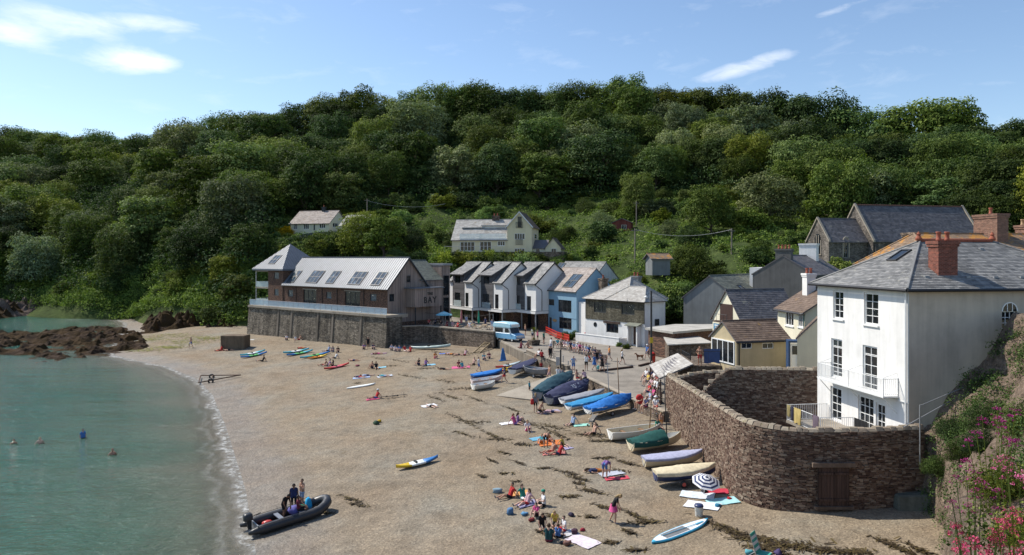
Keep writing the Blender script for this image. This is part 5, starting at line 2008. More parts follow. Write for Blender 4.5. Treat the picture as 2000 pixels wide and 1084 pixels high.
# == BIG GARDEN WALL OF RUBBLE STONE
M_STONE = tinted('wall_stone',(0.085,0.05,0.038),(0.17,0.112,0.081),(0.285,0.22,0.165),0.9,((0.36,0.32,0.26),1.3,0.64),1.6,0.5,0.25,7.0)
M_MORTAR = mat_concrete('wall_mortar',(0.17,0.125,0.095),True)
def stone_variants(n,seed):
 out = []
 rs = np.random.default_rng(seed)
 for k in range(n):
  m = MB()
  j = lambda: rs.uniform(-0.16,0.16)
  p = [(-.5 + j(),-.5 + j() * .5,-.5 + j()),(.5 + j(),-.5 + j() * .5,-.5 + j()),(.5 + j(),.5,-.5 + j()),(-.5 + j(),.5,-.5 + j()),
   (-.5 + j(),-.5 + j() * .5,.5 + j()),(.5 + j(),-.5 + j() * .5,.5 + j()),(.5 + j(),.5,.5 + j()),(-.5 + j(),.5,.5 + j())]
  out.append(p)
 return out
SV = stone_variants(10,5)
def rubble_wall(name,label,path,thick,zbot,zbot_in,seed,coping=True,n_parts=260,inner=False,course=(0.065,0.135),lens=(0.12,0.38)):
 root = thing(name,label,'wall',(path[0][0],path[0][1],0))
 O = Vector((path[0][0],path[0][1],0))
 rs = random.Random(seed)
 P_ = [Vector(p) for p in path]
 seg = [(b - a).xy.length for a,b in zip(P_[:-1],P_[1:])]
 L = sum(seg)
 def pos(s):
  for a,b,l in zip(P_[:-1],P_[1:],seg):
   if s <= l or b is P_[-1]:
    t = s / l
    d = (b - a).xy.normalized()
    return a.lerp(b,t),Vector((d.x,d.y,0))
   s -= l
 m = MB()
 k = int(L / 0.5)
 rings = []
 for i in range(k + 1):
  p,d = pos(L * i / k * 0.9999)
  n = Vector((-d.y,d.x,0))
  a,b = p + n * 0.0 - O,p - n * thick - O
  zt = p.z - 0.02
  bat = 0.035 * 5
  rings.append([Vector((a.x,a.y,zt)),Vector((a.x + n.x * bat,a.y + n.y * bat,zbot)),Vector((b.x,b.y,zbot_in)),Vector((b.x,b.y,zt))])
 m.loft(rings,True,True)
 m.build('core',M_MORTAR,root)
 stones = []
 z = zbot
 row = 0
 zmax = max(p.z for p in P_)
 while z < zmax - 0.05:
  h = rs.uniform(*course)
  s = rs.uniform(0,0.3)
  while s < L:
   l = rs.uniform(*lens)
   p,d = pos(min(L * 0.999,s + l / 2))
   if z + h < p.z - 0.03:
    n = Vector((-d.y,d.x,0))
    fr = (zmax - z) / 5 * 0.035 * 5
    c = p + n * (fr * 0.95 + 0.005) - O
    tl = rs.uniform(-0.09,0.09)
    stones.append((Vector((c.x,c.y,z + h / 2 + rs.uniform(-0.025,0.025))),(d + Vector((0,0,tl))).normalized(),n,l - 0.012,h * rs.uniform(0.8,1.12),rs.uniform(0.07,0.17),rs.random(),rs.randrange(len(SV))))
   s += l
  z += h
  row += 1
 if inner:
  z = zbot_in
  while z < zmax - 0.05:
   h = rs.uniform(*course)
   s = rs.uniform(0,0.3)
   while s < L:
    l = rs.uniform(*lens)
    p,d = pos(min(L * 0.999,s + l / 2))
    if z + h < p.z - 0.03:
     n = Vector((d.y,-d.x,0))
     c = p + n * thick - O
     stones.append((Vector((c.x,c.y,z + h / 2)),-d,n,l - 0.02,h - 0.014,rs.uniform(0.08,0.12),rs.random(),rs.randrange(len(SV))))
    s += l
   z += h
 def verts(st):
  c,d,n,l,h,t,_,v = st
  return [c + d * (q[0] * l) - n * (q[1] * t) + Vector((0,0,q[2] * h)) for q in SV[v]]
 def size(st):
  w = st[0] + O
  return st[3] * st[4] / max(w.y,1) ** 2 * (1.0 if st[2].dot(Vector((-w.x,-w.y,0))) > 0 else 0.0)
 order = sorted(range(len(stones)),key=lambda i: -size(stones[i]))
 single = set(order[:n_parts])
 rest = MB()
 for i,st in enumerate(stones):
  if i in single:
   q = MB()
   q.tint = st[6]
   q.hexa(verts(st))
   q.build('stone',M_STONE,root)
  else:
   rest.tint = st[6]
   rest.hexa(verts(st))
 if rest.f:
  rest.build('stones',M_STONE,root)['kind'] = 'stuff'
 if coping:
  s = 0.0
  while s < L - 0.1:
   l = min(rs.uniform(0.26,0.5),L - s)
   p,d = pos(min(L * 0.999,s + l / 2))
   n = Vector((-d.y,d.x,0))
   c = p - n * (thick / 2) - O
   hh = rs.uniform(0.08,0.2)
   q = MB()
   q.tint = rs.uniform(0.35,1.0)
   w2 = thick / 2 + rs.uniform(0.02,0.07)
   a = [c + d * x + n * y + Vector((0,0,zz)) for x,y,zz in ((-l / 2 + .01,w2,-0.04),(-l / 2 + .01,-w2,-0.04),(l / 2 - .01,-w2,-0.04),(l / 2 - .01,w2,-0.04),
    (-l / 2 + .03,w2 * .6,hh),(-l / 2 + .03,-w2 * .6,hh * .9),(l / 2 - .03,-w2 * .6,hh * .95),(l / 2 - .03,w2 * .55,hh))]
   q.hexa(a)
   q.build('coping_stone',M_COPST,root)
   s += l
 print(name,len(stones),'stones')
 return root
M_COPST = tinted('coping_stone',(0.14,0.105,0.08),(0.23,0.185,0.14),(0.33,0.285,0.22),0.95,((0.22,0.20,0.09),2.0,0.6),2.5,0.5,0.2,8)
def arc(cx,cy,r,a0,a1,z0,z1,n=8):
 return [(cx + r * math.cos(a0 + (a1 - a0) * k / n),cy + r * math.sin(a0 + (a1 - a0) * k / n),z0 + (z1 - z0) * k / n) for k in range(n + 1)]
# travel: from the house end, leftwards along the front, round the corner, then away along the beach (outer face on the left is towards camera/beach)
gpath = [(22.0,38.25,6.35),(18.6,37.9,6.3)] + arc(16.0,41.2,3.2,math.radians(-88),math.radians(-178),6.25,6.3,9) + [(12.75,45.5,6.2),(12.7,52,6.0),(12.75,57.0,5.8),(13.0,60.2,5.6)]
GW = rubble_wall('garden_wall','high curved rubble stone wall beside the beached dinghies',gpath,0.5,0.6,2.4,21,n_parts=225)
def wall_extras():
 z0,z1 = atd(1625,986,37.75).z,atd(1625,911,37.75).z
 x0,x1 = atd(1595,950,37.75).x,atd(1656,950,37.75).x
 O = GW.location
 for k in range(2):
  xa = x0 + (x1 - x0) * k / 2
  xb = x0 + (x1 - x0) * (k + 1) / 2
  m = MB()
  n = 5
  for j in range(n):
   a,b = xa + (xb - xa) * j / n,xa + (xb - xa) * (j + 1) / n
   m.box(a + 0.006 - O.x,b - 0.006 - O.x,37.58 - O.y + 0.012 * (j % 2),37.64 - O.y,z0,z1)
  m.box(xa + 0.03 - O.x,xb - 0.03 - O.x,37.53 - O.y,37.575 - O.y,z0 + 0.25,z0 + 0.38)
  m.box(xa + 0.03 - O.x,xb - 0.03 - O.x,37.53 - O.y,37.575 - O.y,z1 - 0.4,z1 - 0.27)
  m.build('shutter',M_OLDBD,GW)
 m = MB()
 m.box(x0 - 0.3 - O.x,x1 + 0.3 - O.x,37.5 - O.y,37.66 - O.y,z1 + 0.01,z1 + 0.24)
 m.box(x0 - 0.2 - O.x,x1 + 0.2 - O.x,37.46 - O.y,37.66 - O.y,z0 - 0.16,z0 - 0.01)
 m.build('lintel_and_sill',M_MORTAR,GW)
 m = MB()
 m.hexa([(20.0,37.1,0.8),(23.0,36.5,0.8),(23.0,38.2,0.8),(20.0,38.0,0.8),(20.2,37.5,3.0),(23.0,37.1,3.2),(23.0,38.2,3.2),(20.2,38.0,3.0)])
 o = m.build('concrete_apron',mat_concrete('green_stained_concrete',(0.13,0.135,0.11)),None,bevel=0.08)
 tag(o,'green stained concrete apron at the foot of the shaded wall','concrete block')
wall_extras()
rubble_wall('inner_wall','dark stone wall across the sunken garden, meeting the white house',[(21.4,49.2,7.75),(15.3,50.5,7.62),(14.3,50.8,6.8),(13.5,51.0,5.75)],0.5,2.6,2.6,31,n_parts=60)
rubble_wall('yard_wall','stone wall behind the sunken garden below the ochre building',[(19.4,58.2,6.2),(15.6,58.4,6.1),(13.2,58.2,5.6)],0.5,2.6,2.6,32,n_parts=20)
# == VILLAGE BEHIND THE WALL
def simple_box(H,name,mat,*b):
 m = MB()
 m.box(*b)
 return H.part(m,name,mat)
def build_village():
 e = Vector((0.75,-0.66,0)).normalized()
 H = House('grey_hall','grey rendered hall with broad mossy slate roof behind the cottage','building',atd(1335,609,100),e)
 H.walls(0,7.8,0,16,-6,2.05,M_GREYR,(),(),'y',5.0)
 H.roof_gable(0,7.8,0,16,2.05,5.0,'y',M_SL_GREEN,0.3,0.15,0.28,0.36)
 for px,py in ((1449.5,564),(1477,564),(1516,561)):
  u,v = H.roof_uv(H.q1,px,py)
  H.skylight(H.q1,u,v,1.2,1.3,1,1,glass=M_GLASS)
 H = House('dark_gabled_house','dark rendered gabled house with a row of red chimney pots','house',atd(1470,560,95),e)
 b = H.A.z
 ze,zr = 13.2 - b,15.0 - b
 H.walls(0,8,0,12,-6,ze,M_DKREND,(),(),'y',zr + 0.6)
 H.roof_gable(0,8,0,12,ze,zr + 0.6,'y',M_SL_DARK,0.15,0.05,0.28,0.36)
 H.chimney(4.0,0.45,ze,zr + 1.5,2.0,0.8,M_DKREND,4)
 H.chimney(4.2,9.0,ze,zr + 2.3,2.3,1.0,M_WHITE,0)
 simple_box(H,'rear_annex',M_WHITE,-3.4,-0.1,7,11,-5,ze + 0.8)
 e2 = Vector((0.95,0.31,0)).normalized()
 H = House('boathouse','old boathouse with steep dark slate roof and open loft','building',(25.0,78.0,4.6),e2)
 H.walls(0,7.5,0,5.5,-1,3.9,M_CREAM2,(),(),'x',7.1)
 H.roof_gable(0,7.5,0,5.5,3.9,7.1,'x',M_SL_DARK,0.25,0.2,0.26,0.34)
 M = H.ML(0)
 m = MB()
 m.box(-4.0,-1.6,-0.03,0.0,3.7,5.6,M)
 H.part(m,'loft_shade_panel',plain('loft_shadow',(0.05,0.025,0.02),0.9))  # flat dark panel painting the shade inside the open loft
 m = MB()
 m.box(-4.2,-1.4,-0.9,-0.04,3.55,3.68,M)
 H.part(m,'loft_platform',M_OLDBD)
 railing(H.root,[M @ Vector((-4.1,-0.85,3.68)),M @ Vector((-1.5,-0.85,3.68))],0.8,M_IRON,0.6,0.02,0.025)
 m = MB()
 m.box(-3.9,-1.9,-0.96,-0.92,2.7,3.4,M)
 sg = H.part(m,'sign_board',plain('sign_blue',(0.10,0.24,0.36),0.6))
 m = MB()
 for r_,n_ in ((3.2,5),(2.95,4)):
  for k in range(n_):
   a = -3.65 + k * 0.33 + (5 - n_) * 0.16
   m.box(a,a + 0.24,-0.975,-0.962,r_ - 0.07,r_ + 0.07,M)
 m.build('sign_lettering',M_WFRAME,sg)
 e3 = Vector((0.1,-0.995,0)).normalized()
 A = Vector((27.0,66.0,5.0)) - e3 * 5.4
 H = House('cream_tiled_house','cream house with brown tiled roof beside the white house','house',(A.x,A.y,5.0),e3)
 wins = [H.frect(1534,606,1550,636),H.frect(1559,612,1571,639)]
 H.walls(0,5.4,0,6.5,-1,5.45,M_CREAM2,wins,(),'x',7.4)
 for g in wins:
  window(H.root,H.MF(),g,3,1,M_WFRAME,sill=M_WFRAME,fw=0.09,bar=0.07)
 H.roof_gable(0,5.4,0,6.5,5.45,7.4,'x',M_TILE_BR,0.35,0.2,0.3,0.24)
 H.gutter((-0.2,-0.4,5.22),(5.6,-0.4,5.22))
 H.pipe(5.3,-0.08,0,5.2,0.05,plain('green_pipe',(0.05,0.13,0.10),0.5))
 H.chimney(1.6,2.4,6,8.85,0.9,0.9,M_WHITE,2)
 H.chimney(3.4,3.4,6,8.1,0.7,0.9,M_REDBRICK,2)
 e4 = Vector((0.963,0.27,0)).normalized()
 H = House('ochre_building','low ochre building with brown slate roof and white glazed end','building',atd(1438,714,61),e4)
 hw = [H.frect(1448,669.5,1469,681),H.frect(1489,669.5,1511,681)]
 H.walls(0,5.2,0,4,-2,2.1,M_YELLOW,hw,(),'x',3.5)
 for g in hw:
  window(H.root,H.MF(),g,2,1,M_WFRAME,fw=0.06)
 H.roof_gable(0,5.2,0,4,2.1,3.5,'x',M_TILE_BR,0.2,0.15,0.26,0.32)
 H.gutter((-0.1,-0.25,1.95),(5.3,-0.25,1.95))
 H.pipe(0.25,-0.07,-0.3,1.9)
 M = H.ML(0)
 window(H.root,M,(-3.8,-0.2,0.0,2.0),4,1,M_WFRAME,depth=-0.03,fw=0.1,bar=0.09,name='glazed_end')
 H = House('cream_gable','small cream stone gable end tucked against the white house','house',atd(1557,722,57),Vector((0.9,-0.43,0)).normalized())
 gw = [(1.75,2.75,0.2,1.8)]
 H.walls(0,3.4,0,6,-2,2.45,mat_wall('painted_stone',(0.66,0.60,0.43),0.2,bump=0.6),gw,(),'y',4.25)
 window(H.root,H.MF(),gw[0],2,1,M_WFRAME,fw=0.09)
 H.roof_gable(0,3.4,0,6,2.45,4.25,'y',M_TILE_BR,0.1,0.05,0.28,0.3)
 H = House('blue_porch','dark blue timber porch with white door between the cream buildings','porch',atd(1540,721,58.5),Vector((0.97,-0.2,0)).normalized())
 M_NAVY = plain('navy_paint',(0.025,0.06,0.14),0.5)
 m = MB()
 m.box(0,0.14,0,1.2,0,2.15)
 m.box(0.95,1.25,0,1.2,0,2.15)
 m.box(0,1.25,0,1.2,2.152,2.32)
 H.part(m,'porch_frame',M_NAVY)
 simple_box(H,'door',M_WFRAME,0.16,0.93,0.1,0.16,0.02,2.1)
 simple_box(H,'door_glass',M_GLASS,0.3,0.8,0.08,0.098,1.2,1.9)
 H = House('grey_roofed_house','grey slate roofed house glimpsed behind the blue house','house',(7.2,131.5,3.6),Vector((0.7,-0.714,0)))
 H.walls(0,9.5,0,8,0,7.7,M_WHITE,(),(),'x',10.9)
 H.roof_gable(0,9.5,0,8,7.7,10.9,'x',M_SL_GREY,0.25,0.1,0.26,0.34)
 u,v = H.roof_uv(H.q1,1096,519)
 H.skylight(H.q1,u,v,1.6,1.4,2,1)
 H = House('lichen_roofed_house','house with orange lichened roof and brick chimneys behind the white house','house',(29.8,62.0,6.0),WE)
 H.walls(0,10.0,0,15,-2,8.8,M_GREYR)
 H.roof_hip(0,10,0,15,8.8,(5,1.6,11.35),(5,13,11.35),M_TILE_OR,0.2,0.3,0.25)
 q = H.fx(1755,455,2.0)
 H.chimney(1.2,4.6,8.5,11.55,1.9,0.9,M_RUBBLE,0)
 H.chimney(5.2,8.3,10,12.9,2.4,1.0,mat_brick('dull_brick',(0.16,0.075,0.05),(0.22,0.11,0.075),(0.28,0.15,0.10),(0.2,0.16,0.13)),1)
 H.chimney(2.0,14.6,8,12.2,1.2,1.0,MATS['dull_brick'],3,plain('buff_pot',(0.45,0.30,0.17),0.8))
 def flat(name,label,px,z,zb,roofmat,wallmat,edge=0.14,cat='shed'):
  pts = [at(a,b,z) for a,b in px]
  c = sum(pts,Vector()) / len(pts)
  t = thing(name,label,cat,(c.x,c.y,zb))
  lp = [p - Vector((c.x,c.y,zb)) for p in pts]
  m = MB()
  m.prism([p - Vector((0,0,edge)) for p in lp],(0,0,edge))
  m.build('roof',roofmat,t)
  ins = [Vector((p.x * 0.93,p.y * 0.93,0)) for p in lp]
  m = MB()
  m.prism(ins,(0,0,lp[0].z - edge - 0.004))
  m.build('wall',wallmat,t)
  return t
 M_FLAT = mat_concrete('felt_roof',(0.42,0.40,0.36),False)
 flat('flat_roofed_garage','garage with long pale flat roof right of the slate-hung cottage',[(1260,640),(1314,648),(1372,643),(1412,640),(1412,633),(1318,633)],6.9,3.6,M_FLAT,M_BRICK,0.25)
 flat('stone_store','low stone store with pale flat roof by the lamp post',[(1296,658),(1304,673),(1394,669),(1360,655)],6.1,3.6,M_FLAT,M_RUBBLE,0.1)
 t = thing('lean_to','lean-to with silvery slate roof above the crowded benches','shed',(13.2,62.5,3.1))
 O = Vector((13.2,62.5,3.1))
 q = [at(1288,739,5.3),at(1354,711,6.7),at(1324,690,6.7),at(1268,713,5.3)]
 q = [p - O for p in q]
 m = MB()
 m.hexa([p - Vector((0,0,0.1)) for p in q] + q)
 ro = m.build('roof',M_SL_DARK,t)
 slates(ro,[q[0],q[3],q[2],q[1]],M_SL_PALE,0.3,0.4)
 m = MB()
 a,b = q[1],q[2]
 m.hexa([Vector((a.x,a.y,-1)),Vector((a.x + 0.4,a.y,-1)),Vector((b.x + 0.4,b.y,-1)),Vector((b.x,b.y,-1)),a - Vector((0,0,.12)),a + Vector((.4,0,-.12)),b + Vector((.4,0,-.12)),b - Vector((0,0,.12))])
 m.build('rear_wall',M_RUBBLE,t)
 for k in (0,3):
  m = MB()
  p = q[k]
  m.tube([(p.x + 0.1,p.y,-0.2),(p.x + 0.1,p.y,p.z - 0.1)],0.06,6)
  m.build('post',M_OLDBD,t)
 o = cloth('tarpaulin_screen','blue tarpaulin stretched along the yard railing by the ochre building',atd(1375,682,64),atd(1429,682,63),1.25,plain('blue_tarp',(0.07,0.11,0.24),0.7),0.02,'tarpaulin',None,14)
 t = thing('raised_yard','small raised yard with railings behind the lean-to','yard',(16.5,64.5,3.0))
 m = MB()
 m.box(-0.9,4.2,-1.4,5.0,0.0,2.9)
 m.build('platform',M_RUBBLE,t)
 railing(t,[(-0.8,-1.3,2.9),(-0.8,1.6,2.9)],1.0,M_IRON,0.12,0.012,0.02)
 railing(t,[(-0.75,-1.35,2.9),(4.0,-1.35,2.9)],1.3,M_IRON,1.2,0.012,0.025)
 p = hill_hit(1216,452)
 H = House('red_shed','small red timber shed among bushes on the hillside','shed',p,Vector((0.95,-0.3,0)))
 H.walls(-2.4,2.0,0,3,-1.5,2.0,mat_boards('red_boards',(0.22,0.06,0.045),0.2),[(-0.3,0.9,0.5,1.5)],(),'y',2.9)
 window(H.root,H.MF(),(-0.3,0.9,0.5,1.5),2,1,M_WFRAME)
 H.roof_gable(-2.4,2.0,0,3,2.0,2.9,'y',M_SL_DARK,0.25,0.2,slate=False)
 A = atd(1274,514,118)
 H = House('rusty_roofed_shed','pale shed with rusty orange roof at the foot of the hill','shed',A,Vector((0.97,0.24,0)))
 H.walls(0,3.2,0,2.6,-2.0,0.8,M_GREYR,(),(),'x',1.5)
 H.roof_gable(0,3.2,0,2.6,0.8,1.5,'x',M_TILE_OR,0.4,0.4,slate=True,e=0.4,w=0.5)
build_village()
# == CLIFF AT THE RIGHT EDGE
def cliff_z(X,Y):
 xf = np.interp(Y,[2,6,10,15,20,28,33,35.5,37,38.6,46],[2.6,3.6,5.2,8.0,11.2,16.6,19.8,20.9,21.4,21.2,23])
 xf = xf + (fbm(X / 1.3,Y / 1.3,47,3) - 0.5) * 0.8
 d = X - xf
 z = 1.2 + np.where(d > 0,np.minimum(5 * d,4.4 + 1.35 * (d - 0.88)),1.2 * d)
 nz = (fbm(X / 2.3,Y / 2.3,41,5) - 0.5) * 2.6 + (fbm(X / 0.7,Y / 0.7,43,3) - 0.5) * 0.9
 z = z + nz * np.clip(d / 1.0,0,1)
 lim = np.interp(Y,[2,9,12,16,22,30,40],[12.6,12.2,9.8,8.0,8.4,10.4,12.6])
 z = np.minimum(z,lim + nz * 0.35)
 xe = 0.6 * Y + (fbm(X / 0.6,Y / 0.6,53,3) - 0.5) * 0.2
 led = (12.15 + 0.45 * np.clip(X - xe,0,3) + nz * 0.06) * smooth((X - xe) / 0.15) * smooth((10.4 - Y) / 0.8)
 return np.maximum(z,led)
cl = structure(grid_mesh('cliff',np.arange(1.5,34,0.2),np.arange(3,39,0.2),cliff_z,M_CLIFF,keep=lambda X,Y: cliff_z(X,Y) > 0.2))
cl['label'] = 'brown earth cliff at the right edge'
# steps rail beside the house
t = thing('step_railing','pale handrail and post on the steps beside the white house','railing',(21.4,37.6,5.0))
m = MB()
m.tube([(0,0,-0.4),(0,0,2.75)],0.035,8)
m.build('post',M_STEEL,t)
m = MB()
m.tube([(0,0,2.7),(3.1,0.9,3.6)],0.022,6)
m.tube([(-0.7,0.3,1.5),(3.1,0.9,3.3)],0.022,6)
m.build('rail',M_STEEL,t)
# == SHRUBS, UNDERGROWTH, ROCKS
def plant_understory():
 rs = np.random.default_rng(77)
 V,T = [],[]
 step = 6.2
 lobes = []
 for gx in np.arange(-330,190,step):
  for gy in np.arange(120,455,step):
   x,y = gx + rs.uniform(-2.5,2.5),gy + rs.uniform(-2.5,2.5)
   px = CX + F * x / y
   if px < -120 or px > 2120:
    continue
   dmin = interp(px,WOODX,WOODD)
   dmax = interp(px,[0,250,400,600,900,1200,1500,1800,2000],[445,435,342,302,292,286,264,230,210])
   if y < dmin - 2.5 or y > dmax:
    continue
   r = rs.uniform(3.4,5.4)
   hgt = rs.uniform(4.0,8.0) * (0.7 if y < dmin + 5 else 1.0)
   if fit_sky(x,y,1.0) is None:
    continue
   lobes.append((x,y,hz(x,y) + hgt * 0.45,r,r,hgt * 0.6))
 lob = np.array(lobes)
 n = len(lob) * 420
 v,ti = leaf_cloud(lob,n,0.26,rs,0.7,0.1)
 me = mesh_quads('woodland',v,ti * 0.8,LEAF['dark'])  # darker leaf colour stands in for shadow among the trunks
 o = bpy.data.objects.new('woodland',me)
 COL.objects.link(o)
 tag(o,'closed mass of wood filling the hill between the single trees','wood',kind='stuff')
 print('understory domes',len(lob))
plant_understory()
def plant_scrub():
 rs = np.random.default_rng(78)
 lobes = []
 n = 0
 while n < 3400:
  px = rs.uniform(-60,2080)
  dmax = interp(px,WOODX,WOODD) + 6
  dmin = interp(px,[-60,0,250,400,500,620,760,1000,1150,1300,1450,1600,1800,2080],[203,205,180,150,146,158,146,143,128,112,106,92,95,85])
  y = rs.uniform(dmin,max(dmax,dmin + 16))
  x = (px - CX) / F * y
  if blocked(x,y,0.6):
   continue
  r = rs.uniform(0.7,1.9)
  lobes.append((x,y,hz(x,y) + r * 0.15,r,r,r * rs.uniform(0.45,0.8)))
  n += 1
 for _ in range(950):
  px = rs.uniform(-40,500)
  y = interp(px,[-40,60,150,250,400,500],[203,194,183,177,149,143]) + rs.uniform(0,28)
  x = (px - CX) / F * y
  r = rs.uniform(1.4,2.8)
  if not blocked(x,y,1):
   lobes.append((x,y,hz(x,y) + r * 0.25,r,r,r * rs.uniform(0.5,0.9)))
 lob = np.array(lobes)
 v,ti = leaf_cloud(lob,len(lob) * 85,0.17,rs,0.9,0.15)
 me = mesh_quads('undergrowth',v,ti,LEAF['bright'])
 o = bpy.data.objects.new('undergrowth',me)
 COL.objects.link(o)
 tag(o,'tangled bramble and bracken covering the open hillside','undergrowth',kind='stuff')
FOOT = []
def footprint(H_root,pad=0.6):
 pts = []
 M = Matrix.LocRotScale(H_root.location,H_root.rotation_euler,None)
 lo,hi = [1e9,1e9],[-1e9,-1e9]
 for c in H_root.children:
  if c.type == 'MESH' and len(c.data.vertices) and len(c.data.vertices) < 3000:
   co = np.empty(len(c.data.vertices) * 3)
   c.data.vertices.foreach_get('co',co)
   co = co.reshape(-1,3)
   lo = [min(lo[k],co[:,k].min()) for k in range(2)]
   hi = [max(hi[k],co[:,k].max()) for k in range(2)]
 FOOT.append((M.inverted(),lo[0] - pad,hi[0] + pad,lo[1] - pad,hi[1] + pad))
for o in list(bpy.data.objects):
 if o.parent is None and o.type == 'EMPTY' and o.get('category') in ('house','building','church','shed','porch'):
  footprint(o)
def blocked(x,y,r=0.0):
 for Mi,a,b,c,d in FOOT:
  q = Mi @ Vector((x,y,0))
  if a - r < q.x < b + r and c - r < q.y < d + r:
   return True
 return False
plant_scrub()
SHRUB_N = [0]
def add_shrub(x,y,s,leaf,label,group,k=None,sz=None,z=None):
 k = random.randrange(len(SHRUBS)) if k is None else k
 plant('shrub',('foliage','stem'),SHRUBS[k],(x,y,(hz(x,y) if z is None else z) - 0.2),s,random.uniform(0,6.28),leaf,label,'shrub',group,sz)
 SHRUB_N[0] += 1
def plant_shrubs():
 rs = random.Random(5)
 taken = []
 tries = 0
 zones = [(260,'at the foot of the wood across the lagoon'),(480,'on the cliff above the shore rocks'),(560,'on the slope left of the zinc tower'),(700,'below the pale bungalow'),(880,'between the bungalow and the cream house'),(1130,'around the cream house'),
   (1330,'on the slope above the slate-hung cottage'),(1560,'above the grey hall'),(3000,'around the church')]
 LK = {'mid': 'mid green','olive': 'olive green','bright': 'bright green','dark': 'dark green','silver': 'silvery','gorse': 'yellow flowering'}
 while len(taken) < 285 and tries < 6000:
  tries += 1
  px = rs.uniform(0,2060)
  dmax = interp(px,WOODX,WOODD) + 4
  if px < 540:
   dmax += 9
  dmin = interp(px,[0,250,400,500,560,620,760,1000,1150,1300,1450,1600,1800,2080],[205,180,150,145,150,157,145,142,127,110,104,90,96,84])
  y = dmin + (dmax - dmin) * rs.random()
  x = (px - CX) / F * y
  s = rs.choice((0.6,0.75,0.9,1.1,1.3,1.6))
  if 860 < px < 1110 and 143 < y < 152:
   s = 0.5
  if blocked(x,y,1.1 * s) or any((x - a) ** 2 + (y - b) ** 2 < (0.75 * (s + c)) ** 2 * 1.9 for a,b,c in taken):
   continue
  zt = hz(x,y) + 2.8 * s
  row = HY - (zt - ZC) / y * F
  if (565 < px < 690 and y < 176 and row < 468) or (880 < px < 1125 and y < 150 and row < 494) or (1570 < px < 1900 and y < 112 and row < 500) or (1195 < px < 1240 and y < 140 and row < 455):
   continue
  q = rs.random()
  leaf = 'mid' if q < 0.34 else 'olive' if q < 0.62 else 'bright' if q < 0.78 else 'dark' if q < 0.9 else 'silver'
  zone = next(nm for lim,nm in zones if px < lim)
  size = 'low' if s < 0.8 else 'tall' if s > 1.2 else 'rounded'
  lab = '%s %s shrub %s' % (size,LK[leaf],zone)
  add_shrub(x,y,s,leaf,lab,lab.replace('shrub','shrubs'))
  taken.append((x,y,s))
 print('shrubs',len(taken),tries)
plant_shrubs()
# gorse beside the bungalow
for k,(px,py,d,s) in enumerate(((557,448,177,0.9),(545,463,174,0.7),(566,441,179,0.6))):
 p = atd(px,py,d)
 add_shrub(p.x,p.y,s,'gorse',['large','low','small'][k] + ' yellow gorse bush left of the bungalow','yellow gorse beside the bungalow',1)
def rooted(top,leaf,label,group):
 g = hz(top.x,top.y)
 s = min(1.7,max(0.3,(top.z - g) / 2.6))
 add_shrub(top.x,top.y,s * 0.85,leaf,label,group,3,s)
def screen_shrubs():
 rs = random.Random(17)
 for k in range(26):
  px = 866 + k * 10.2 + rs.uniform(-4,4)
  d = rs.uniform(142.5,145.5)
  rooted(atd(px,497 + rs.uniform(-4,4),d),rs.choice(('mid','olive','bright','dark')),'low shrub in the hedge below the cream house terrace','hedge shrubs below the cream house')
 for k in range(14):
  px = 556 + k * 10 + rs.uniform(-4,4)
  rooted(atd(px,468 + rs.uniform(-4,4) - (0 if k < 3 else 6),rs.uniform(158,162)),rs.choice(('mid','olive','dark')),'low shrub growing against the dark retaining wall','shrubs against the retaining wall')
 for k,(px,py,d) in enumerate(((1268,508,112),(1286,518,110),(1312,510,110),(1335,515,108))):
  rooted(atd(px,py,d),'mid','leafy shrub %s the rusty roofed shed' % ('left of','in front of','right of','well right of')[k],'shrubs around the rusty roofed shed')
screen_shrubs()
def special_trees():
 def t(px,d,s,leaf,label,k=None):
  x = (px - CX) / F * d
  add_tree(x,d,s,leaf,label=label)
 t(748,152,1.0,'mid','tall loose green tree behind the zinc roof, right of the bungalow')
 t(712,158,0.8,'olive','small olive tree in front of the pale annex')
 t(800,156,0.6,'dark','small dark tree above the rear slate wing')
 t(1028,172,0.45,'mid','small pointed tree rising behind the tall cream gable')
 t(1245,180,0.75,'olive','round olive tree above the red shed beside the upper pole')
 t(1390,146,0.85,'mid','round bright tree on the slope above the grey hall')
 t(1500,152,0.95,'silver','spreading silvery tree between the hall and the church')
 t(1640,150,1.1,'mid','broad domed tree directly behind the church roof')
 t(1690,158,1.0,'silver','pale domed tree behind the church ridge')
 t(1950,128,0.85,'dark','large leafy tree at the right edge beyond the church')
 t(1880,150,0.8,'mid','leafy tree right of the church nave')
 t(1350,122,0.5,'dark','small dark tree left of the grey hall')
 t(1325,112,0.42,'bright','small bright tree between the cottage and the grey hall')
 t(1600,100,0.28,'bright','small rounded bush in front of the chancel')
 t(462,150,0.6,'olive','leafy tree at the cliff edge left of the brick tower')
 t(440,156,0.7,'olive','overhanging olive tree above the shore rocks')
special_trees()
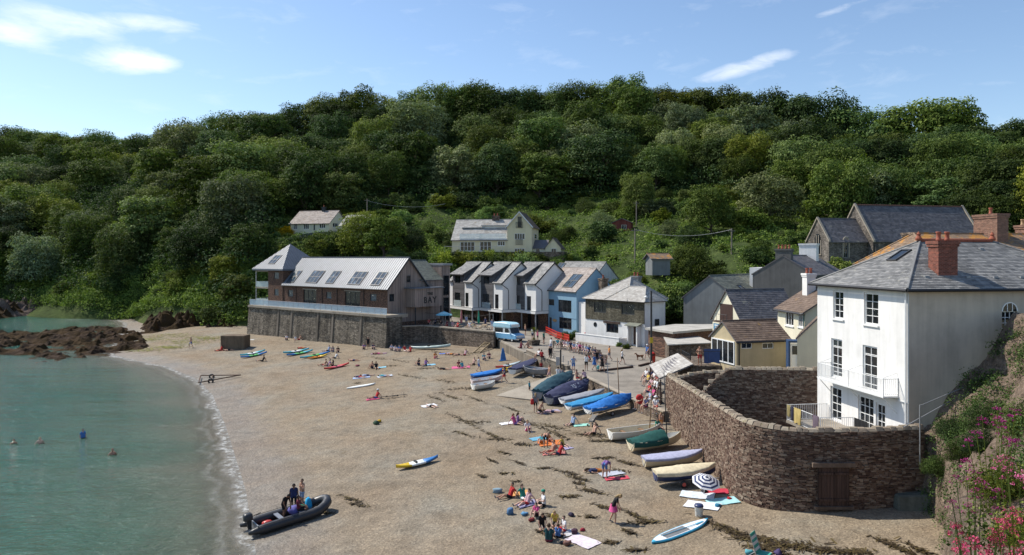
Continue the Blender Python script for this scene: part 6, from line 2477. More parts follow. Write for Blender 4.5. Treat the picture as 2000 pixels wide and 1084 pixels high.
# --- rocks
def rock_field(name,label,fn_mask,x0,x1,y0,y1,step,amp,seed,mat,base=-0.6,rough=1.0):
 def zf(X,Y):
  m = fn_mask(X,Y) * (0.45 + 0.55 * smooth((fbm(X / 4.0,Y / 4.0,seed + 21,3) - 0.36) / 0.12))
  n1 = fbm(X / 5.0,Y / 3.0,seed,5)
  n2 = np.abs(fbm(X / 2.2,Y / 1.3,seed + 3,5) - 0.5) * 2
  n3 = fbm(X / 0.8,Y / 0.8,seed + 9,2) - 0.5
  return base + m * (amp * (0.3 + 0.7 * n1 + 0.9 * (n2 - 0.2) * rough) + 0.5 * n3)
 o = grid_mesh(name,np.arange(x0,x1,step),np.arange(y0,y1,step),zf,mat,smooth_=False,keep=lambda X,Y: fn_mask(X,Y) > 0.02)
 return tag(o,label,'rocks')
def poly_mask(pts,soft):
 P_ = np.array([[p.x,p.y] for p in pts])
 def f(X,Y):
  inside = np.zeros(X.shape,bool)
  dist = np.full(X.shape,1e9)
  n = len(P_)
  for i in range(n):
   ax,ay = P_[i]
   bx,by = P_[(i + 1) % n]
   c = ((ay > Y) != (by > Y)) & (X < (bx - ax) * (Y - ay) / (by - ay + 1e-12) + ax)
   inside ^= c
   dx,dy = bx - ax,by - ay
   t = np.clip(((X - ax) * dx + (Y - ay) * dy) / (dx * dx + dy * dy),0,1)
   dist = np.minimum(dist,np.hypot(X - ax - t * dx,Y - ay - t * dy))
  return np.where(inside,smooth(dist / soft),0.0)
 return f
RP = lambda L: [at(a,b,0.2) for a,b in L]
pm = poly_mask(RP([(-60,652),(60,648),(150,642),(225,640),(265,640),(300,655),(325,680),(250,692),(150,700),(60,698),(-60,690)]),3.0)
rock_field('seaweed_rocks','long dark spit of weed covered rocks between sea and lagoon',pm,-110,-45,100,160,0.5,1.7,51,M_ROCK)
pm = poly_mask(RP([(25,690),(95,684),(150,692),(140,712),(60,712),(28,704)]),2.0)
rock_field('seaweed_rock','low brown weed covered rock at the tip of the spit',pm,-85,-55,95,125,0.45,1.1,55,M_ROCK)
pm = poly_mask(RP([(255,655),(270,630),(310,615),(420,618),(490,630),(490,665),(430,655),(360,650),(300,655)]),5.0)
rock_field('shore_rocks','dark jagged rocks between the leafy cliff and the sea wall',pm,-90,-40,122,185,0.5,4.2,57,M_ROCK,-0.2,1.2)
pm = poly_mask(RP([(-60,612),(60,606),(120,600),(230,600),(330,612),(300,620),(230,616),(110,612),(-60,625)]),4.0)
rock_field('pale_ledges','pale reddish rock ledges across the lagoon under the trees',pm,-190,-70,165,235,0.7,4.6,59,M_ROCK2,-0.5,1.2)
pm = poly_mask(RP([(-80,608),(20,596),(85,590),(92,608),(60,616),(-80,630)]),5.0)
rock_field('dark_headland_rock','black headland rock at the far left of the lagoon',pm,-230,-110,170,240,0.9,5,61,M_ROCK,-0.6,1.2)
# --- green weed film patches on the sand by the rocks: thin, flat
def weed_strands():
 rs = np.random.default_rng(9)
 spots = [(920,690,30),(860,690,30),(800,735,26),(830,720,22),(870,745,22),(905,760,30),(880,775,25),(850,778,20),(900,820,30),(930,825,24),
   (905,848,22),(1000,800,18),(1040,830,34),(1080,835,30),(960,850,22),(975,858,20),(1090,850,26),(1150,850,40),(1180,862,26),(1180,895,22),
   (1110,925,26),(1130,935,20),(1155,960,24),(1130,945,14),(1110,970,22),(1235,1005,22),(1260,1020,30),(1230,1040,16),(1420,1035,50),(1450,1045,45),
   (1480,1055,55),(1530,1066,60),(1590,1075,60),(1660,1080,50),(640,1000,12),(700,985,18),(690,975,24),(665,860,0),(760,715,16),(780,705,18),(740,700,20),
   (1300,905,20),(1225,905,20),(1210,920,18),(700,748,8),(1020,868,22),(930,780,18),(985,885,14),(1060,915,14),(1500,1075,40),(1750,1070,40),(1800,1078,30),
   (985,925,12),(1015,905,10),(960,900,10),(940,930,10),(1010,940,8),(1175,990,14),(1150,1010,14),(1080,1010,10),(1190,1060,18),(1240,1075,20),(1060,1040,14)]
 V,T = [],[]
 for px,py,w in spots:
  if w == 0:
   continue
  n = int(w * 2.3)
  a = rs.uniform(-0.8,0.1)
  u = rs.normal(size=n) * w * 0.55
  vv = rs.normal(size=n) * w * 0.05 * (0.5 + np.abs(np.sin(u * 0.35))) - u * a * 0.6
  c = BV(px + u,py + vv) + np.stack([np.zeros(n),np.zeros(n),rs.uniform(0.01,0.09,n)],1)
  th = rs.uniform(0,6.28,n)
  l,ww = rs.uniform(0.06,0.3,n)[:,None],rs.uniform(0.012,0.05,n)[:,None]
  d = np.stack([np.cos(th),np.sin(th),rs.uniform(-0.1,0.25,n)],1) * l
  s = np.stack([-np.sin(th),np.cos(th),rs.uniform(-0.3,0.3,n)],1) * ww
  V.append(np.stack([c - d - s,c + d - s,c + d + s,c - d + s],1).reshape(-1,3))
  T.append(rs.random(n))
 V,T = np.concatenate(V),np.concatenate(T)
 me = mesh_quads('seaweed',np.array(V),np.array(T),tinted('seaweed',(0.025,0.015,0.007),(0.06,0.04,0.016),(0.115,0.085,0.028),0.7,None,2.0,0.1))
 o = bpy.data.objects.new('seaweed',me)
 COL.objects.link(o)
 tag(o,'scattered brown seaweed drifts on the shingle','seaweed',kind='stuff')
 V,T = [],[]
 for px,py,w,h in ((330,655,60,5),(270,682,50,5),(360,668,50,6),(400,660,40,5),(290,662,40,4),(330,678,30,3)):
  n = 380
  c = BV(px + rs.normal(size=n) * w * 0.5,py + rs.normal(size=n) * h * 0.5) + np.stack([np.zeros(n),np.zeros(n),rs.uniform(0.01,0.06,n)],1)
  th,l = rs.uniform(0,6.28,n),rs.uniform(0.05,0.22,n)[:,None]
  d,s = np.stack([np.cos(th),np.sin(th),0 * th],1) * l,np.stack([-np.sin(th),np.cos(th),0 * th],1) * l * 0.5
  V.append(np.stack([c - d - s,c + d - s,c + d + s,c - d + s],1).reshape(-1,3))
  T.append(rs.random(n))
 V,T = np.concatenate(V),np.concatenate(T)
 me = mesh_quads('green_weed',np.array(V),np.array(T),tinted('green_weed',(0.10,0.11,0.02),(0.2,0.2,0.04),(0.3,0.28,0.06),0.8))
 o = bpy.data.objects.new('green_weed',me)
 COL.objects.link(o)
 tag(o,'yellow green weed film on the sand beside the rocks','weed',kind='stuff')
def BV(px,py):
 z = np.full(len(px),1.5)
 for _ in range(4):
  d = (z - ZC) / ((HY - py) / F)
  x = (px - CX) / F * d
  z = 0.4 * z + 0.6 * beach_z(x,d)
 return np.stack([x,d,beach_z(x,d)],1)
weed_strands()
# == WALLS OF THE PATIO AND QUAY
def strip_wall(name,label,pts,thick,zbot,mat,cope=None,cope_h=0.14,cat='wall'):
 O = Vector((pts[0].x,pts[0].y,0))
 t = thing(name,label,cat,O)
 m = MB()
 cm = []
 for a,b in zip(pts[:-1],pts[1:]):
  d = (b - a).xy.normalized()
  n = Vector((-d.y,d.x,0))
  if n.y < 0:
   n = -n
  q = [a - O,b - O,b - O + n * thick,a - O + n * thick]
  m.hexa([Vector((p.x,p.y,zbot)) for p in q] + [p - Vector((0,0,cope_h if cope else 0)) for p in q])
  if cope:
   L = (b - a).length
   k = max(1,int(L / 1.6))
   for i in range(k):
    s0,s1 = a.lerp(b,i / k) - O,a.lerp(b,(i + 1) / k) - O
    u = Vector((d.x,d.y,0)) * 0.01
    r = [s0 - n * 0.06 + u,s1 - n * 0.06 - u,s1 + n * (thick + 0.06) - u,s0 + n * (thick + 0.06) + u]
    c = MB()
    c.hexa([p - Vector((0,0,cope_h - 0.002)) for p in r] + r)
    cm.append(c)
 m.build('wall_face',mat,t)
 for c in cm:
  c.build('coping_block',cope,t)
 return t
def patio():
 A,Bm,C = at(757,637,5.0),at(827,635,5.0),at(964,647,5.0)
 strip_wall('patio_wall','stone wall with pale coping along the front of the cafe patio',[A,Bm,C],0.45,0.5,M_RUBBLE,M_COPE,0.18)
 slab('patio',[(A.x,A.y + 0.3,4.5),(Bm.x,Bm.y + 0.3,4.5),(C.x,C.y + 0.3,4.5),(C.x + 3.0,C.y + 14,4.5),(-14,136,4.5),(A.x - 6,A.y + 10,4.5)],0.3,[M_PLAZA,M_RUBBLE],'paved cafe patio below the terraced houses')
 a,b = at(870,656,3.4),at(957,662,3.4)
 strip_wall('wall_ledge','thin sloping ledge low on the patio wall',[a + Vector((0,-0.35,0)),b + Vector((0,-0.35,-0.1))],0.5,0.5,M_RUBBLE,M_COPE,0.08)
 strip_wall('quay_kerb','low concrete kerb along the quay edge beside the ice cream van',[Q0 + Vector((0.1,0.1,0.14)),Q1 + Vector((0,0.1,0.14))],0.3,3.3,M_CONC)
 strip_wall('slip_parapet','concrete parapet wall between the square and the slipway',[Q1 + Vector((0.3,-0.1,0.55)),Q3 + Vector((0.1,-0.05,0.5)),Q4 + Vector((0,-0.05,0.45))],0.35,1.0,M_QUAYW,M_COPE,0.1)
 strip_wall('boat_park_wall','low rough wall behind the covered boats',[SB + Vector((0,-0.05,0.12)),W1 + Vector((0,-0.05,0.12)),W2 + Vector((0,-0.05,0.12))],0.35,1.2,M_RUBBLE,M_COPE,0.1)
 for a,b,lab in (((1168,726),(1236,718),'long timber baulk lying across the lower square'),((1248,716),(1268,711),'short timber baulk lying beside the lean-to')):
  p,q = PZ(*a),PZ(*b)
  m = MB()
  d = (q - p).normalized()
  n = Vector((-d.y,d.x,0)) * 0.11
  m.hexa([p - n,q - n,q + n,p + n] + [v + Vector((0,0,0.2)) for v in (p - n,q - n,q + n,p + n)])
  tag(m.build('timber_baulk',M_OLDBD,bevel=0.02),lab,'timber')
 top,bot = at(961,662,3.65),B(930,690)
 t = thing('beach_steps','wooden steps leading from the quay down to the sand','steps',bot)
 d = (top - bot)
 dh = Vector((d.x,d.y,0)).normalized()
 nn = Vector((-dh.y,dh.x,0))
 tm = plain('pale_timber',(0.40,0.31,0.19),0.85)
 for s in (-0.45,0.45):
  m = MB()
  a,b = nn * s,d + nn * s
  m.hexa([a - nn * .03 - Vector((0,0,.1)),b - nn * .03 - Vector((0,0,.1)),b + nn * .03 - Vector((0,0,.1)),a + nn * .03 - Vector((0,0,.1)),a - nn * .03 + Vector((0,0,.12)),b - nn * .03 + Vector((0,0,.12)),b + nn * .03 + Vector((0,0,.12)),a + nn * .03 + Vector((0,0,.12))])
  m.build('stringer',tm,t)
 for k in range(9):
  c = d * ((k + 0.6) / 9.2)
  m = MB()
  q = [c + nn * a + dh * b for a,b in ((-0.42,-0.13),(0.42,-0.13),(0.42,0.13),(-0.42,0.13))]
  m.hexa(q + [p + Vector((0,0,0.045)) for p in q])
  m.build('tread',tm,t)
 p = B(460,680)
 m = MB()
 m.box(-1.9,1.9,-1.2,1.2,-0.5,2.1)
 t = m.build('concrete_block',mat_concrete('rusty_concrete',(0.17,0.125,0.085)),None,bevel=0.06)
 t.location = p
 t.rotation_euler = (0,0,-0.05)
 tag(t,'weathered rectangular concrete block standing on the sand by the rocks','concrete block')
patio()
# == BOATS
def gel(name,c,rough=0.35):
 return plain(name,c,rough,0,0.1,4.0,0.5)
def fabric(name,c):
 return plain(name,c,0.85,0,0.22,5.0,0.2,0.25)
M_GW = gel('white_gelcoat',(0.72,0.71,0.67))
M_GCREAM = gel('cream_gelcoat',(0.62,0.54,0.38))
M_GGREY = gel('grey_gelcoat',(0.20,0.21,0.23))
M_GNAVY = gel('navy_gelcoat',(0.03,0.045,0.12))
M_RUBBER = plain('black_rubber',(0.02,0.02,0.022),0.55)
M_HYP = plain('black_hypalon',(0.03,0.031,0.034),0.42,0,0.2,3,0.5)
M_WHEEL = plain('grey_wheel',(0.3,0.3,0.31),0.5)
M_TIMB = plain('boat_timber',(0.22,0.13,0.07),0.7)
def place(o,stern,bow,z=0.0):
 c = (stern + bow) / 2
 o.location = (c.x,c.y,c.z + z)
 d = bow - stern
 o.rotation_euler = (0,-math.atan2(d.z,d.xy.length),math.atan2(d.y,d.x))
def hull_sections(L,W,H,n=14,fine=0.45,transom=0.72,sheer=0.12,rocker=0.06):
 out = []
 for i in range(n + 1):
  t = i / n
  w = W / 2 * min(1.0,transom + (1 - transom) * math.sin(min(1,t / 0.4) * math.pi / 2)) * (1 - max(0,(t - fine) / (1 - fine)) ** 2.2)
  out.append((-L / 2 + L * t,max(w,0.012),rocker * H * (2 * t - 1) ** 2 * (1 if t < 0.5 else 1) + max(0,(t - 0.8) / 0.2) ** 2 * H * 0.45,H * (1 + sheer * (2 * t - 0.9) ** 2 + 0.18 * t ** 3)))
 return out
def ring(x,w,zk,zs,inset=0.0,m=5):
 pts = []
 w2 = max(w - inset,0.004)
 for k in range(-m,m + 1):
  s = k / m
  a = abs(s)
  yy = w2 * (a ** 0.55) * (1 if s >= 0 else -1) if a > 0 else 0
  zz = zk + inset + (zs - zk - inset) * (a ** 2.1)
  pts.append((x,yy,zz))
 return pts
def hull(t,L,W,H,mat,inner=None,rim=None,thwarts=2,open_=True,**kw):
 st = hull_sections(L,W,H,**kw)
 m = MB()
 outer = [ring(x,w,a,b) for x,w,a,b in st]
 m.loft(outer,False,False)
 m.face(outer[0])
 m.build('hull',mat,t,True)
 if open_:
  m = MB()
  inn = [ring(x + (0.04 if i == 0 else -0.05 if i == len(st) - 1 else 0),w,a,b,0.05) for i,(x,w,a,b) in enumerate(st)]
  m.loft([r[::-1] for r in inn],False,False)
  m.face(inn[0][::-1])
  m.build('inner_hull',inner or mat,t,True)
 m = MB()
 for sgn in (0,-1):
  m.tube([Vector(r[sgn]) for r in outer],0.03,6)
 m.tube([Vector(p) for p in outer[0][::5]],0.025,5)
 m.build('gunwale',rim or mat,t,True)
 if open_:
  for k in range(thwarts):
   i = int(len(st) * (0.3 + 0.33 * k))
   x,w,a,b = st[i]
   m = MB()
   zz = a + (b - a) * 0.68
   m.box(x - 0.12,x + 0.12,-w * 0.86,w * 0.86,zz,zz + 0.035)
   m.build('thwart',M_TIMB,t)
 return st
def cover(t,st,mat,hump=0.25,over=0.14,wrinkle=0.03,seed=0,peak=0.5,rail=None,x0=0,x1=None):
 rs = random.Random(seed)
 rows = []
 x1 = x1 or len(st) - 1
 m_ = 8
 for i,(x,w,a,b) in enumerate(st):
  if i < x0 or i > x1:
   continue
  tt = i / (len(st) - 1)
  hh = hump * math.exp(-((tt - peak) / 0.42) ** 2)
  r = []
  for k in range(-m_,m_ + 1):
   s = k / m_
   ph = math.sin(i * 1.7 + k * 1.3 + seed) * wrinkle + rs.uniform(-1,1) * wrinkle * 0.5
   if abs(s) > 0.74:
    q = (abs(s) - 0.74) / 0.26
    r.append((x * (1.01 - 0.06 * q * min(over,1)),(w * (1 - 0.16 * q * min(over,1)) + 0.035 + 0.015 * q + ph * (0.4 + q * over)) * (1 if s > 0 else -1),b + 0.03 - over * q))
   else:
    y = (w + 0.035) * s / 0.74
    r.append((x * 1.01,y,b + 0.04 + hh * (1 - abs(s / 0.74) ** 1.5) + ph))
  rows.append(r)
 m = MB()
 m.loft(rows,False,False)
 m.face(rows[0])
 m.face(rows[-1][::-1])
 return m.build('cover',mat,t,True)
def trailer(t,L,W,z,wheel=None,hub=None):
 m = MB()
 m.tube([(-L * 0.45,0,z - 0.08),(L * 0.62,0,z - 0.18)],0.035,6)
 m.tube([(-L * 0.1,-W * 0.5,z - 0.2),(-L * 0.1,W * 0.5,z - 0.2)],0.03,6)
 for s in (-1,1):
  m.tube([(-L * 0.35,s * W * 0.3,z - 0.05),(L * 0.25,0,z - 0.1)],0.025,6)
 m.build('frame',M_STEEL,t)
 for s in (-1,1):
  w = MB()
  prof = [(0.12,-0.06),(0.2,-0.07),(0.22,-0.03),(0.22,0.03),(0.2,0.07),(0.12,0.06)]
  w.loft([[(-L * 0.1 + r * math.cos(a),s * W * 0.52 + y,0.2 + r * math.sin(a)) for r,y in prof] for a in np.linspace(0,2 * math.pi,15)],True,False)
  o = w.build('wheel',wheel or M_RUBBER,t,True)
  h = MB()
  h.loft([[(-L * 0.1 + 0.125 * math.cos(a),s * W * 0.52 + y,0.2 + 0.125 * math.sin(a)) for a in np.linspace(0,2 * math.pi,13)[:-1]] for y in (-0.05,0.05)])
  h.build('hub',hub or M_WHEEL,o)
def boat(name,label,cat,stern,bow,W,H,mat,cov=None,z=0.0,group=None,trail=False,L=None,hump=0.25,seed=0,mast=None,peak=0.5,inner=None,rim=None,over=0.14,wrinkle=0.03,cx=(0,None),hub=None,**kw):
 L = L or (bow - stern).length
 t = thing(name,label,cat,(0,0,0),0,group)
 st = hull(t,L,W,H,mat,inner,rim,open_=cov is None or cx[1] is not None,**kw)
 if cov is not None:
  cover(t,st,cov,hump,over,wrinkle,seed,peak,x0=cx[0],x1=cx[1])
 if mast:
  m = MB()
  m.tube([(mast[0] * L,0,H * 0.4),(mast[0] * L + mast[2],mast[3],mast[1])],[0.045,0.03],8)
  m.build('mast',M_STEEL if len(mast) < 5 else mast[4],t,True)
 place(t,stern,bow,z)
 if trail:
  tr = thing('boat_trolley','launching trolley under the ' + trail,'boat trolley',(0,0,0),0,'launching trolleys under the dinghies')
  trailer(tr,L,W,z,None,hub)
  place(tr,stern,bow,0)
 return t
def kayak(label,p0,p1,W,cols,group='plastic kayaks pulled up on the beach',H=0.3,name='kayak',cat='kayak',z=0.02):
 L = (p1 - p0).length
 t = thing(name,label,cat,(0,0,0),0,group)
 n = 18
 rings = []
 for i in range(n + 1):
  s = 2 * i / n - 1
  w = W / 2 * max(0.03,(1 - abs(s) ** 2.3))
  zc = 0.04 + 0.16 * abs(s) ** 3
  zt = H * 0.78 + 0.14 * abs(s) ** 3
  if 0.12 < abs(s) < 0.42 or abs(s) < 0.05:
   dip = 0.10
  else:
   dip = 0.0
  x = s * L / 2
  rings.append([(x,0,zc - 0.03),(x,w * 0.6,zc),(x,w,(zc + zt) / 2),(x,w * 0.86,zt),(x,w * 0.5,zt - dip),(x,0,zt - dip * 1.2 + (0.03 if dip == 0 else 0)),(x,-w * 0.5,zt - dip),(x,-w * 0.86,zt),(x,-w,(zc + zt) / 2),(x,-w * 0.6,zc)])
 k = len(cols)
 for j in range(k):
  a,b = int(round(n * j / k)),int(round(n * (j + 1) / k))
  m = MB()
  m.loft(rings[a:b + 1],True,False)
  m.build('hull' if j == 0 else 'hull_section',cols[j],t,True)
 m = MB()
 m.box(-0.06 * L,-0.02 * L,-W * 0.3,W * 0.3,H * 0.68,H * 1.15)
 m.build('seat_back',M_RUBBER,t)
 m = MB()
 for s in (-1,1):
  m.tube([(s * L / 2 * 0.97,0,H * 0.95),(s * L / 2 * 0.90,0,H * 1.05),(s * L / 2 * 0.85,0,H * 0.9)],0.02,5)
 m.build('carry_handle',M_RUBBER,t)
 place(t,p0,p1,z)
 return t
def board(label,p0,p1,W,rail,deck,pad,name='paddle_board',group='paddle boards on the sand',z=0.02,cat='paddle board',extras=True):
 L = (p1 - p0).length
 t = thing(name,label,cat,(0,0,0),0,group)
 n = 20
 def outline(i,k=1.0):
  s = 2 * i / n - 1
  return s * L / 2,W / 2 * k * max(0.02,(1 - abs(s) ** (2.8 if s > 0 else 3.6)))
 rings = []
 for i in range(n + 1):
  x,w = outline(i)
  lift = 0.14 * max(0,2 * i / n - 1.3) ** 2
  rings.append([(x,w * 0.9,lift),(x,w,0.06 + lift),(x,w * 0.93,0.115 + lift),(x,0,0.12 + lift),(x,-w * 0.93,0.115 + lift),(x,-w,0.06 + lift),(x,-w * 0.9,lift)])
 m = MB()
 m.loft(rings,True,True)
 m.build('board',rail,t,True)
 m = MB()
 m.loft([[(outline(i)[0],y,0.128 + 0.14 * max(0,2 * i / n - 1.3) ** 2) for y in (outline(i,.8)[1],0,-outline(i,.8)[1])] for i in range(1,n)],False,False)
 m.build('deck',deck,t,True)
 if pad:
  m = MB()
  m.loft([[(outline(i)[0],y,0.137) for y in (outline(i,.66)[1],0,-outline(i,.66)[1])] for i in range(4,13)],False,False)
  m.build('grip_pad',pad,t,True)
 if extras:
  m = MB()
  m.tube([(-L * 0.3,0.06,0.17),(L * 0.25,-0.08,0.17)],0.018,6)
  m.hexa([(L * 0.25,-0.16,0.15),(L * 0.38,-0.16,0.15),(L * 0.38,-0.02,0.15),(L * 0.25,-0.02,0.15),(L * 0.25,-0.13,0.19),(L * 0.38,-0.14,0.18),(L * 0.38,-0.04,0.18),(L * 0.25,-0.05,0.19)])
  m.build('paddle',plain('paddle_blue',(0.12,0.42,0.6),0.5),t)
 place(t,p0,p1,z)
 return t
C_ = lambda n,c: gel(n,c)
K_TEAL,K_BLUE,K_WHITE,K_GREEN = C_('kayak_teal',(0.06,0.38,0.46)),C_('kayak_blue',(0.03,0.16,0.42)),C_('kayak_white',(0.7,0.73,0.72)),C_('kayak_green',(0.12,0.42,0.12))
K_ORANGE,K_RED,K_YEL,K_PINK = C_('kayak_orange',(0.62,0.22,0.02)),C_('kayak_red',(0.5,0.05,0.035)),C_('kayak_yellow',(0.68,0.46,0.02)),C_('kayak_pink',(0.55,0.10,0.14))
def boats():
 kayak('turquoise and white kayak, rear one of the pair near the concrete block',B(469,697),B(518,687),0.8,[K_TEAL,K_WHITE,K_TEAL])
 kayak('blue kayak with green middle, front one of the pair near the concrete block',B(470,701),B(522,691),0.75,[K_BLUE,K_GREEN,K_BLUE])
 kayak('turquoise and white kayak, rear one of the pair below the sea wall',B(553,692),B(604,684),0.8,[K_TEAL,K_WHITE,K_TEAL])
 kayak('green and blue kayak, front one of the pair below the sea wall',B(560,697),B(611,687),0.78,[K_BLUE,K_GREEN,K_TEAL])
 kayak('turquoise kayak lying behind the orange one below the sea wall',B(586,702),B(645,690),0.8,[K_TEAL,K_GREEN,K_BLUE])
 kayak('orange kayak lying in front of the turquoise one',B(601,703),B(639,696),0.72,[K_ORANGE,K_ORANGE,K_YEL])
 kayak('red and pink kayak beside the seated bathers',B(633,724),B(682,713),0.75,[K_RED,K_PINK,K_RED])
 kayak('yellow, white and blue kayak alone on the open sand',B(774,919),B(856,899),0.78,[K_YEL,K_WHITE,K_BLUE])
 kayak('red and pale grey kayak behind the orange canoe by the quay',B(968,722),B(1018,711),0.7,[K_RED,gel('kayak_grey',(0.42,0.50,0.52)),gel('kayak_grey2',(0.40,0.48,0.5))],z=0.05)
 kayak('yellow and orange kayak lying against the quay boats',B(975,730),B(1000,722),0.7,[K_RED,K_YEL,K_YEL],z=0.1)
 kayak('long orange canoe leaning by the quay wall',B(993,728),B(1055,706),0.85,[K_ORANGE,K_ORANGE,K_ORANGE],z=0.2,H=0.38,name='canoe',cat='canoe',group='canoes by the quay')
 board('white paddle board lying alone on the open sand',B(677,760),B(734,751),0.75,M_GW,plain('board_white',(0.74,0.76,0.74),0.5),None,extras=False)
 board('blue edged paddle board with grey deck pad and paddle',B(1273,1063),B(1383,1019),0.85,gel('board_blue',(0.05,0.42,0.66)),plain('board_deck',(0.72,0.74,0.75),0.5),plain('board_pad',(0.16,0.17,0.18),0.8))
 kayak('pale grey green canoe propped against the patio wall',B(802,684) + Vector((0,0.3,0)),B(880,683) + Vector((0,0.3,0.25)),0.9,[gel('pale_canoe',(0.36,0.45,0.43))] * 2,name='canoe',cat='canoe',group='canoes by the quay',H=0.5)
 NAVYF,BLUEF,LILF,GREF = fabric('navy_cover',(0.045,0.05,0.10)),fabric('blue_cover',(0.03,0.17,0.50)),fabric('lilac_cover',(0.36,0.37,0.50)),fabric('grey_cover',(0.27,0.28,0.31))
 TEALF,GRNF,CRMF,SKYF = fabric('petrol_cover',(0.03,0.075,0.10)),fabric('bottle_green_cover',(0.02,0.085,0.075)),fabric('cream_cover',(0.60,0.52,0.36)),fabric('azure_cover',(0.04,0.24,0.46))
 G = 'covered boats on the boat park'
 boat('dinghy','navy covered dinghy on a trolley beside the orange canoe','dinghy',B(1000,738),B(1052,716),1.5,0.6,M_GW,NAVYF,0.35,G,'navy covered dinghy by the quay',hump=0.12)
 boat('rowing_boat','dark grey open boat beside the slipway head','boat',B(1070,738),B(1022,733),1.5,0.65,M_GGREY,None,0.25,None,'dark grey boat by the slipway',inner=M_GGREY)
 boat('dinghy','small dinghy under a bright blue cover on the sand','dinghy',B(923,743),B(981,733),1.4,0.5,M_GNAVY,BLUEF,0.05,G,hump=0.15,seed=2)
 boat('dinghy','white and pink tender behind the small white dinghy','dinghy',B(922,752),B(981,744),1.45,0.45,gel('pinkish_white',(0.62,0.52,0.52)),None,0.05,'small open tenders on the sand',inner=M_GW)
 boat('dinghy','small white open dinghy nearest the camera by the slipway foot','dinghy',B(924,763),B(967,756),1.4,0.5,M_GW,None,0.05,'small open tenders on the sand',inner=M_GW)
 boat('covered_boat','large boat under a dark petrol blue cover beside the slipway','boat',B(1050,783),B(1118,748),2.0,0.85,M_GGREY,TEALF,0.1,G,hump=0.62,seed=3,over=0.8,wrinkle=0.07,transom=0.6,sheer=0.0)
 c2 = boat('covered_boat','large boat under a navy cover with white lettering','boat',B(1072,793),B(1150,764),2.0,0.8,M_GGREY,NAVYF,0.1,G,hump=0.6,seed=4,over=0.75,wrinkle=0.08,transom=0.6,sheer=0.0)
 L2 = (B(1150,764) - B(1072,793)).length
 M = Matrix(((1,0,0,0.2),(0,0.72,-0.69,-0.78),(0,0.69,0.72,1.0),(0,0,0,1)))
 text_on('lettering','3557',0.62,M,plain('cover_lettering',(0.5,0.52,0.58),0.8),c2,0.01,1.1)
 boat('dinghy','long low dinghy under a grey cover behind the blue ones','dinghy',B(1098,797),B(1180,778),1.35,0.4,M_GW,GREF,0.35,G,'grey covered dinghy',hump=0.1,seed=5)
 boat('dinghy','long low dinghy under an azure blue cover','dinghy',B(1110,809),B(1197,786),1.35,0.4,M_GW,SKYF,0.35,G,'azure covered dinghy',hump=0.12,seed=6)
 boat('dinghy','dinghy under a crumpled bright blue cover with a tall mast','dinghy',B(1148,818),B(1233,796),1.6,0.45,M_GW,BLUEF,0.4,G,'bright blue covered dinghy',hump=0.55,seed=7,wrinkle=0.06,mast=(0.22,4.2,0,0,M_TIMB),peak=0.6,over=0.25)
 boat('rowing_boat','white open sailing dinghy with a leaning mast, furthest along the stone wall','boat',B(1192,862),B(1290,850),1.6,0.6,M_GW,None,0.1,'dinghies along the stone wall',inner=M_GCREAM,mast=(0.28,3.4,0.25,-0.2,M_TIMB))
 boat('rowing_boat','cream dinghy with a tented bottle green cover and tall mast','boat',B(1232,885),B(1330,868),1.55,0.6,M_GCREAM,GRNF,0.15,'dinghies along the stone wall',inner=M_GW,hump=0.5,peak=0.55,seed=8,wrinkle=0.05,cx=(0,9),mast=(0.22,5.2,0,0,M_IRON),over=0.35)
 boat('rowing_boat','cream dinghy under a flat lilac grey cover with navy edge','boat',B(1258,915),B(1372,903),1.4,0.55,M_GCREAM,LILF,0.1,'dinghies along the stone wall',rim=M_GNAVY,hump=0.12,seed=9,wrinkle=0.015)
 boat('rowing_boat','navy hulled dinghy under a cream cover beside the striped parasol','boat',B(1280,950),B(1398,938),1.45,0.55,M_GNAVY,CRMF,0.3,'dinghies along the stone wall','cream covered dinghy, with red wheel hubs',hump=0.2,seed=10,wrinkle=0.02,over=0.2,hub=K_RED)
boats()
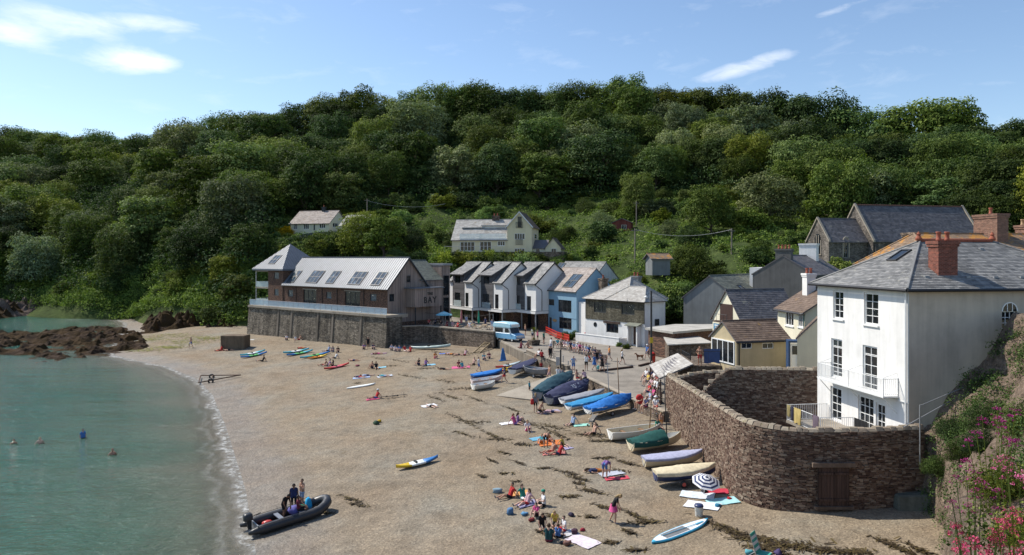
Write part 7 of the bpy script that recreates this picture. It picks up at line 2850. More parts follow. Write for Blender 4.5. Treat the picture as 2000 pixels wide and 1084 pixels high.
def inflatable():
 s,b = B(478,1046),B(648,993)
 L = (b - s).length
 t = thing('inflatable_boat','black inflatable boat with outboard motor at the water edge','boat',(0,0,0))
 W,R = 2.0,0.27
 m = MB()
 pts,rad = [],[]
 for k in range(0,33):
  a = k / 32
  if a < 0.38:
   q = a / 0.38
   pts.append((-L / 2 + q * L * 0.72,-(W / 2 - R),0.36 + 0.02 * q)); rad.append(R * (0.35 + 0.65 * min(1,q * 5)))
  elif a <= 0.62:
   th = (a - 0.38) / 0.24 * math.pi - math.pi / 2
   pts.append((-L / 2 + L * 0.72 + math.cos(th) * (L * 0.28 - R),math.sin(th) * (W / 2 - R),0.38 + 0.3 * math.cos(th) ** 2)); rad.append(R)
  else:
   q = (1 - a) / 0.38
   pts.append((-L / 2 + q * L * 0.72,W / 2 - R,0.36 + 0.02 * q)); rad.append(R * (0.35 + 0.65 * min(1,q * 5)))
 m.tube(pts,rad,14)
 m.build('tube',M_HYP,t,True)
 m = MB()
 m.hexa([(-L / 2 + 0.5,-W / 2 + R,0.12),(L * 0.32,-W / 2 + R,0.14),(L * 0.32,W / 2 - R,0.14),(-L / 2 + 0.5,W / 2 - R,0.12),(-L / 2 + 0.5,-W / 2 + R,0.2),(L * 0.32,-W / 2 + R,0.24),(L * 0.32,W / 2 - R,0.24),(-L / 2 + 0.5,W / 2 - R,0.2)])
 m.build('floor',plain('boat_floor',(0.07,0.07,0.075),0.7),t)
 m = MB()
 m.box(-L / 2 + 0.5,-L / 2 + 0.56,-W / 2 + R * 0.6,W / 2 - R * 0.6,0.12,0.66)
 m.build('transom',M_GGREY,t)
 for x in (-0.12,0.12):
  m = MB()
  m.box(L * x - 0.13,L * x + 0.13,-W / 2 + R,W / 2 - R,0.5,0.55)
  m.build('thwart',plain('thwart_grey',(0.16,0.18,0.22),0.6),t)
 m = MB()
 m.tube([(-L / 2 + 0.5,-W / 2 + 0.1,0.62),(L * 0.1,-W / 2 + 0.08,0.66),(L * 0.3,-W / 2 + 0.25,0.86)],0.014,5)
 m.tube([(-L / 2 + 0.5,W / 2 - 0.1,0.62),(L * 0.1,W / 2 - 0.08,0.66),(L * 0.3,W / 2 - 0.25,0.86)],0.014,5)
 m.build('grab_line',M_RUBBER,t)
 place(t,s,b,-0.02)
 o = thing('outboard_motor','black outboard motor tilted up on the inflatable','motor',(0,0,0))
 m = MB()
 m.loft([[(-L / 2 + 0.25 + x * 0.24,y * 0.2,0.82 + z) for x,y in ((-1,-.7),(-.6,-1),(.7,-1),(1,-.6),(1,.6),(.7,1),(-.6,1),(-1,.7))] for z in (0,0.05,0.3)] + [[(-L / 2 + 0.25 + x * 0.17,y * 0.13,1.2) for x,y in ((-1,-.7),(-.6,-1),(.7,-1),(1,-.6),(1,.6),(.7,1),(-.6,1),(-1,.7))]])
 m.build('cowling',M_HYP,o,True)
 m = MB()
 m.hexa([(-L / 2 + 0.2,-0.05,0.3),(-L / 2 + 0.4,-0.05,0.3),(-L / 2 + 0.4,0.05,0.3),(-L / 2 + 0.2,0.05,0.3),(-L / 2 + 0.15,-0.06,0.82),(-L / 2 + 0.42,-0.06,0.82),(-L / 2 + 0.42,0.06,0.82),(-L / 2 + 0.15,0.06,0.82)])
 m.build('leg',M_HYP,o)
 m = MB()
 m.tube([(-L / 2 + 0.5,0.02,0.95),(-L / 2 + 1.0,0.1,1.0)],0.025,6)
 m.build('tiller',M_RUBBER,o)
 place(o,s,b,-0.02)
 c,d = (s + b) / 2,(b - s).normalized()
 n = Vector((-d.y,d.x,0))
 def lump(name,label,cat,along,side,z,sx,sy,sz,mat,group=None):
  p = c + d * along + n * side
  o = blob(name,(sx,sy,sz),mat,hsh(label) % 99)
  o.location = (p.x,p.y,p.z + z)
  o.rotation_euler = (0,0,math.atan2(d.y,d.x) + 0.3)
  return tag(o,label,cat,group)
 lump('life_jacket','red life jacket lying in the stern of the inflatable','life jacket',-L * 0.26,-0.1,0.34,0.34,0.26,0.14,K_RED)
 lump('dry_bag','purple bag on the inflatable thwart','bag',L * 0.06,0.15,0.52,0.26,0.3,0.3,fabric('violet_bag',(0.16,0.15,0.42)))
 lump('dry_bag','green bag in the middle of the inflatable','bag',L * 0.15,0.1,0.5,0.22,0.26,0.26,fabric('green_bag',(0.04,0.16,0.09)))
 lump('dry_bag','upright turquoise bag in the bow of the inflatable','bag',L * 0.22,0.05,0.58,0.2,0.2,0.42,fabric('cyan_bag',(0.03,0.35,0.62)))
 return c,d,n,L
def blob(name,r,mat,seed=0,rough=0.18):
 rs = np.random.default_rng(seed)
 bm = bmesh.new()
 bmesh.ops.create_icosphere(bm,subdivisions=2,radius=1.0)
 ph = rs.uniform(0,6.28,3)
 for v in bm.verts:
  c = v.co
  k = 1 + rough * math.sin(3 * c.x + ph[0]) * math.sin(3 * c.y + ph[1]) + rough * 0.6 * math.sin(5 * c.z + ph[2])
  p = [abs(q) ** 0.75 * (1 if q > 0 else -1) for q in c]
  v.co = Vector((p[0] * r[0] * k,p[1] * r[1] * k,max(p[2] * r[2] * k,-r[2] * 0.8)))
 me = bpy.data.meshes.new(name)
 bm.to_mesh(me)
 bm.free()
 me.polygons.foreach_set('use_smooth',np.ones(len(me.polygons),dtype=bool))
 me.materials.append(mat)
 o = bpy.data.objects.new(name,me)
 COL.objects.link(o)
 return o
RIB = inflatable()
# == VAN
def ice_cream_van():
 p = PZ(1006,669)
 d = Vector((0.72,-0.69,0)).normalized()
 t = thing('ice_cream_van','pale blue and white ice cream van parked at the quay edge','van',p + d * -2.1 + Vector((d.y,-d.x,0)) * -0.9,math.atan2(d.y,d.x))
 blue,cream,pale = gel('van_blue',(0.20,0.45,0.68)),gel('van_cream',(0.70,0.72,0.68)),gel('van_pale',(0.42,0.68,0.78))
 W = 0.95
 def sidewall(prof,mat,name,w=W):
  m = MB()
  m.prism([(x,-w,z) for x,z in prof],(0,2 * w,0))
  return m.build(name,mat,t,bevel=0.04)
 sidewall([(-2.2,0.38),(1.25,0.38),(2.25,0.42),(2.3,0.62),(2.2,0.98),(1.35,1.18),(-2.2,1.18)],blue,'body')
 sidewall([(-2.2,1.182),(1.33,1.182),(0.98,1.95),(-2.2,1.95)],cream,'cabin',W - 0.02)
 sidewall([(-2.25,1.952),(1.2,1.952),(1.3,2.1),(1.15,2.45),(0.6,2.62),(-2.0,2.62),(-2.25,2.4)],pale,'roof',W + 0.03)
 m = MB()
 m.box(1.18,1.3,-0.75,0.75,2.08,2.42)
 m.build('sign_panel',cream,t)
 m = MB()
 m.hexa([(1.345,-0.82,1.2),(1.37,-0.82,1.2),(1.37,0.82,1.2),(1.345,0.82,1.2),(1.02,-0.8,1.9),(1.045,-0.8,1.9),(1.045,0.8,1.9),(1.02,0.8,1.9)])
 m.build('windscreen',M_GLASS,t)
 for s in (-1,1):
  for x0,x1,nm in ((-1.9,-0.25,'serving_window'),(0.15,0.85,'cab_window')):
   m = MB()
   y = s * (W - 0.015)
   m.box(x0,x1,min(y,y + s * 0.012),max(y,y + s * 0.012),1.3,1.85)
   m.build(nm,M_GLASS,t)
  m = MB()
  m.loft([[(2.27 + dx,s * 0.68 + 0.11 * math.cos(a),0.78 + 0.11 * math.sin(a)) for a in np.linspace(0,2 * math.pi,13)[:-1]] for dx in (-0.06,0.04)])
  m.build('headlight',M_GW,t)
  m = MB()
  m.box(0.0,0.06,s * (W + 0.0),s * (W + 0.18),1.5,1.72) if s > 0 else m.box(0.9,0.96,s * (W + 0.18),s * W,1.4,1.62)
  m.build('mirror',M_RUBBER,t)
  for x in (-1.35,1.5):
   m = MB()
   prof = [(0.16,-0.09),(0.29,-0.1),(0.32,-0.05),(0.32,0.05),(0.29,0.1),(0.16,0.09)]
   m.loft([[(x + r * math.cos(a),s * (W - 0.1) + y,0.32 + r * math.sin(a)) for r,y in prof] for a in np.linspace(0,2 * math.pi,19)],True,False)
   w = m.build('wheel',M_RUBBER,t,True)
   m = MB()
   m.loft([[(x + 0.17 * math.cos(a),s * (W - 0.1) + y,0.32 + 0.17 * math.sin(a)) for a in np.linspace(0,2 * math.pi,13)[:-1]] for y in (-0.085,0.085)])
   m.build('hub',M_GW,w)
 m = MB()
 m.box(2.24,2.36,-0.9,0.9,0.42,0.56)
 m.build('bumper',M_STEEL,t)
 m = MB()
 m.box(2.24,2.29,-0.5,0.5,0.66,0.92)
 m.build('grille',M_GW,t)
ice_cream_van()
# == PARASOLS, BENCHES, BARRIERS, POSTS
def parasol(name,label,p,r,h,mats,tilt=0.0,open_=True,group=None,rot=0.0,seg=8,stripes=None,pole=None):
 t = thing(name,label,'parasol',p,rot,group)
 m = MB()
 m.tube([(0,0,-0.15),(0,0,h)],0.02,6)
 po = m.build('pole',pole or M_STEEL,t)
 if open_:
  rows = stripes or 3
  for k in range(rows):
   m = MB()
   f0,f1 = k / rows,(k + 1) / rows
   for j in range(seg):
    a0,a1 = 2 * math.pi * j / seg,2 * math.pi * (j + 1) / seg
    fz = lambda f: h - 0.02 - r * 0.42 * f ** 1.35
    q = [(f0 * r * math.cos(a0),f0 * r * math.sin(a0),fz(f0)),(f1 * r * math.cos(a0),f1 * r * math.sin(a0),fz(f1)),(f1 * r * math.cos(a1),f1 * r * math.sin(a1),fz(f1)),(f0 * r * math.cos(a1),f0 * r * math.sin(a1),fz(f0))]
    m.face(q)
   m.build('canopy' if k == 0 else 'canopy_band',mats[k % len(mats)],t)
  m = MB()
  for j in range(seg):
   a = 2 * math.pi * j / seg
   m.tube([(0,0,h - 0.3 * r),(r * 0.98 * math.cos(a),r * 0.98 * math.sin(a),h - r * 0.43)],0.008,4,False)
  m.build('ribs',pole or M_STEEL,t)
  m = MB()
  m.lathe([(0.03,h - 0.02),(0.03,h + 0.08),(0.005,h + 0.1)],6)
  m.build('finial',pole or M_STEEL,t)
 else:
  m = MB()
  n = 12
  rings = []
  for f,rr in ((0,0.06),(0.1,0.17),(0.35,0.16),(0.55,0.13),(0.62,0.09),(0.7,0.12),(0.92,0.06),(1.0,0.02)):
   rings.append([(rr * (1 + 0.25 * (k % 2)) * math.cos(2 * math.pi * k / n),rr * (1 + 0.25 * (k % 2)) * math.sin(2 * math.pi * k / n),h * 0.22 + f * h * 0.8) for k in range(n)])
  m.loft(rings)
  m.build('canopy',mats[0],t,True)
 t.rotation_euler = (tilt,0,rot)
 return t
def furniture():
 pt = lambda px,py: at(px,py - 9,4.5)
 parasol('parasol','open pale blue parasol on the cafe patio',pt(867,648),1.35,2.5,[plain('aqua_canvas',(0.22,0.52,0.60),0.8),plain('aqua_canvas_pale',(0.40,0.66,0.70),0.8)],stripes=3)
 parasol('parasol','folded pink parasol on the cafe patio',pt(901,647),1,2.5,[plain('pink_canvas',(0.50,0.17,0.18),0.85)],open_=False,group='folded parasols')
 parasol('parasol','folded green parasol on the cafe patio',pt(935,648),1,2.5,[plain('green_canvas',(0.03,0.28,0.18),0.85)],open_=False,group='folded parasols')
 parasol('beach_parasol','blue and white striped parasol beside the cream covered dinghy',B(1374,966),0.82,1.25,[M_GNAVY,plain('white_canvas',(0.72,0.72,0.74),0.85)],tilt=0.35,stripes=8,rot=0.2)
 wood = plain('bleached_wood',(0.36,0.27,0.17),0.8)
 for k,(px,py,lab) in enumerate(((848,645,'picnic table at the left of the pale blue parasol'),(868,650,'picnic table under the pale blue parasol'),(890,651,'picnic table left of the folded pink parasol'),(920,652,'picnic table between the two folded parasols'),(946,653,'picnic table right of the folded green parasol'))):
  t = thing('picnic_table',lab,'table',pt(px,py),0.6 + 0.2 * k,'picnic tables on the cafe patio')
  m = MB()
  for j in range(4):
   m.box(-0.85,0.85,-0.36 + j * 0.19,-0.2 + j * 0.19,0.72,0.76)
  m.build('table_top',wood,t)
  for s in (-1,1):
   m = MB()
   m.box(-0.85,0.85,s * 0.72 - 0.12,s * 0.72 + 0.12,0.42,0.46)
   m.build('bench_seat',wood,t)
   m = MB()
   m.tube([(s * 0.6,-0.75,0),(s * 0.6,-0.2,0.72)],0.04,5)
   m.tube([(s * 0.6,0.75,0),(s * 0.6,0.2,0.72)],0.04,5)
   m.tube([(s * 0.6,-0.78,0.4),(s * 0.6,0.78,0.4)],0.03,5)
   m.build('leg_frame',wood,t)
 p0,p1,p2 = PZ(1066,650),PZ(1088,661),PZ(1112,668)
 red = gel('barrier_red',(0.55,0.035,0.02))
 for k in range(5):
  a = p0.lerp(p1,k / 2) if k < 2 else p1.lerp(p2,(k - 2) / 3)
  b = p0.lerp(p1,(k + 1) / 2) if k < 2 else p1.lerp(p2,(k - 1) / 3)
  t = thing('crowd_barrier','red plastic barrier, number %s from the van in front of the blue house' % ('one two three four five'.split()[k]),'barrier',a,math.atan2((b - a).y,(b - a).x),'red plastic barriers')
  L = (b - a).length - 0.06
  m = MB()
  m.box(0.03,L,-0.03,0.03,0.12,0.2)
  m.box(0.03,L,-0.03,0.03,0.9,1.0)
  m.box(0.03,L,-0.028,0.028,0.52,0.66)
  m.build('rails',red,t)
  m = MB()
  n = 9
  for j in range(n):
   x = 0.06 + (L - 0.12) * j / (n - 1)
   m.box(x - 0.03,x + 0.03,-0.022,0.022,0.2,0.9)
  m.build('slats',red,t)
  for x in (0.25,L - 0.25):
   m = MB()
   m.box(x - 0.05,x + 0.05,-0.3,0.3,0,0.1)
   m.build('foot',M_RUBBER,t)
 p = PZ(1043,674)
 t = thing('planter','square stone planter with a spiky palm beside the van','planter',p,0.4)
 m = MB()
 m.hexa([(-.55,-.55,0),(.55,-.55,0),(.55,.55,0),(-.55,.55,0),(-.65,-.65,.7),(.65,-.65,.7),(.65,.65,.7),(-.65,.65,.7)])
 m.build('pot',M_RUBBLE,t)
 m = MB()
 m.tube([(0,0,.6),(0.05,0,1.3),(0.02,0.05,1.9)],[0.08,0.06,0.05],6)
 m.build('trunk',M_BARK,t)
 m = MB()
 rs = random.Random(4)
 for c,zc,nn,ll in (((0.02,0.05),1.9,60,0.85),((0,0),0.75,40,0.5)):
  for k in range(nn):
   a,e = rs.uniform(0,6.28),rs.uniform(-0.4,1.3)
   d = Vector((math.cos(a) * math.cos(e),math.sin(a) * math.cos(e),math.sin(e)))
   s = Vector((-math.sin(a),math.cos(a),0)) * 0.035
   q = Vector((c[0],c[1],zc))
   m.tint = rs.random()
   mid = q + d * ll * 0.55
   end = q + d * ll + Vector((0,0,-0.18))
   m.face([q - s,q + s,mid + s,mid - s])
   m.face([mid - s,mid + s,end])
 m.build('leaves',LEAF['olive'],t)
 for k,(px,py,s,leaf,lab) in enumerate(((1118,664,0.55,'dark','bushy dark plant at the end of the red barriers'),(1156,664,0.3,'bright','small bright bush before the white cottage wall'),(1172,668,0.32,'olive','tawny plant growing at the foot of the white cottage wall'),(1208,677,0.2,'mid','small green weed at the foot of the white cottage wall'),(1226,681,0.28,'mid','green weed by the end of the white cottage wall'))):
  q = PZ(px,py)
  add_shrub(q.x,q.y,s,leaf,lab,'plants along the cottage front',k % 4,z=q.z + 0.15)
 p = PZ(1272,716)
 t = thing('lamp_post','tall black timber pole with a white lamp at the corner of the square','lamp post',p)
 m = MB()
 m.tube([(0,0,-0.2),(0,0,8.3)],[0.13,0.1],10)
 m.build('pole',M_IRON,t)
 m = MB()
 m.tube([(0,-0.05,7.6),(-0.35,-0.1,7.75),(-0.55,-0.12,7.7)],0.025,6)
 m.build('bracket',M_STEEL,t)
 m = MB()
 m.lathe([(0.05,0),(0.2,0.03),(0.22,0.12),(0.1,0.24),(0.03,0.28)],10,(-0.6,-0.12,7.5))
 m.build('lamp',M_GW,t,True)
 m = MB()
 m.box(-0.16,0.16,-0.17,-0.12,2.6,3.2)
 m.build('yellow_plate',plain('yellow_plate',(0.6,0.42,0.03),0.6),t)
 p = PZ(1275,709)
 t = thing('litter_bin','red litter bin at the foot of the lamp post','bin',p)
 m = MB()
 m.lathe([(0.26,0),(0.28,0.05),(0.3,0.95),(0.25,1.15),(0.05,1.25)],12)
 m.build('body',red,t,True)
 m = MB()
 m.box(-0.16,0.16,-0.3,-0.24,0.85,1.02)
 m.build('slot',M_RUBBER,t)
 p = PZ(1095,719)
 t = thing('notice_board','grey notice board on a dark post at the slipway head','notice board',p)
 m = MB()
 m.box(-0.08,0.08,-0.08,0.08,0,2.0)
 m.build('post',M_IRON,t)
 m = MB()
 m.box(-0.5,-0.1,-0.03,0.03,0.3,1.2)
 m.build('panel',M_STEEL,t)
 for px,py,h,lab in ((1100,716,1.2,'thin grey post behind the notice board'),(1110,720,0.8,'short pale bollard at the slipway head')):
  m = MB()
  m.tube([(0,0,0),(0,0,h)],0.05,8)
  m.lathe([(0.065,h - 0.06),(0.065,h),(0.02,h + 0.03)],8)
  o = m.build('post',M_STEEL)
  o.location = PZ(px,py)
  tag(o,lab,'post')
 m = MB()
 m.tube([(0,0,0),(-0.2,0,3.6)],[0.04,0.03],8)
 m.tube([(-0.1,0,0.1),(0.1,0,0.1)],0.05,6)
 o = m.build('spare_mast',M_STEEL)
 o.location = B(1190,779)
 tag(o,'thin grey mast standing behind the azure covered dinghy','mast')
 for px,py0,py1,d,lab in ((1243,393,482,170,'upper telegraph pole above the red shed'),(1240,446,512,135,'lower telegraph pole right of the red shed'),(1429,446,510,128,'telegraph pole on the slope above the grey hall'),(717,388,440,185,'telegraph pole behind the bungalow annex')):
  a,b = atd(px,py1,d),atd(px,py0,d)
  t = thing('telegraph_pole',lab,'pole',a,0.3)
  h = b.z - a.z
  m = MB()
  m.tube([(0,0,-2),(0,0,h)],[0.16,0.12],8)
  m.build('pole',plain('pole_timber',(0.24,0.20,0.16),0.9),t)
  m = MB()
  m.box(-0.7,0.7,-0.06,0.06,h - 0.5,h - 0.38)
  m.build('crossarm',MATS['pole_timber'],t)
 for a,b,lab in (((1240,448,135),(1429,448,128),'overhead wire between the two lower telegraph poles'),((717,392,185),(870,398,190),'overhead wire running right from the pole behind the annex')):
  A,Bq = atd(*a),atd(*b)
  m = MB()
  m.tube([A.lerp(Bq,k / 10) - Vector((0,0,1.2 * (1 - (2 * k / 10 - 1) ** 2))) for k in range(11)],0.025,4)
  o = m.build('overhead_wire',M_STEEL)
  tag(o,lab,'wire')
 P1,P2,P3 = at(810,602,7.0) + Vector((0,-1,0)),at(870,609,6.8),at(963,613,6.6)
 t = thing('festoon_lights','string of small lights on poles above the cafe patio','string lights',(0,0,0))
 m = MB()
 for A,Bq in ((P1,P2),(P2,P3)):
  m.tube([A.lerp(Bq,k / 8) - Vector((0,0,0.5 * (1 - (2 * k / 8 - 1) ** 2))) for k in range(9)],0.02,4)
 m.build('cable',M_IRON,t)
 for q in (P2,P3):
  m = MB()
  m.tube([(q.x,q.y,4.5),q],0.04,6)
  m.build('pole',M_STEEL,t)
 p = B(1488,1086)
 t = thing('beach_chair','low green and white striped beach chair at the bottom edge','chair',p,0.9)
 stripeA,stripeB = plain('stripe_green',(0.06,0.36,0.28),0.85),plain('stripe_white',(0.7,0.72,0.7),0.85)
 for k in range(7):
  f0,f1 = k / 7,(k + 1) / 7
  m = MB()
  q = [Vector((-0.3,0.15 + 0.3 * f0,0.12 + 0.85 * f0)),Vector((0.3,0.15 + 0.3 * f0,0.12 + 0.85 * f0)),Vector((0.3,0.15 + 0.3 * f1,0.12 + 0.85 * f1)),Vector((-0.3,0.15 + 0.3 * f1,0.12 + 0.85 * f1))]
  m.hexa(q + [v + Vector((0,0.02,0.008)) for v in q])
  m.build('back_panel',(stripeA,stripeB)[k % 2],t)
 m = MB()
 m.box(-0.3,0.3,-0.35,0.15,0.1,0.13)
 m.build('seat',stripeA,t)
 m = MB()
 for s in (-0.32,0.32):
  m.tube([(s,-0.38,0),(s,-0.36,0.14),(s,0.15,0.12),(s,0.46,1.0)],0.018,6)
  m.tube([(s,0.2,0.25),(s,0.5,0.0)],0.018,6)
 m.build('frame',M_STEEL,t)
furniture()
def beach_gear():
 def towel(px,py,l,w,rot,col,label,name='towel',z=0.03,group='towels spread on the beach',plaza=False):
  rs = random.Random(hsh(label))
  p = PZ(px,py) if plaza else B(px,py)
  n,k = 8,5
  rows = []
  c,s = math.cos(rot),math.sin(rot)
  for i in range(n + 1):
   r = []
   for j in range(k + 1):
    u,v = (i / n - .5) * l,(j / k - .5) * w
    x,y = p.x + u * c - v * s,p.y + u * s + v * c
    r.append((x - p.x + rs.uniform(-.01,.01),y - p.y + rs.uniform(-.01,.01),rs.uniform(0,0.035)))
   rows.append(r)
  zz = beach_z(np.array([[q[0] + p.x for q in r] for r in rows]),np.array([[q[1] + p.y for q in r] for r in rows])) if not plaza else np.full((n + 1,k + 1),p.z)
  rows = [[(q[0],q[1],q[2] + zz[i][j] - p.z + z) for j,q in enumerate(r)] for i,r in enumerate(rows)]
  m = MB()
  m.loft(rows,False,False)
  m.loft([[(q[0],q[1],q[2] - 0.02) for q in r][::-1] for r in rows],False,False)
  o = m.build(name,fabric('towel_%d_%d_%d' % tuple(int(99 * v) for v in col),col),None,True)
  o.location = p
  return tag(o,label,'towel',group)
 W_,P_,R_,B_,T_ = (0.7,0.7,0.72),(0.62,0.45,0.48),(0.45,0.04,0.07),(0.10,0.25,0.55),(0.35,0.60,0.62)
 towel(1362,968,1.9,1.0,-0.4,(0.62,0.68,0.74),'white towel half under the striped parasol')
 towel(1398,960,1.4,0.8,-0.2,R_,'dark red towel in the shade of the parasol')
 towel(1412,980,1.7,1.0,0.1,T_,'pale turquoise towel beside the stone wall')
 towel(1372,988,1.9,1.1,-0.5,W_,'plain white towel behind the white bucket')
 towel(1138,1058,1.7,0.95,-0.9,(0.62,0.55,0.60),'pale pink towel in the foreground group')
 towel(1110,1042,0.9,0.7,0.4,(0.5,0.5,0.52),'crumpled grey towel in the foreground group')
 towel(1016,964,1.2,0.8,0.2,(0.62,0.32,0.12),'orange towel behind the man in red')
 towel(1030,985,1.3,0.8,0.5,(0.30,0.28,0.42),'patterned blue towel among the foreground group')
 towel(1195,926,1.6,0.8,0.3,(0.42,0.44,0.5),'chequered grey towel under the bending woman')
 towel(1205,935,1.5,0.6,0.1,(0.5,0.07,0.10),'red towel beside the bending woman')
 towel(1075,866,1.8,1.2,0.2,(0.60,0.18,0.05),'orange towel under the seated family')
 towel(1052,857,1.3,0.8,0.4,(0.14,0.36,0.5),'blue towel behind the seated family')
 towel(1082,886,1.6,0.7,0.0,(0.58,0.22,0.20),'pink towel in front of the seated family')
 towel(1108,876,0.8,0.6,0.6,(0.32,0.30,0.45),'violet cloth beside the seated family')
 towel(993,827,1.4,0.8,0.3,W_,'white towel under the purple clad bather')
 towel(1135,831,1.3,0.7,0.2,(0.30,0.60,0.50),'mint green towel near the pushchair')
 towel(1072,805,2.0,0.9,0.35,(0.36,0.32,0.42),'mauve towel in front of the navy covered boat')
 towel(838,793,1.4,1.0,0.5,W_,'white towel alone on the shingle')
 towel(900,718,2.2,1.4,0.1,(0.62,0.12,0.26),'bright pink towel below the patio')
 towel(838,713,1.6,0.9,0.3,(0.22,0.45,0.58),'blue towel on the sand in mid beach')
 towel(745,718,1.2,0.7,0.2,(0.25,0.5,0.6),'turquoise towel behind the seated pair')
 towel(706,738,2.0,1.0,0.2,(0.30,0.38,0.55),'blue patterned towel in the sunbathing group')
 towel(752,735,1.8,0.9,0.4,(0.5,0.54,0.6),'pale blue towel in the sunbathing group')
 towel(728,780,1.3,0.8,0.3,(0.45,0.08,0.16),'crimson towel beside the bicycles')
 towel(868,691,1.4,0.8,0.2,(0.14,0.2,0.5),'royal blue towel below the patio wall')
 towel(432,684,1.8,0.9,0.2,(0.55,0.12,0.08),'red towel near the concrete block')
 towel(588,663,1.6,0.8,0.0,(0.55,0.50,0.46),'beige towel under the sea wall')
 towel(592,680,1.6,0.8,0.0,(0.45,0.25,0.22),'rust towel between sea wall and kayaks')
 towel(740,691,2.2,0.8,0.0,(0.30,0.18,0.25),'maroon towel on the upper beach')
 towel(490,664,1.2,0.7,0.0,(0.55,0.55,0.53),'white cloth beside the foot of the sea wall')
 def bag(px,py,r,col,label,name='bag',cat='bag',z=0.0):
  p = B(px,py)
  r = (r[0] * 0.8,r[1] * 0.85,r[2] * 0.72)
  col = tuple(v * 0.75 for v in col)
  o = blob(name,r,fabric('bag_%d_%d_%d' % tuple(int(99 * v) for v in col),col),hsh(label) % 97,0.3)
  o.location = (p.x,p.y,p.z + r[2] * 0.8 + z)
  o.rotation_euler = (0,0,px % 3)
  tag(o,label,cat,'bags on the beach')
 bag(996,1004,(0.22,0.2,0.26),(0.12,0.24,0.42),'blue and grey carrier bag left of the foreground group')
 bag(1024,1006,(0.25,0.2,0.14),(0.16,0.38,0.62),'light blue bag in the foreground group')
 bag(1038,1018,(0.2,0.16,0.16),(0.30,0.06,0.06),'dark red bag in the foreground group')
 bag(1122,1043,(0.24,0.2,0.22),(0.09,0.045,0.07),'dark purple rucksack beside the pale pink towel')
 bag(1138,1037,(0.13,0.13,0.12),(0.5,0.06,0.09),'red ball shaped bag beside the rucksack')
 bag(1108,1065,(0.22,0.18,0.2),(0.28,0.15,0.12),'brown patterned bag in front of the white shirted child')
 bag(1098,1062,(0.16,0.13,0.12),(0.05,0.05,0.06),'small black bag in the foreground group')
 bag(1116,1008,(0.18,0.16,0.16),(0.06,0.05,0.09),'dark bag behind the child in yellow')
 bag(972,962,(0.32,0.18,0.2),(0.28,0.40,0.48),'pale blue folded body board behind the man in red','body_board','body board')
 bag(1216,933,(0.2,0.16,0.12),(0.06,0.05,0.07),'black hat on the end of the red towel','sun_hat','hat')
 bag(735,829,(0.3,0.24,0.26),(0.06,0.11,0.07),'dark green rucksack alone on the sand')
 bag(741,825,(0.18,0.18,0.22),(0.55,0.36,0.03),'yellow bag leaning on the green rucksack')
 bag(698,715,(0.4,0.3,0.14),(0.25,0.06,0.09),'crimson bag between the bathers on mid beach')
 bag(1402,990,(0.22,0.18,0.12),(0.05,0.26,0.42),'blue bag beside the white towel by the wall')
 bag(1424,975,(0.16,0.14,0.1),(0.5,0.04,0.05),'small red bag on the turquoise towel')
 bag(1520,1084,(0.22,0.2,0.2),(0.09,0.07,0.17),'purple bag at the bottom edge beside the striped chair')
 bag(1462,1082,(0.25,0.2,0.16),(0.12,0.42,0.5),'turquoise bag at the bottom edge beside the striped chair')
 bag(1376,962,(0.26,0.22,0.15),(0.05,0.05,0.055),'black bag under the striped parasol')
 p = B(1365,1008)
 t = thing('storage_bucket','tall white bucket with navy lid by the beach towels','bucket',p)
 m = MB()
 m.lathe([(0.19,0),(0.2,0.03),(0.23,0.5),(0.24,0.52),(0.22,0.52)],16)
 m.build('body',M_GW,t,True)
 m = MB()
 m.lathe([(0.245,0.52),(0.25,0.55),(0.22,0.63),(0.05,0.65)],16)
 m.build('lid',M_GNAVY,t,True)
 m = MB()
 m.tube([(0.24 * math.cos(a),0.24 * math.sin(a) * 0.2 - 0.2,0.42 - 0.14 * math.sin(a)) for a in np.linspace(0,math.pi,9)],0.01,5)
 m.build('handle',M_STEEL,t)
 p = B(983,704)
 t = thing('upright_board','blue board standing upright on the sand under the quay','board',p,0.4)
 m = MB()
 m.loft([[(-w,-0.05 + 0.1 * z,z),(w,-0.05 + 0.1 * z,z),(w,0.05 + 0.1 * z,z),(-w,0.05 + 0.1 * z,z)] for z,w in ((0,0.4),(0.3,0.36),(0.7,0.29),(1.2,0.18),(1.5,0.09),(1.58,0.03)) for x in (1,)])
 m.build('board',K_BLUE,t,bevel=0.03)
 m = MB()
 m.box(-0.7,0.3,-0.4,-0.1,0.0,0.1)
 m.build('base',K_BLUE,t,bevel=0.04)
 p,q = B(388,752),B(470,737)
 t = thing('launching_trolley','rusty A-frame launching trolley at the water edge','boat trolley',p)
 d = q - p
 rust = plain('rust',(0.10,0.06,0.04),0.9)
 k = B(392,738) - p
 for a,b in ((Vector(),d),(k,d),(k,Vector()),(d * 0.3,k + (d - k) * 0.3)):
  m = MB()
  m.tube([a + Vector((0,0,0.3)),b + Vector((0,0,0.3))],0.07,6)
  m.build('beam',rust,t)
 for s in (d * 0.28,k + (d - k) * 0.28):
  m = MB()
  m.loft([[(s.x + r * math.cos(a),s.y + y,0.32 + r * math.sin(a)) for r,y in ((0.2,-.08),(0.34,-.09),(0.38,0),(0.34,.09),(0.2,.08))] for a in np.linspace(0,2 * math.pi,15)],True,False)
  m.build('wheel',M_RUBBER,t,True)
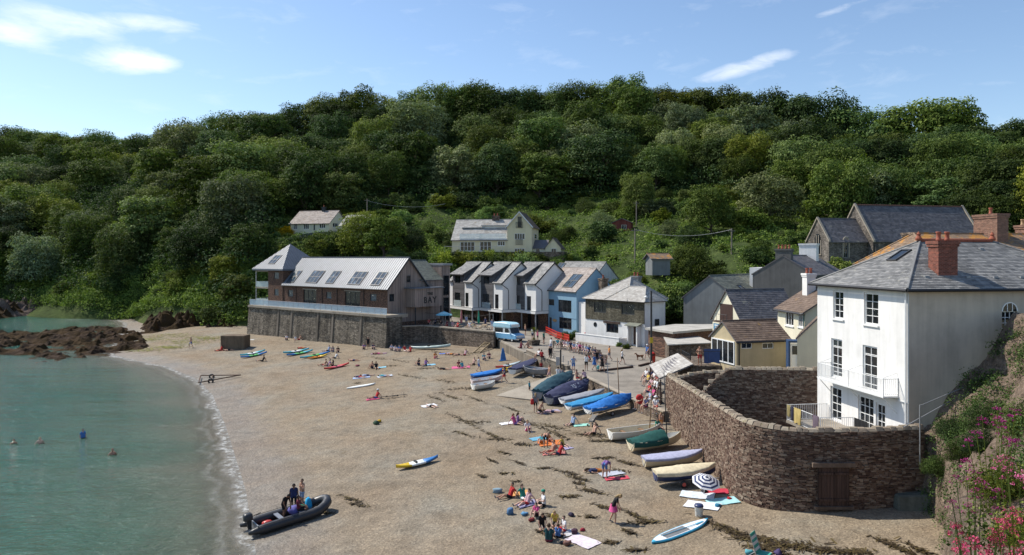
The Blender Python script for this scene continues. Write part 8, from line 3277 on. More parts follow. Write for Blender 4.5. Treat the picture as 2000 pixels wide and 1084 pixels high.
 def bicycle(label,p,rz,lying):
  t = thing('bicycle',label,'bicycle',p,rz,'bicycles')
  if lying:
   t.rotation_euler = (math.radians(80),0,rz)
   t.location.z += 0.12
  for x in (-0.52,0.52):
   m = MB()
   m.tube([(x + 0.33 * math.cos(a),0,0.34 + 0.33 * math.sin(a)) for a in np.linspace(0,2 * math.pi,21)],0.022,6,False)
   w = m.build('wheel',M_RUBBER,t,True)
   m = MB()
   for j in range(8):
    a = j * math.pi / 4
    m.tube([(x,0,0.34),(x + 0.33 * math.cos(a),0,0.34 + 0.33 * math.sin(a))],0.004,3,False)
   m.build('spokes',M_STEEL,w)
  m = MB()
  for a,b in (((-.52,.34),(-.1,.3)),((-.1,.3),(-.22,.82)),((-.22,.74),(.36,.8)),((-.1,.3),(.38,.7)),((-.52,.34),(-.21,.72)),((.52,.34),(.36,.92))):
   m.tube([(a[0],0,a[1]),(b[0],0,b[1])],0.022,6)
  m.build('frame',M_IRON,t)
  m = MB()
  m.tube([(.36,0,.92),(.34,0,1.0)],0.02,6)
  m.tube([(.36,-.28,1.0),(.34,0,1.0),(.36,.28,1.0)],0.018,6)
  m.build('handlebar',M_RUBBER,t)
  m = MB()
  m.hexa([(-.36,-.07,.84),(-.1,-.03,.84),(-.1,.03,.84),(-.36,.07,.84),(-.36,-.07,.9),(-.1,-.02,.88),(-.1,.02,.88),(-.36,.07,.9)])
  m.build('saddle',M_RUBBER,t)
 bicycle('black bicycle lying on the sand, left of two',B(760,776),0.2,True)
 bicycle('black bicycle lying on the sand, right of two',B(776,774),0.5,True)
 bicycle('dark bicycle standing beside the person in black on the square',PZ(1078,708),0.9,False)
 p = B(1157,832)
 t = thing('pushchair','dark folding pushchair under the bright blue covered dinghy','pushchair',p,0.8)
 m = MB()
 for s in (-0.22,0.22):
  m.tube([(-0.3,s,0.1),(0.25,s,0.75),(0.4,s,1.0)],0.015,5)
  m.tube([(0.3,s,0.1),(-0.15,s,0.6)],0.015,5)
 m.build('frame',M_STEEL,t)
 m = MB()
 m.hexa([(-.25,-.2,.35),(.1,-.2,.35),(.1,.2,.35),(-.25,.2,.35),(-.2,-.2,.45),(.3,-.2,.85),(.3,.2,.85),(-.2,.2,.45)])
 m.build('seat',M_RUBBER,t)
 for x in (-0.3,0.3):
  for s in (-0.24,0.24):
   m = MB()
   m.loft([[(x + 0.09 * math.cos(a),s + y,0.09 + 0.09 * math.sin(a)) for a in np.linspace(0,2 * math.pi,11)[:-1]] for y in (-0.02,0.02)])
   m.build('wheel',M_RUBBER,t)
 for k,(px,py,rz,lab) in enumerate(((1091,680,0.15,'leftmost bench on the square'),(1106,683,0.15,'second bench from the left on the square'),(1124,688,-0.05,'third bench from the left on the square'),(1142,692,-0.2,'fourth bench from the left on the square'),(1160,698,-0.5,'fifth bench from the left on the square'),(1172,708,-0.8,'rightmost bench of the row on the square'))):
  t = thing('wooden_bench',lab,'bench',PZ(px,py),rz,'benches on the square')
  bench_parts(t)
 for k,(px,py,lab) in enumerate(((1277,748,'bench under the lean-to eaves, furthest from the camera'),(1281,765,'middle bench under the lean-to eaves'),(1283,785,'bench under the lean-to eaves, nearest the camera'))):
  t = thing('wooden_bench',lab,'bench',PZ(px,py),-1.5,'benches under the lean-to')
  bench_parts(t)
beach_gear()
# == PINK VALERIAN AND CLIFF BUSHES
def cliff_plants():
 M_PINK = mat_leaf('valerian_pink',(0.36,0.03,0.15),(0.60,0.07,0.27),(0.72,0.17,0.40),0.3)
 M_CRIM = mat_leaf('valerian_crimson',(0.34,0.015,0.07),(0.52,0.04,0.13),(0.62,0.09,0.2),0.3)
 def valerian(label,p,heads,h,flower,seed,n_leaf=85):
  rs = np.random.default_rng(seed)
  t = thing('valerian',label,'flower',p,0,'pink flowering plants on the cliff edge')
  m = MB()
  V,T = [],[]
  LV,LT = [],[]
  for k in range(heads):
   a = rs.uniform(0,6.28)
   r = rs.uniform(0.04,0.3)
   top = Vector((r * math.cos(a),r * math.sin(a),h * rs.uniform(0.6,1.05)))
   m.tube([(top.x * .35,top.y * .35,-0.15),(top.x * .75,top.y * .75,top.z * .55),top],0.0045,4,False)
   hr = rs.uniform(0.025,0.05)
   v,ti = leaf_cloud([(top.x,top.y,top.z,hr * 1.3,hr * 1.3,hr * 0.8),(top.x + 0.035,top.y - 0.02,top.z - 0.05,hr * .7,hr * .7,hr * .5),(top.x - 0.04,top.y + 0.02,top.z - 0.07,hr * .6,hr * .6,hr * .5)],80,0.008,rs,0.9,0.4)
   V.append(v); T.append(ti)
   v,ti = leaf_cloud([(top.x * .7,top.y * .7,top.z * .35,0.12,0.12,h * 0.35),(top.x * .5,top.y * .5,-0.05,0.2,0.2,0.15)],n_leaf,0.018,rs,1.0,0.9)
   LV.append(v); LT.append(ti)
  m.build('stem',LEAF['olive'],t)
  for nm,vv,tt,mt in (('flower_heads',V,T,flower),('leaves',LV,LT,LEAF['olive'])):
   o = bpy.data.objects.new(nm,mesh_quads(nm,np.concatenate(vv),np.concatenate(tt),mt))
   COL.objects.link(o)
   o.parent = t
   if nm == 'flower_heads':
    o['kind'] = 'stuff'
 specs = [(1905,985,7.2,9,0.34,M_PINK,'pink valerian nearest the shaded hollow'),(1945,845,8.6,10,0.28,M_PINK,'pink valerian clump high on the cliff edge'),(1998,975,6.6,9,0.3,M_PINK,'pink valerian cut by the right edge of the picture'),
   (1915,1100,6.2,9,0.36,M_CRIM,'crimson valerian at the bottom right corner'),(1985,1080,5.8,10,0.36,M_CRIM,'crimson valerian beside the right edge'),(1885,1110,6.4,6,0.28,M_CRIM,'low crimson valerian at the bottom edge'),(1995,840,9.2,6,0.25,M_PINK,'pale pink valerian against the bush at the right edge')]
 for k,(px,py,d,heads,h,mt,lab) in enumerate(specs):
  p = atd(px,py,d)
  top = p.z + h
  p.z = float(cliff_z(np.array([p.x]),np.array([p.y]))[0])
  valerian(lab,p,heads,max(0.3,top - p.z),mt,600 + k)
 rs = random.Random(8)
 for k,(px,py,d,s,leaf,lab) in enumerate(((1985,725,26,0.5,'olive','large olive bush high on the cliff at the right edge'),(1925,790,31,0.4,'dark','dark bush in the hollow beside the white house'),(1885,810,34,0.35,'dark','low dark bush below the step railing'),(1960,920,9.0,0.17,'olive','small feathery green tuft among the pink flowers'),(1985,1040,7.6,0.13,'olive','olive tuft among the crimson flowers'),(1835,885,36.6,0.35,'dark','dark ivy in the hollow at the end of the stone wall'),(1865,840,37,0.4,'dark','dark ivy clinging below the white house side wall'),(1935,735,33,0.45,'dark','dark bush on the bank against the white house'))):
  p = atd(px,py,d)
  zz = float(cliff_z(np.array([p.x]),np.array([p.y]))[0])
  add_shrub(p.x,p.y,s,leaf,lab,'bushes on the right hand cliff',4,z=min(p.z - 0.4 * s,zz + 0.3) if d > 12 else zz + 0.15)
 for k,(x,y,s,lab) in enumerate(((15.5,47.5,0.5,'green plant in the left of the sunken garden'),(17.2,44.5,0.5,'green plant in the middle of the sunken garden'),(15.2,44.0,0.45,'green plant by the curve of the garden wall'))):
  add_shrub(x,y,s,'mid',lab,'plants in the sunken garden',k,z=2.6)
cliff_plants()
def cliff_ivy():
 rs = np.random.default_rng(31)
 n = 1500
 y = rs.uniform(10,38.4,n)
 xf = np.interp(y,[2,6,10,15,20,28,33,35.5,37,38.6,46],[2.6,3.6,5.2,8.0,11.2,16.6,19.8,20.9,21.4,21.2,23])
 x = xf + rs.uniform(0.1,6,n)
 keep = fbm(x / 3.0,y / 3.0,71,3) + np.where(y > 34.5,0.25,-0.04) > 0.53
 x,y = x[keep],y[keep]
 z = cliff_z(x,y)
 r = rs.uniform(0.2,0.55,len(x))
 v,ti = leaf_cloud(np.stack([x,y,z + r * 0.2,r,r,r * 0.8],1),len(x) * 60,0.045,rs,0.9,0.3)
 o = bpy.data.objects.new('cliff_ivy',mesh_quads('cliff_ivy',v,ti * 0.85,LEAF['mid']))
 COL.objects.link(o)
 tag(o,'tangled ivy and grass growing over the right hand cliff','ivy',kind='stuff')
cliff_ivy()
# == PEOPLE
def V3(*a):
 return Vector(a)
def sphere(mb,c,r,sq=(1,1,1)):
 prof = [(math.sin(math.pi * k / 6),-math.cos(math.pi * k / 6)) for k in range(7)]
 mb.loft([[(c[0] + max(q,.02) * r * sq[0] * math.cos(a),c[1] + max(q,.02) * r * sq[1] * math.sin(a),c[2] + z * r * sq[2]) for a in np.linspace(0,2 * math.pi,9)[:-1]] for q,z in prof])
BASE = dict(P=V3(0,0,.95),C=V3(0,0,1.27),N=V3(0,.02,1.47),H=V3(0,0,1.61),hf=V3(0,-1,0),hu=V3(0,0,1),
   SL=V3(-.185,.01,1.41),SR=V3(.185,.01,1.41),EL=V3(-.24,.04,1.13),ER=V3(.24,.04,1.13),WL=V3(-.25,-.06,.89),WR=V3(.25,-.06,.89),
   HL=V3(-.095,0,.92),HR=V3(.095,0,.92),KL=V3(-.105,-.02,.5),KR=V3(.105,-.02,.5),AL=V3(-.115,.03,.08),AR=V3(.115,.03,.08),TL=V3(-.13,-.15,.03),TR=V3(.13,-.15,.03))
def pose(**kw):
 d = dict(BASE)
 d.update(kw)
 return d
def seated(lean=.12,arms='back',legs='out',z=.1):
 P_ = V3(0,0,z)
 u = V3(0,lean,.33)
 d = dict(P=P_,C=P_ + u,N=P_ + u * 1.62,H=P_ + u * 1.6 + V3(0,-.03,.15))
 d['SL'],d['SR'] = P_ + u * 1.42 + V3(-.185,0,0),P_ + u * 1.42 + V3(.185,0,0)
 if arms == 'back':
  d.update(EL=V3(-.27,lean + .25,.32),ER=V3(.27,lean + .25,.32),WL=V3(-.28,lean + .36,.05),WR=V3(.28,lean + .36,.05))
 else:
  d.update(EL=V3(-.25,-.08,.34),ER=V3(.25,-.08,.34),WL=V3(-.08,-.32,.36),WR=V3(.08,-.32,.36))
 d.update(HL=V3(-.1,-.03,.1),HR=V3(.1,-.03,.1))
 if legs == 'out':
  d.update(KL=V3(-.14,-.44,.16),KR=V3(.12,-.42,.24),AL=V3(-.17,-.86,.07),AR=V3(.14,-.80,.07),TL=V3(-.2,-.92,.19),TR=V3(.15,-.88,.18))
 elif legs == 'cross':
  d.update(KL=V3(-.34,-.3,.14),KR=V3(.34,-.3,.14),AL=V3(.08,-.38,.07),AR=V3(-.08,-.44,.07),TL=V3(.2,-.42,.06),TR=V3(-.2,-.48,.06))
 else:
  d.update(KL=V3(-.12,-.36,.46),KR=V3(.12,-.36,.46),AL=V3(-.12,-.55,.08),AR=V3(.12,-.55,.08),TL=V3(-.12,-.74,.03),TR=V3(.12,-.74,.03))
 return pose(**d)
def bench_pose():
 d = seated(.05,'front','out',.52)
 d.update(HL=V3(-.1,-.03,.52),HR=V3(.1,-.03,.52),KL=V3(-.13,-.45,.5),KR=V3(.13,-.45,.5),AL=V3(-.13,-.5,.08),AR=V3(.13,-.46,.08),TL=V3(-.14,-.68,.03),TR=V3(.14,-.64,.03),
   EL=V3(-.25,-.1,.78),ER=V3(.25,-.1,.78),WL=V3(-.1,-.34,.68),WR=V3(.1,-.34,.68))
 return d
def lying(front=False):
 s = -1 if front else 1
 k = .13
 return pose(P=V3(0,0,k),C=V3(0,.32,k + .01),N=V3(0,.53,k + .02),H=V3(0,.68,k + .03),hf=V3(0,0,s),hu=V3(0,1,0),
    SL=V3(-.185,.46,k),SR=V3(.185,.46,k),EL=V3(-.33,.3,.08),ER=V3(.36,.62,.08),WL=V3(-.3,.05,.06),WR=V3(.18,.74,.07),
    HL=V3(-.095,-.03,k),HR=V3(.095,-.03,k),KL=V3(-.12,-.45,.13),KR=V3(.13,-.44,.12 if front else .2),AL=V3(-.13,-.87,.08),AR=V3(.16,-.86,.08),TL=V3(-.16,-.97,.12),TR=V3(.2,-.96,.12))
POSES = {
 'stand': pose(),
 'hips': pose(EL=V3(-.36,.08,1.16),WL=V3(-.17,-.02,1.0),ER=V3(.3,-.1,1.16),WR=V3(.16,-.2,1.32)),
 'walk': pose(KL=V3(-.1,-.2,.52),AL=V3(-.1,-.28,.09),TL=V3(-.1,-.46,.06),KR=V3(.1,.06,.5),AR=V3(.1,.32,.14),TR=V3(.1,.18,.03),EL=V3(-.24,.16,1.15),WL=V3(-.25,.2,.93),ER=V3(.24,-.1,1.15),WR=V3(.24,-.28,.98)),
 'stoop': pose(C=V3(0,-.12,1.23),N=V3(0,-.25,1.38),H=V3(0,-.36,1.45),hf=V3(0,-.6,-.8),hu=V3(0,-.8,.6),SL=V3(-.18,-.2,1.33),SR=V3(.18,-.2,1.33),EL=V3(-.22,-.22,1.03),ER=V3(.22,-.26,1.03),WL=V3(-.16,-.3,.8),WR=V3(.16,-.34,.82),
    KL=V3(-.12,-.12,.5),AL=V3(-.13,-.1,.08),TL=V3(-.14,-.28,.03),KR=V3(.12,.03,.5),AR=V3(.13,.2,.1),TR=V3(.14,.03,.03)),
 'bend': pose(P=V3(0,.1,.9),C=V3(0,-.16,.98),N=V3(0,-.38,.93),H=V3(0,-.5,.85),hf=V3(0,0,-1),hu=V3(0,-1,0),SL=V3(-.18,-.32,.95),SR=V3(.18,-.32,.95),EL=V3(-.2,-.36,.66),ER=V3(.2,-.4,.66),WL=V3(-.14,-.42,.4),WR=V3(.14,-.46,.4),HL=V3(-.1,.1,.88),HR=V3(.1,.1,.88),KL=V3(-.12,.02,.48),KR=V3(.12,.02,.48),AL=V3(-.13,.08,.08),AR=V3(.13,.08,.08),TL=V3(-.14,-.1,.03),TR=V3(.14,-.1,.03)),
 'sit': seated(),'sitfwd': seated(-.06,'front','out'),'cross': seated(.0,'front','cross'),'hug': seated(.02,'front','up'),
 'bench': bench_pose(),'lie': lying(),'prone': lying(True),
 'kneel': pose(P=V3(0,.1,.36),C=V3(0,-.06,.66),N=V3(0,-.16,.86),H=V3(0,-.24,.97),hf=V3(0,-.8,-.5),hu=V3(0,-.5,.85),SL=V3(-.18,-.12,.8),SR=V3(.18,-.12,.8),EL=V3(-.22,-.2,.5),ER=V3(.22,-.2,.5),WL=V3(-.14,-.36,.26),WR=V3(.14,-.36,.26),HL=V3(-.1,.08,.34),HR=V3(.1,.08,.34),KL=V3(-.12,-.26,.08),KR=V3(.12,-.26,.08),AL=V3(-.1,.18,.07),AR=V3(.1,.18,.07),TL=V3(-.1,.34,.04),TR=V3(.1,.34,.04)),
}
def body_mesh(name,J,female):
 caps = []   # a, b, ra, rb, region
 def cap(a,b,ra,rb,reg):
  caps.append((a.copy(),b.copy(),ra,rb,reg))
 k = .93 if female else 1.0
 P_,C_2,N = J['P'],J['C'],J['N']
 for s,sh,hp in ((-1,'SL','HL'),(1,'SR','HR')):
  off = (J[sh] - (J['SL'] + J['SR']) / 2) * .42
  cap(P_ + off * (1.15 if female else 1),C_2 + off * .9,.118 if female else .112,.108 * k,1)
  cap(C_2 + off,N.lerp(J[sh],.62),.115 * k,.07,1)
  cap(P_ + off,J[hp],.118,.11,2)
 cap(N - (N - C_2) * .15,J['H'] - J['hu'] * .05,.055 * k,.052 * k,0)
 for s in 'LR':
  sh,el,wr = J['S' + s],J['E' + s],J['W' + s]
  mid = sh.lerp(el,.5)
  cap(sh,mid,.058 * k,.05 * k,1)
  cap(mid,el,.048 * k,.041 * k,0)
  cap(el,wr,.041 * k,.029 * k,0)
  d = (wr - el).normalized()
  side = d.cross(V3(0,0,1))
  side = side.normalized() if side.length > .1 else V3(1,0,0)
  cap(wr,wr + d * .08,.032,.036,0)
  for f,ln in ((-.033,.06),(-.011,.08),(.011,.085),(.033,.07)):
   a = wr + d * .09 + side * f
   cap(a,a + d * ln + V3(0,0,-.012),.0125,.0105,0)
  sg = 1 if s == 'L' else -1
  cap(wr + d * .03 + side * .03 * sg,wr + d * .085 + side * .07 * sg,.014,.011,0)
  hp,kn,an,to = J['H' + s],J['K' + s],J['A' + s],J['T' + s]
  m = hp.lerp(kn,.62)
  cap(hp,m,.093,.077 * k,2)
  cap(m,kn,.074 * k,.055,0)
  cf = kn.lerp(an,.3)
  cap(kn,cf,.056,.06,0)
  cap(cf,an,.058,.038,0)
  cap(an,to,.042,.032,4)
 H,hf,hu = J['H'],J['hf'].normalized(),J['hu'].normalized()
 mb = MB()
 for a,b,ra,rb,_ in caps:
  if (a - b).length < .02:
   b = b + V3(0,0,.02)
  mb.tube([a,b],[ra,rb],10)
  sphere(mb,a,ra)
  sphere(mb,b,rb)
 ex = hf.cross(hu)
 sphere(mb,H,.1)
 sphere(mb,H + hu * .035 - hf * .012,.1)
 sphere(mb,H - hu * .06 + hf * .025,.066)
 sphere(mb,H + hf * .105 - hu * .012,.02)
 for s in (-1,1):
  sphere(mb,H + ex * s * .098 - hu * .005,.024)
 hair_caps = [(H + hu * .03 - hf * .03,.108)]
 if female:
  a,b = H - hf * .07,N.lerp(C_2,.3) - hf * .09 + (V3(0,.03,0) if hf.y < -.5 else V3(0,0,0))
  mb.tube([a,b],[.075,.045],10)
  sphere(mb,b,.045)
  caps.append((a,b,.075,.045,3))
 o = bpy.data.objects.new('tmp',mb.mesh('tmp',[]))
 COL.objects.link(o)
 md = o.modifiers.new('r','REMESH')
 md.mode = 'VOXEL'
 md.voxel_size = .0165
 sm = o.modifiers.new('s','SMOOTH')
 sm.factor = .5
 sm.iterations = 3
 dg = bpy.context.evaluated_depsgraph_get()
 me = bpy.data.meshes.new_from_object(o.evaluated_get(dg))
 bpy.data.objects.remove(o)
 me.name = name
 n = len(me.polygons)
 c = np.empty(n * 3)
 me.polygons.foreach_get('center',c)
 c = c.reshape(-1,3)
 best,reg = np.full(n,1e9),np.zeros(n,np.int32)
 for a,b,ra,rb,r in caps:
  a_,d = np.array(a),np.array(b - a)
  t = np.clip(((c - a_) @ d) / max(d @ d,1e-9),0,1)
  dist = np.linalg.norm(c - a_ - t[:,None] * d,axis=1) - (ra + (rb - ra) * t)
  m = dist < best
  best[m],reg[m] = dist[m],r
 q = c - np.array(H)
 hd = np.linalg.norm(q - np.array(hu) * .02,axis=1) < .145
 up,fw = q @ np.array(hu),q @ np.array(hf)
 hair = hd & ((up > .062) | ((fw < .005) & (up > -.07)))
 reg[hd & (reg != 3)] = 0
 reg[hair] = 3
 eye = hd & (np.abs(up - .012) < .014) & (fw > .07) & (np.abs(np.abs(q @ np.array(ex)) - .035) < .014)
 reg[eye] = 3
 for _ in range(5):
  me.materials.append(None)
 me.polygons.foreach_set('material_index',reg)
 me.polygons.foreach_set('use_smooth',np.ones(n,dtype=bool))
 return me
BODY = {}
def body(pose_,female):
 k = (pose_,female)
 if k not in BODY:
  BODY[k] = body_mesh('person_' + pose_,POSES[pose_],female)
 return BODY[k]
CL = dict(w=(.72,.72,.72),k=(.018,.018,.02),n=(.03,.04,.10),b=(.07,.17,.42),r=(.48,.04,.04),p=(.62,.10,.26),g=(.03,.22,.16),y=(.60,.45,.10),t=(.08,.36,.42),o=(.58,.22,.05),
  e=(.20,.20,.22),v=(.22,.12,.30),d=(.02,.07,.08),l=(.32,.40,.55),c=(.52,.44,.34),m=(.16,.03,.05),q=(.55,.36,.38),z=(.06,.08,.05))
SKIN = dict(a=(.50,.30,.21),s=(.42,.23,.15),f=(.58,.37,.28),x=(.22,.115,.07))
HAIR = dict(k=(.018,.014,.012),b=(.07,.04,.022),l=(.30,.20,.09),g=(.35,.34,.32),r=(.16,.06,.03))
def cloth_mat(c):
 return fabric('cloth_' + c,CL[c])
def skin_mat(c):
 return plain('skin_' + c,SKIN[c],.55,0,.08,8,.35)
def person(pose_,p,face,code,label,s=1.0,hat=None,female=None,skirt=None):
 sk,tp,bt,hr = code
 fem = hr.isupper() if female is None else female
 me = body(pose_,fem)
 o = bpy.data.objects.new('person',me)
 COL.objects.link(o)
 S_ = skin_mat(sk)
 mats = [S_,S_ if tp == '-' else cloth_mat(tp),S_ if bt == '-' else cloth_mat(bt),plain('hair_' + hr.lower(),HAIR[hr.lower()],.7),S_ if tp == '-' else cloth_mat('e')]
 for k,m in enumerate(mats):
  o.material_slots[k].link = 'OBJECT'
  o.material_slots[k].material = m
 o.location = p
 o.rotation_euler = (0,0,face)
 o.scale = (s,s,s)
 tag(o,label,'person')
 J = POSES[pose_]
 if hat:
  m = MB()
  c,hu = J['H'] + J['hu'] * .045,J['hu'].normalized()
  R_ = hu.to_track_quat('Z','Y').to_matrix()
  br = .19 if hat[0] == 'B' else .125
  rings = [[c + R_ @ V3(r * math.cos(a),r * math.sin(a),z) for a in np.linspace(0,2 * math.pi,15)[:-1]] for r,z in ((.1,.03),(br,.02),(br,.035),(.122,.045),(.118,.09),(.08,.125),(.02,.135))]
  m.loft(rings)
  m.build('hat',cloth_mat(hat[1]),o,True)
 if skirt:
  m = MB()
  P_ = J['P']
  m.loft([[(P_.x + r * math.cos(a) * (1 + .06 * (i % 2)),P_.y + r * .85 * math.sin(a) * (1 + .06 * (i % 2)),P_.z + z) for i,a in enumerate(np.linspace(0,2 * math.pi,25)[:-1])] for r,z in ((.15,.1),(.2,-.05),(.27,-.28),(.28,-.29),(.25,-.27),(.17,-.05))],True,False)
  m.build('skirt',cloth_mat(skirt),o,True)
 return o
def people():
 R_ = math.radians
 b,z = B,PZ
 t = lambda px,py: at(px,py - 9,4.5)
 def each(g,rows):
  for r in rows:
   person(r[0],g(r[1],r[2]),R_(r[3]),r[4],r[5],*r[6:])
 each(b,[
  ('stoop',1198,1022,80,'akpL','woman in black top and pink skirt walking across the shingle',1.0,None,True,'p'),
  ('sit',996,972,-65,'srkk','man in red shirt sitting on the shingle facing the sea'),
  ('sit',1029,985,-50,'fqrB','woman in striped swimsuit sitting among the foreground group'),
  ('cross',1062,988,-75,'fwkb','man in white shirt and green cap sitting cross-legged',1.0,'cg'),
  ('hug',1047,1008,-30,'fpkK','child in bright pink shirt sitting in the foreground group',.85),
  ('kneel',1058,1035,10,'akkB','girl in black top leaning forward on her knees',.9),
  ('kneel',1085,1030,-20,'fykL','blonde girl in yellow leaning forward',.88),
  ('cross',1102,1037,-70,'fwrb','child in white shirt and red shorts in the foreground group',.9),
  ('hug',1072,1058,165,'fdmb','man in dark green shirt seen from behind',1.05),
  ('bend',1182,934,150,'avbR','woman in denim shorts bending over her towel'),
  ('prone',1165,922,95,'anoB','sunbather lying beside the bending woman'),
  ('bend',1066,874,170,'s-kB','bather bending over the seated family',.95),
  ('sit',1078,884,-60,'s-rb','bare chested man sitting in the middle of the seated family'),
  ('sit',1092,888,-75,'srnB','woman in red sitting at the right of the seated family'),
  ('hug',1058,866,-40,'ftol','child in turquoise at the left of the seated family',.8),
  ('hug',1072,863,40,'forb','child in orange behind the seated family',.75),
  ('stand',1046,806,175,'aekL','woman in grey seen from behind with a red bag'),
  ('kneel',1055,808,60,'a-kb','bather kneeling in front of the petrol blue cover'),
  ('prone',1076,806,80,'fqnL','woman lying on the mauve towel'),
  ('sit',1006,829,60,'apvR','bather in pink sitting on the white towel'),
  ('hug',1012,826,100,'fvvB','bather in purple beside the one in pink'),
  ('lie',842,795,40,'fwkb','sunbather in white lying alone on the shingle'),
  ('sit',735,778,-55,'srbb','man leaning back beside the bicycles',1.0,'cw'),
  ('lie',702,738,60,'anrB','sunbather on the blue patterned towel'),
  ('prone',716,735,110,'flnb','second sunbather on the blue patterned towel'),
  ('lie',750,736,70,'ftlB','sunbather on the pale blue towel'),
  ('hug',727,719,-30,'s-nb','bare backed man sitting, left of the seated pair'),
  ('sit',735,720,20,'akkB','woman in black, right of the seated pair'),
  ('sit',642,715,-70,'fvnb','man in purple shirt behind the red kayak'),
  ('hug',650,716,-60,'akkK','woman in black beside the red kayak'),
  ('sit',634,714,-80,'s-rb','bather with legs stretched beside the red kayak'),
  ('sit',513,706,-80,'skkk','person in black wetsuit sitting alone below the kayaks'),
  ('walk',373,679,-20,'s-bb','bare chested man in blue shorts walking by the rocks'),
  ('sit',431,685,-60,'srrB','woman in red sitting near the concrete block'),
  ('lie',446,685,90,'s-kb','sunbather lying in front of the concrete block'),
  ('hug',560,664,0,'fwkb','person in white sitting against the sea wall'),
  ('bench',577,668,10,'fwnb','person in white on a low seat against the sea wall',.8),
  ('sit',585,664,-60,'s-rb','bather on the beige towel under the sea wall'),
  ('lie',590,681,80,'sroB','sunbather on the rust towel'),
  ('sit',641,686,-40,'flnb','man in pale blue above the turquoise kayaks'),
  ('hug',650,687,0,'aebK','woman in grey above the turquoise kayaks'),
  ('hug',660,688,20,'akkb','person in black above the orange kayak'),
  ('stand',719,681,10,'skkk','person in black standing at the foot of the sea wall'),
  ('hug',711,682,0,'avkb','person sitting left of the standing figure by the sea wall'),
  ('hug',729,682,30,'fnkB','person sitting right of the standing figure by the sea wall'),
  ('lie',738,692,80,'ampB','sunbather on the maroon towel'),
  ('hug',765,684,0,'flkb','person in pale blue sitting under the patio wall'),
  ('hug',772,686,20,'fwnK','person in white sitting under the patio wall'),
  ('hug',780,686,-10,'fbnb','person in blue sitting under the patio wall'),
  ('sit',791,686,30,'frwB','woman in red and white under the patio wall'),
  ('sit',801,687,-20,'frrb','man in red under the patio wall'),
  ('hug',818,713,-40,'aknb','man in black with the blue towel pair'),
  ('sit',831,714,-20,'svkK','woman in purple with the blue towel pair'),
  ('lie',880,693,70,'s-ob','sunbather on the royal blue towel'),
  ('prone',894,694,100,'a-kB','sunbather lying on her front below the patio wall'),
  ('sit',908,694,-40,'fqrL','bather sitting at the right of the sunbathers below the patio'),
  ('hug',896,717,10,'smkB','woman in maroon on the bright pink towel'),
  ('sit',904,719,50,'atpb','person in turquoise on the bright pink towel'),
  ('prone',866,722,70,'skkk','dark clad sunbather left of the bright pink towel'),
  ('hug',945,703,20,'ftnb','person in turquoise below the wooden steps'),
  ('lie',1003,713,80,'s-rb','sunbather lying behind the pale grey kayak'),
  ('sit',655,700,-60,'fwkb','man in white right of the orange kayak'),
  ('sit',1022,975,30,'fgwB','woman in green between the man in red and the striped swimsuit',.95),
  ('cross',1090,1050,150,'fbkb','child in blue sitting behind the pale pink towel',.8),
  ('sit',1100,872,40,'fykL','child in yellow at the right edge of the seated family',.8),
  ('sit',1160,848,-50,'a-kb','bare chested man on the sand below the pushchair'),
  ('hug',1030,842,20,'fwpL','woman in white sitting on the shingle in mid beach'),
  ('lie',690,705,70,'s-nb','sunbather lying between the kayaks and the maroon towel'),
  ('hug',850,700,30,'aopB','woman in orange on the upper beach below the pale canoe'),
  ('sit',925,712,-30,'f-kb','bare chested man sitting left of the upright blue board'),
  ('walk',935,726,80,'fwbb','person in white walking behind the small blue covered dinghy'),
  ('walk',985,748,-70,'anrK','woman in navy walking down the slipway'),
  ('hug',955,700,10,'fmkb','person in maroon sitting beside the wooden steps'),
  ('stand',1034,768,60,'ftkb','child in turquoise beside the petrol blue cover',.7),
  ('sit',1118,830,-40,'flnB','woman in pale blue on the mint green towel'),
  ('bench',1285,850,40,'fgnb','person in green shirt sitting by the stone wall'),
  ('stand',1291,838,-20,'s-ol','bare chested child standing by the stone wall',.75),
  ('walk',1073,744,-60,'s-qb','bare chested man walking past the dark grey boat'),
  ('walk',1057,727,20,'srkb','child in red between the canoe and the quay',.7),
 ])
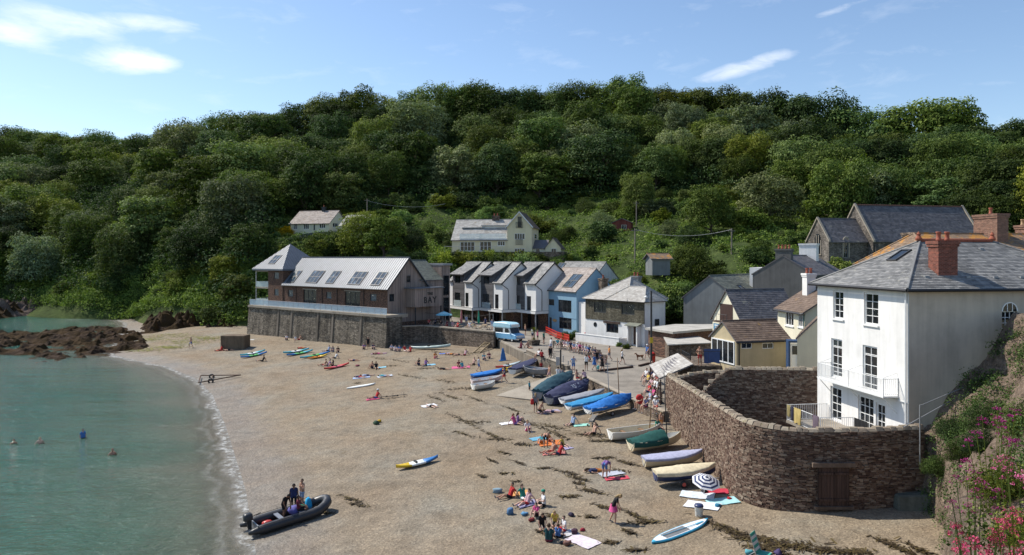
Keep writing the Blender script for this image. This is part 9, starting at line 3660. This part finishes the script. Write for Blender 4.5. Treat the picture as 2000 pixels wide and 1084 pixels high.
 each(z,[
  ('hips',1120,727,10,'flbg','man in pale shirt and blue shorts at the slipway head'),
  ('hips',1145,724,160,'awkb','person in white vest with hands on hips'),
  ('walk',1161,724,60,'fbbR','woman in blue dress walking across the square',1.0,None,True,'b'),
  ('walk',1176,727,70,'skkK','woman in black dress carrying a turquoise bag',1.0,None,True,'k'),
  ('kneel',1142,744,-150,'fqzb','man in checked shirt crouching at the top of the slipway'),
  ('hug',1097,735,150,'femb','person with a rucksack sitting on the slipway edge'),
  ('hug',1090,733,170,'fwkb','person in white beside the rucksack wearer'),
  ('stand',1075,705,20,'skkk','person in black standing with the bicycle'),
  ('bench',1052,703,-60,'swkb','man in white sitting on the slip parapet'),
  ('bench',1058,705,150,'frkb','man in red sitting on the slip parapet with his back turned'),
  ('sit',1017,680,-30,'smmB','woman in maroon sitting on the kerb by the van'),
  ('sit',1032,680,30,'s-kb','bare chested man sitting on the kerb by the van'),
  ('stand',1026,655,100,'a-kL','person waiting behind the ice cream van'),
  ('bench',1089,680,0,'ftnb','person in turquoise on the leftmost bench'),
  ('bench',1103,683,0,'fqwB','woman in pale pink on the second bench'),
  ('bench',1109,684,10,'fwcg','grey haired person in white on the second bench'),
  ('bench',1121,688,0,'flrB','woman in lilac on the third bench'),
  ('bench',1128,689,-10,'fwng','person in white on the third bench',1.0,'Bw'),
  ('bench',1139,692,20,'fqnB','woman in pink on the fourth bench'),
  ('bench',1145,693,10,'fwnb','man in white on the fourth bench'),
  ('bench',1157,698,20,'fckg','person in a straw hat on the fifth bench',1.0,'Bc'),
  ('bench',1163,700,30,'fnkb','man in navy on the fifth bench'),
  ('bench',1170,708,40,'aekB','woman in grey on the rightmost bench of the row'),
  ('bench',1175,711,50,'fnnb','man in dark clothes at the end of the bench row'),
  ('kneel',1152,706,-90,'srkb','child in red playing in front of the benches',.75),
  ('stand',1166,714,30,'fknb','person in dark clothes standing behind the walkers'),
  ('stand',1040,664,140,'fwnb','person in white queueing behind the planter'),
  ('stand',1050,668,100,'apkL','woman in pink queueing right of the planter'),
  ('stand',1062,672,60,'fgkb','man in green between the planter and the benches'),
  ('walk',1076,686,-60,'fwlB','woman in white walking past the left end of the benches'),
  ('bench',1096,681,0,'fckg','person in beige between the first two benches'),
  ('bench',1115,686,10,'fnkb','man in navy between the second and third benches'),
  ('bench',1133,690,-10,'fpwB','woman in bright pink between the third and fourth benches'),
  ('bench',1151,696,20,'fbkb','man in blue between the fourth and fifth benches'),
  ('walk',1190,705,-80,'foeb','man in orange walking right of the bench row'),
  ('walk',1215,712,90,'fwkL','woman in white crossing the empty part of the square'),
  ('bench',1266,754,-70,'fyeb','person in yellow on the far lean-to bench'),
  ('bench',1282,759,-60,'frwB','woman in red between the lean-to benches'),
  ('stand',1274,738,-40,'fkkb','man in black standing under the lean-to eaves'),
  ('bench',1270,792,-70,'flwg','person in pale blue at the near end of the lean-to benches'),
  ('bend',1144,663,100,'frqB','person in red bending beside the cottage wall'),
  ('walk',1264,702,-50,'fbng','person in blue top and white cap walking the dog',1.0,'cw'),
  ('bench',1262,745,-60,'fwnk','man in white at the outer end of the lean-to benches'),
  ('bench',1271,747,-40,'fnbb','man in navy on the far lean-to bench'),
  ('bench',1278,750,-70,'fwcg','person in white hat on the far lean-to bench',1.0,'Bw'),
  ('bench',1272,764,-60,'fqbB','woman in pink on the middle lean-to bench'),
  ('bench',1279,766,-80,'fweg','grey haired person on the middle lean-to bench'),
  ('bench',1268,776,-80,'frnb','person in red on the near lean-to bench'),
  ('bench',1276,785,-70,'fpkB','woman in pink on the near lean-to bench'),
  ('stand',1284,778,-90,'fwkg','person in white standing behind the near lean-to bench'),
  ('bench',1262,806,-60,'anmb','man in navy sitting on the low wall end'),
  ('bench',1281,806,-20,'fwrb','person in white hat sitting on the wall by the steps',1.0,'Bw'),
  ('bench',1252,799,-70,'srrb','person in red sitting on the boat park wall'),
  ('bench',1127,748,60,'s-rb','man in red trunks sitting on the slipway wall'),
 ])
 each(t,[
  ('bench',838,647,40,'frkb','diner in red at the left patio table'),('bench',850,646,-60,'fnkb','diner in navy at the left patio table'),('bench',861,651,30,'akkB','diner in black under the pale blue parasol'),
  ('bench',873,651,-40,'smrB','diner in maroon under the pale blue parasol'),('bench',884,652,30,'fqcB','diner in pale pink right of the blue parasol'),('bench',894,653,-50,'frrb','diner in bright red beside the folded pink parasol'),
  ('stand',784,640,20,'flwb','person in blue and white at the left end of the patio'),('stand',911,646,30,'fleB','person in pale blue standing between the folded parasols'),('bench',917,653,-20,'fwwb','diner in white between the folded parasols'),
  ('bench',925,650,40,'aegk','diner in grey beside the folded green parasol'),('stand',948,650,-30,'fnnB','woman in navy standing right of the folded green parasol'),('stand',961,655,20,'flwb','man in blue shirt and white shorts at the end of the patio'),
  ('stand',880,637,10,'fwnb','waiter in white standing at the back of the patio')])
 for px,py,dz,code,lab,kw in ((27,866,-1.36,'s-rb','swimmer furthest left with only head and shoulders showing',{}),(78,866,-1.2,'f-ol','swimmer, second from the left',{}),(162,855,-.95,'fbkk','bather in blue top standing waist deep',{}),(220,888,-1.25,'s-rr','swimmer nearest the beach',{})):
  p = at(px,py,0)
  person('hips' if dz < -1 else 'stand',V3(p.x,p.y,dz),R_(60),code,lab)
 c,d,n,L = RIB
 fz = c.z
 person('stoop',c + d * L * -.06 + n * .1 + V3(0,0,.16),R_(60),'xkkk','man in black leaning forward in the inflatable',1.0)
 person('stand',c + d * L * .13 + n * 1.15 + V3(0,0,.0),R_(20),'xnkK','woman in black swimsuit standing behind the inflatable')
 person('hips',c + d * L * .24 + n * 1.3 + V3(0,0,.1),R_(-40),'s-lb','bare chested man in pale shorts standing behind the inflatable bow')
 person('bench',c + d * L * .1 + n * -.1 + V3(0,0,.1),R_(100),'xmkk','person in dark red sitting on the thwart of the inflatable')
 p = atd(1367,708,63.4)
 person('hips',V3(p.x,p.y,5.9),R_(-30),'s-rb','bare chested sunbather standing in the raised yard')
 q = z(1176,727)
 o = blob('shopping_bag',(.16,.1,.22),fabric('bag_teal',(.14,.42,.40)),3)
 o.location = (q.x - .45,q.y - .1,q.z + .5)
 tag(o,'turquoise shopping bag held by the woman in black dress','bag')
 q = b(1046,806)
 o = blob('rucksack',(.17,.12,.26),fabric('bag_scarlet',CL['r']),5)
 o.location = (q.x - .3,q.y - .15,q.z + .95)
 tag(o,'red rucksack on the shoulder of the woman in grey','bag')
 q = z(1252,799)
 o = blob('beach_bag',(.3,.2,.26),fabric('bag_scarlet',CL['r']),6)
 o.location = (q.x - .1,q.y,q.z + .95)
 tag(o,'red bag on the lap of the person on the boat park wall','bag')
people()
# == DOG
def dog():
 p = PZ(1250,703)
 mb = MB()
 sg = [(V3(-.34,0,.5),V3(.05,0,.46),.11,.10),(V3(.05,0,.46),V3(.32,0,.5),.115,.14),(V3(.32,0,.54),V3(.5,0,.74),.09,.07),(V3(.5,0,.76),V3(.6,0,.76),.075,.06),(V3(.6,0,.74),V3(.72,0,.71),.045,.035),
  (V3(-.36,0,.52),V3(-.55,0,.6),.03,.015)]
 for s in (-1,1):
  y = s * .085
  sg += [(V3(.3,y,.44),V3(.31,y,.24),.055,.035),(V3(.31,y,.24),V3(.29,y,.04),.032,.026),(V3(.29,y,.03),V3(.35,y,.025),.028,.022),
   (V3(-.3,y,.46),V3(-.22,y,.3),.08,.05),(V3(-.22,y,.3),V3(-.38,y,.18),.04,.028),(V3(-.38,y,.18),V3(-.36,y,.04),.026,.024),(V3(-.36,y,.03),V3(-.3,y,.025),.027,.022),
   (V3(.5,s * .06,.8),V3(.47,s * .1,.72),.025,.018)]
 for a,b_,ra,rb in sg:
  mb.tube([a,b_],[ra,rb],8)
  sphere(mb,a,ra)
  sphere(mb,b_,rb)
 o = bpy.data.objects.new('dog',mb.mesh('dog',[plain('brown_fur',(.17,.07,.03),.85)]))
 COL.objects.link(o)
 md = o.modifiers.new('r','REMESH')
 md.mode = 'VOXEL'
 md.voxel_size = .014
 md.use_smooth_shade = True
 o.location = p
 o.rotation_euler = (0,0,math.radians(195))
 tag(o,'brown dog walking on the square beside the lamp post','dog')
dog()
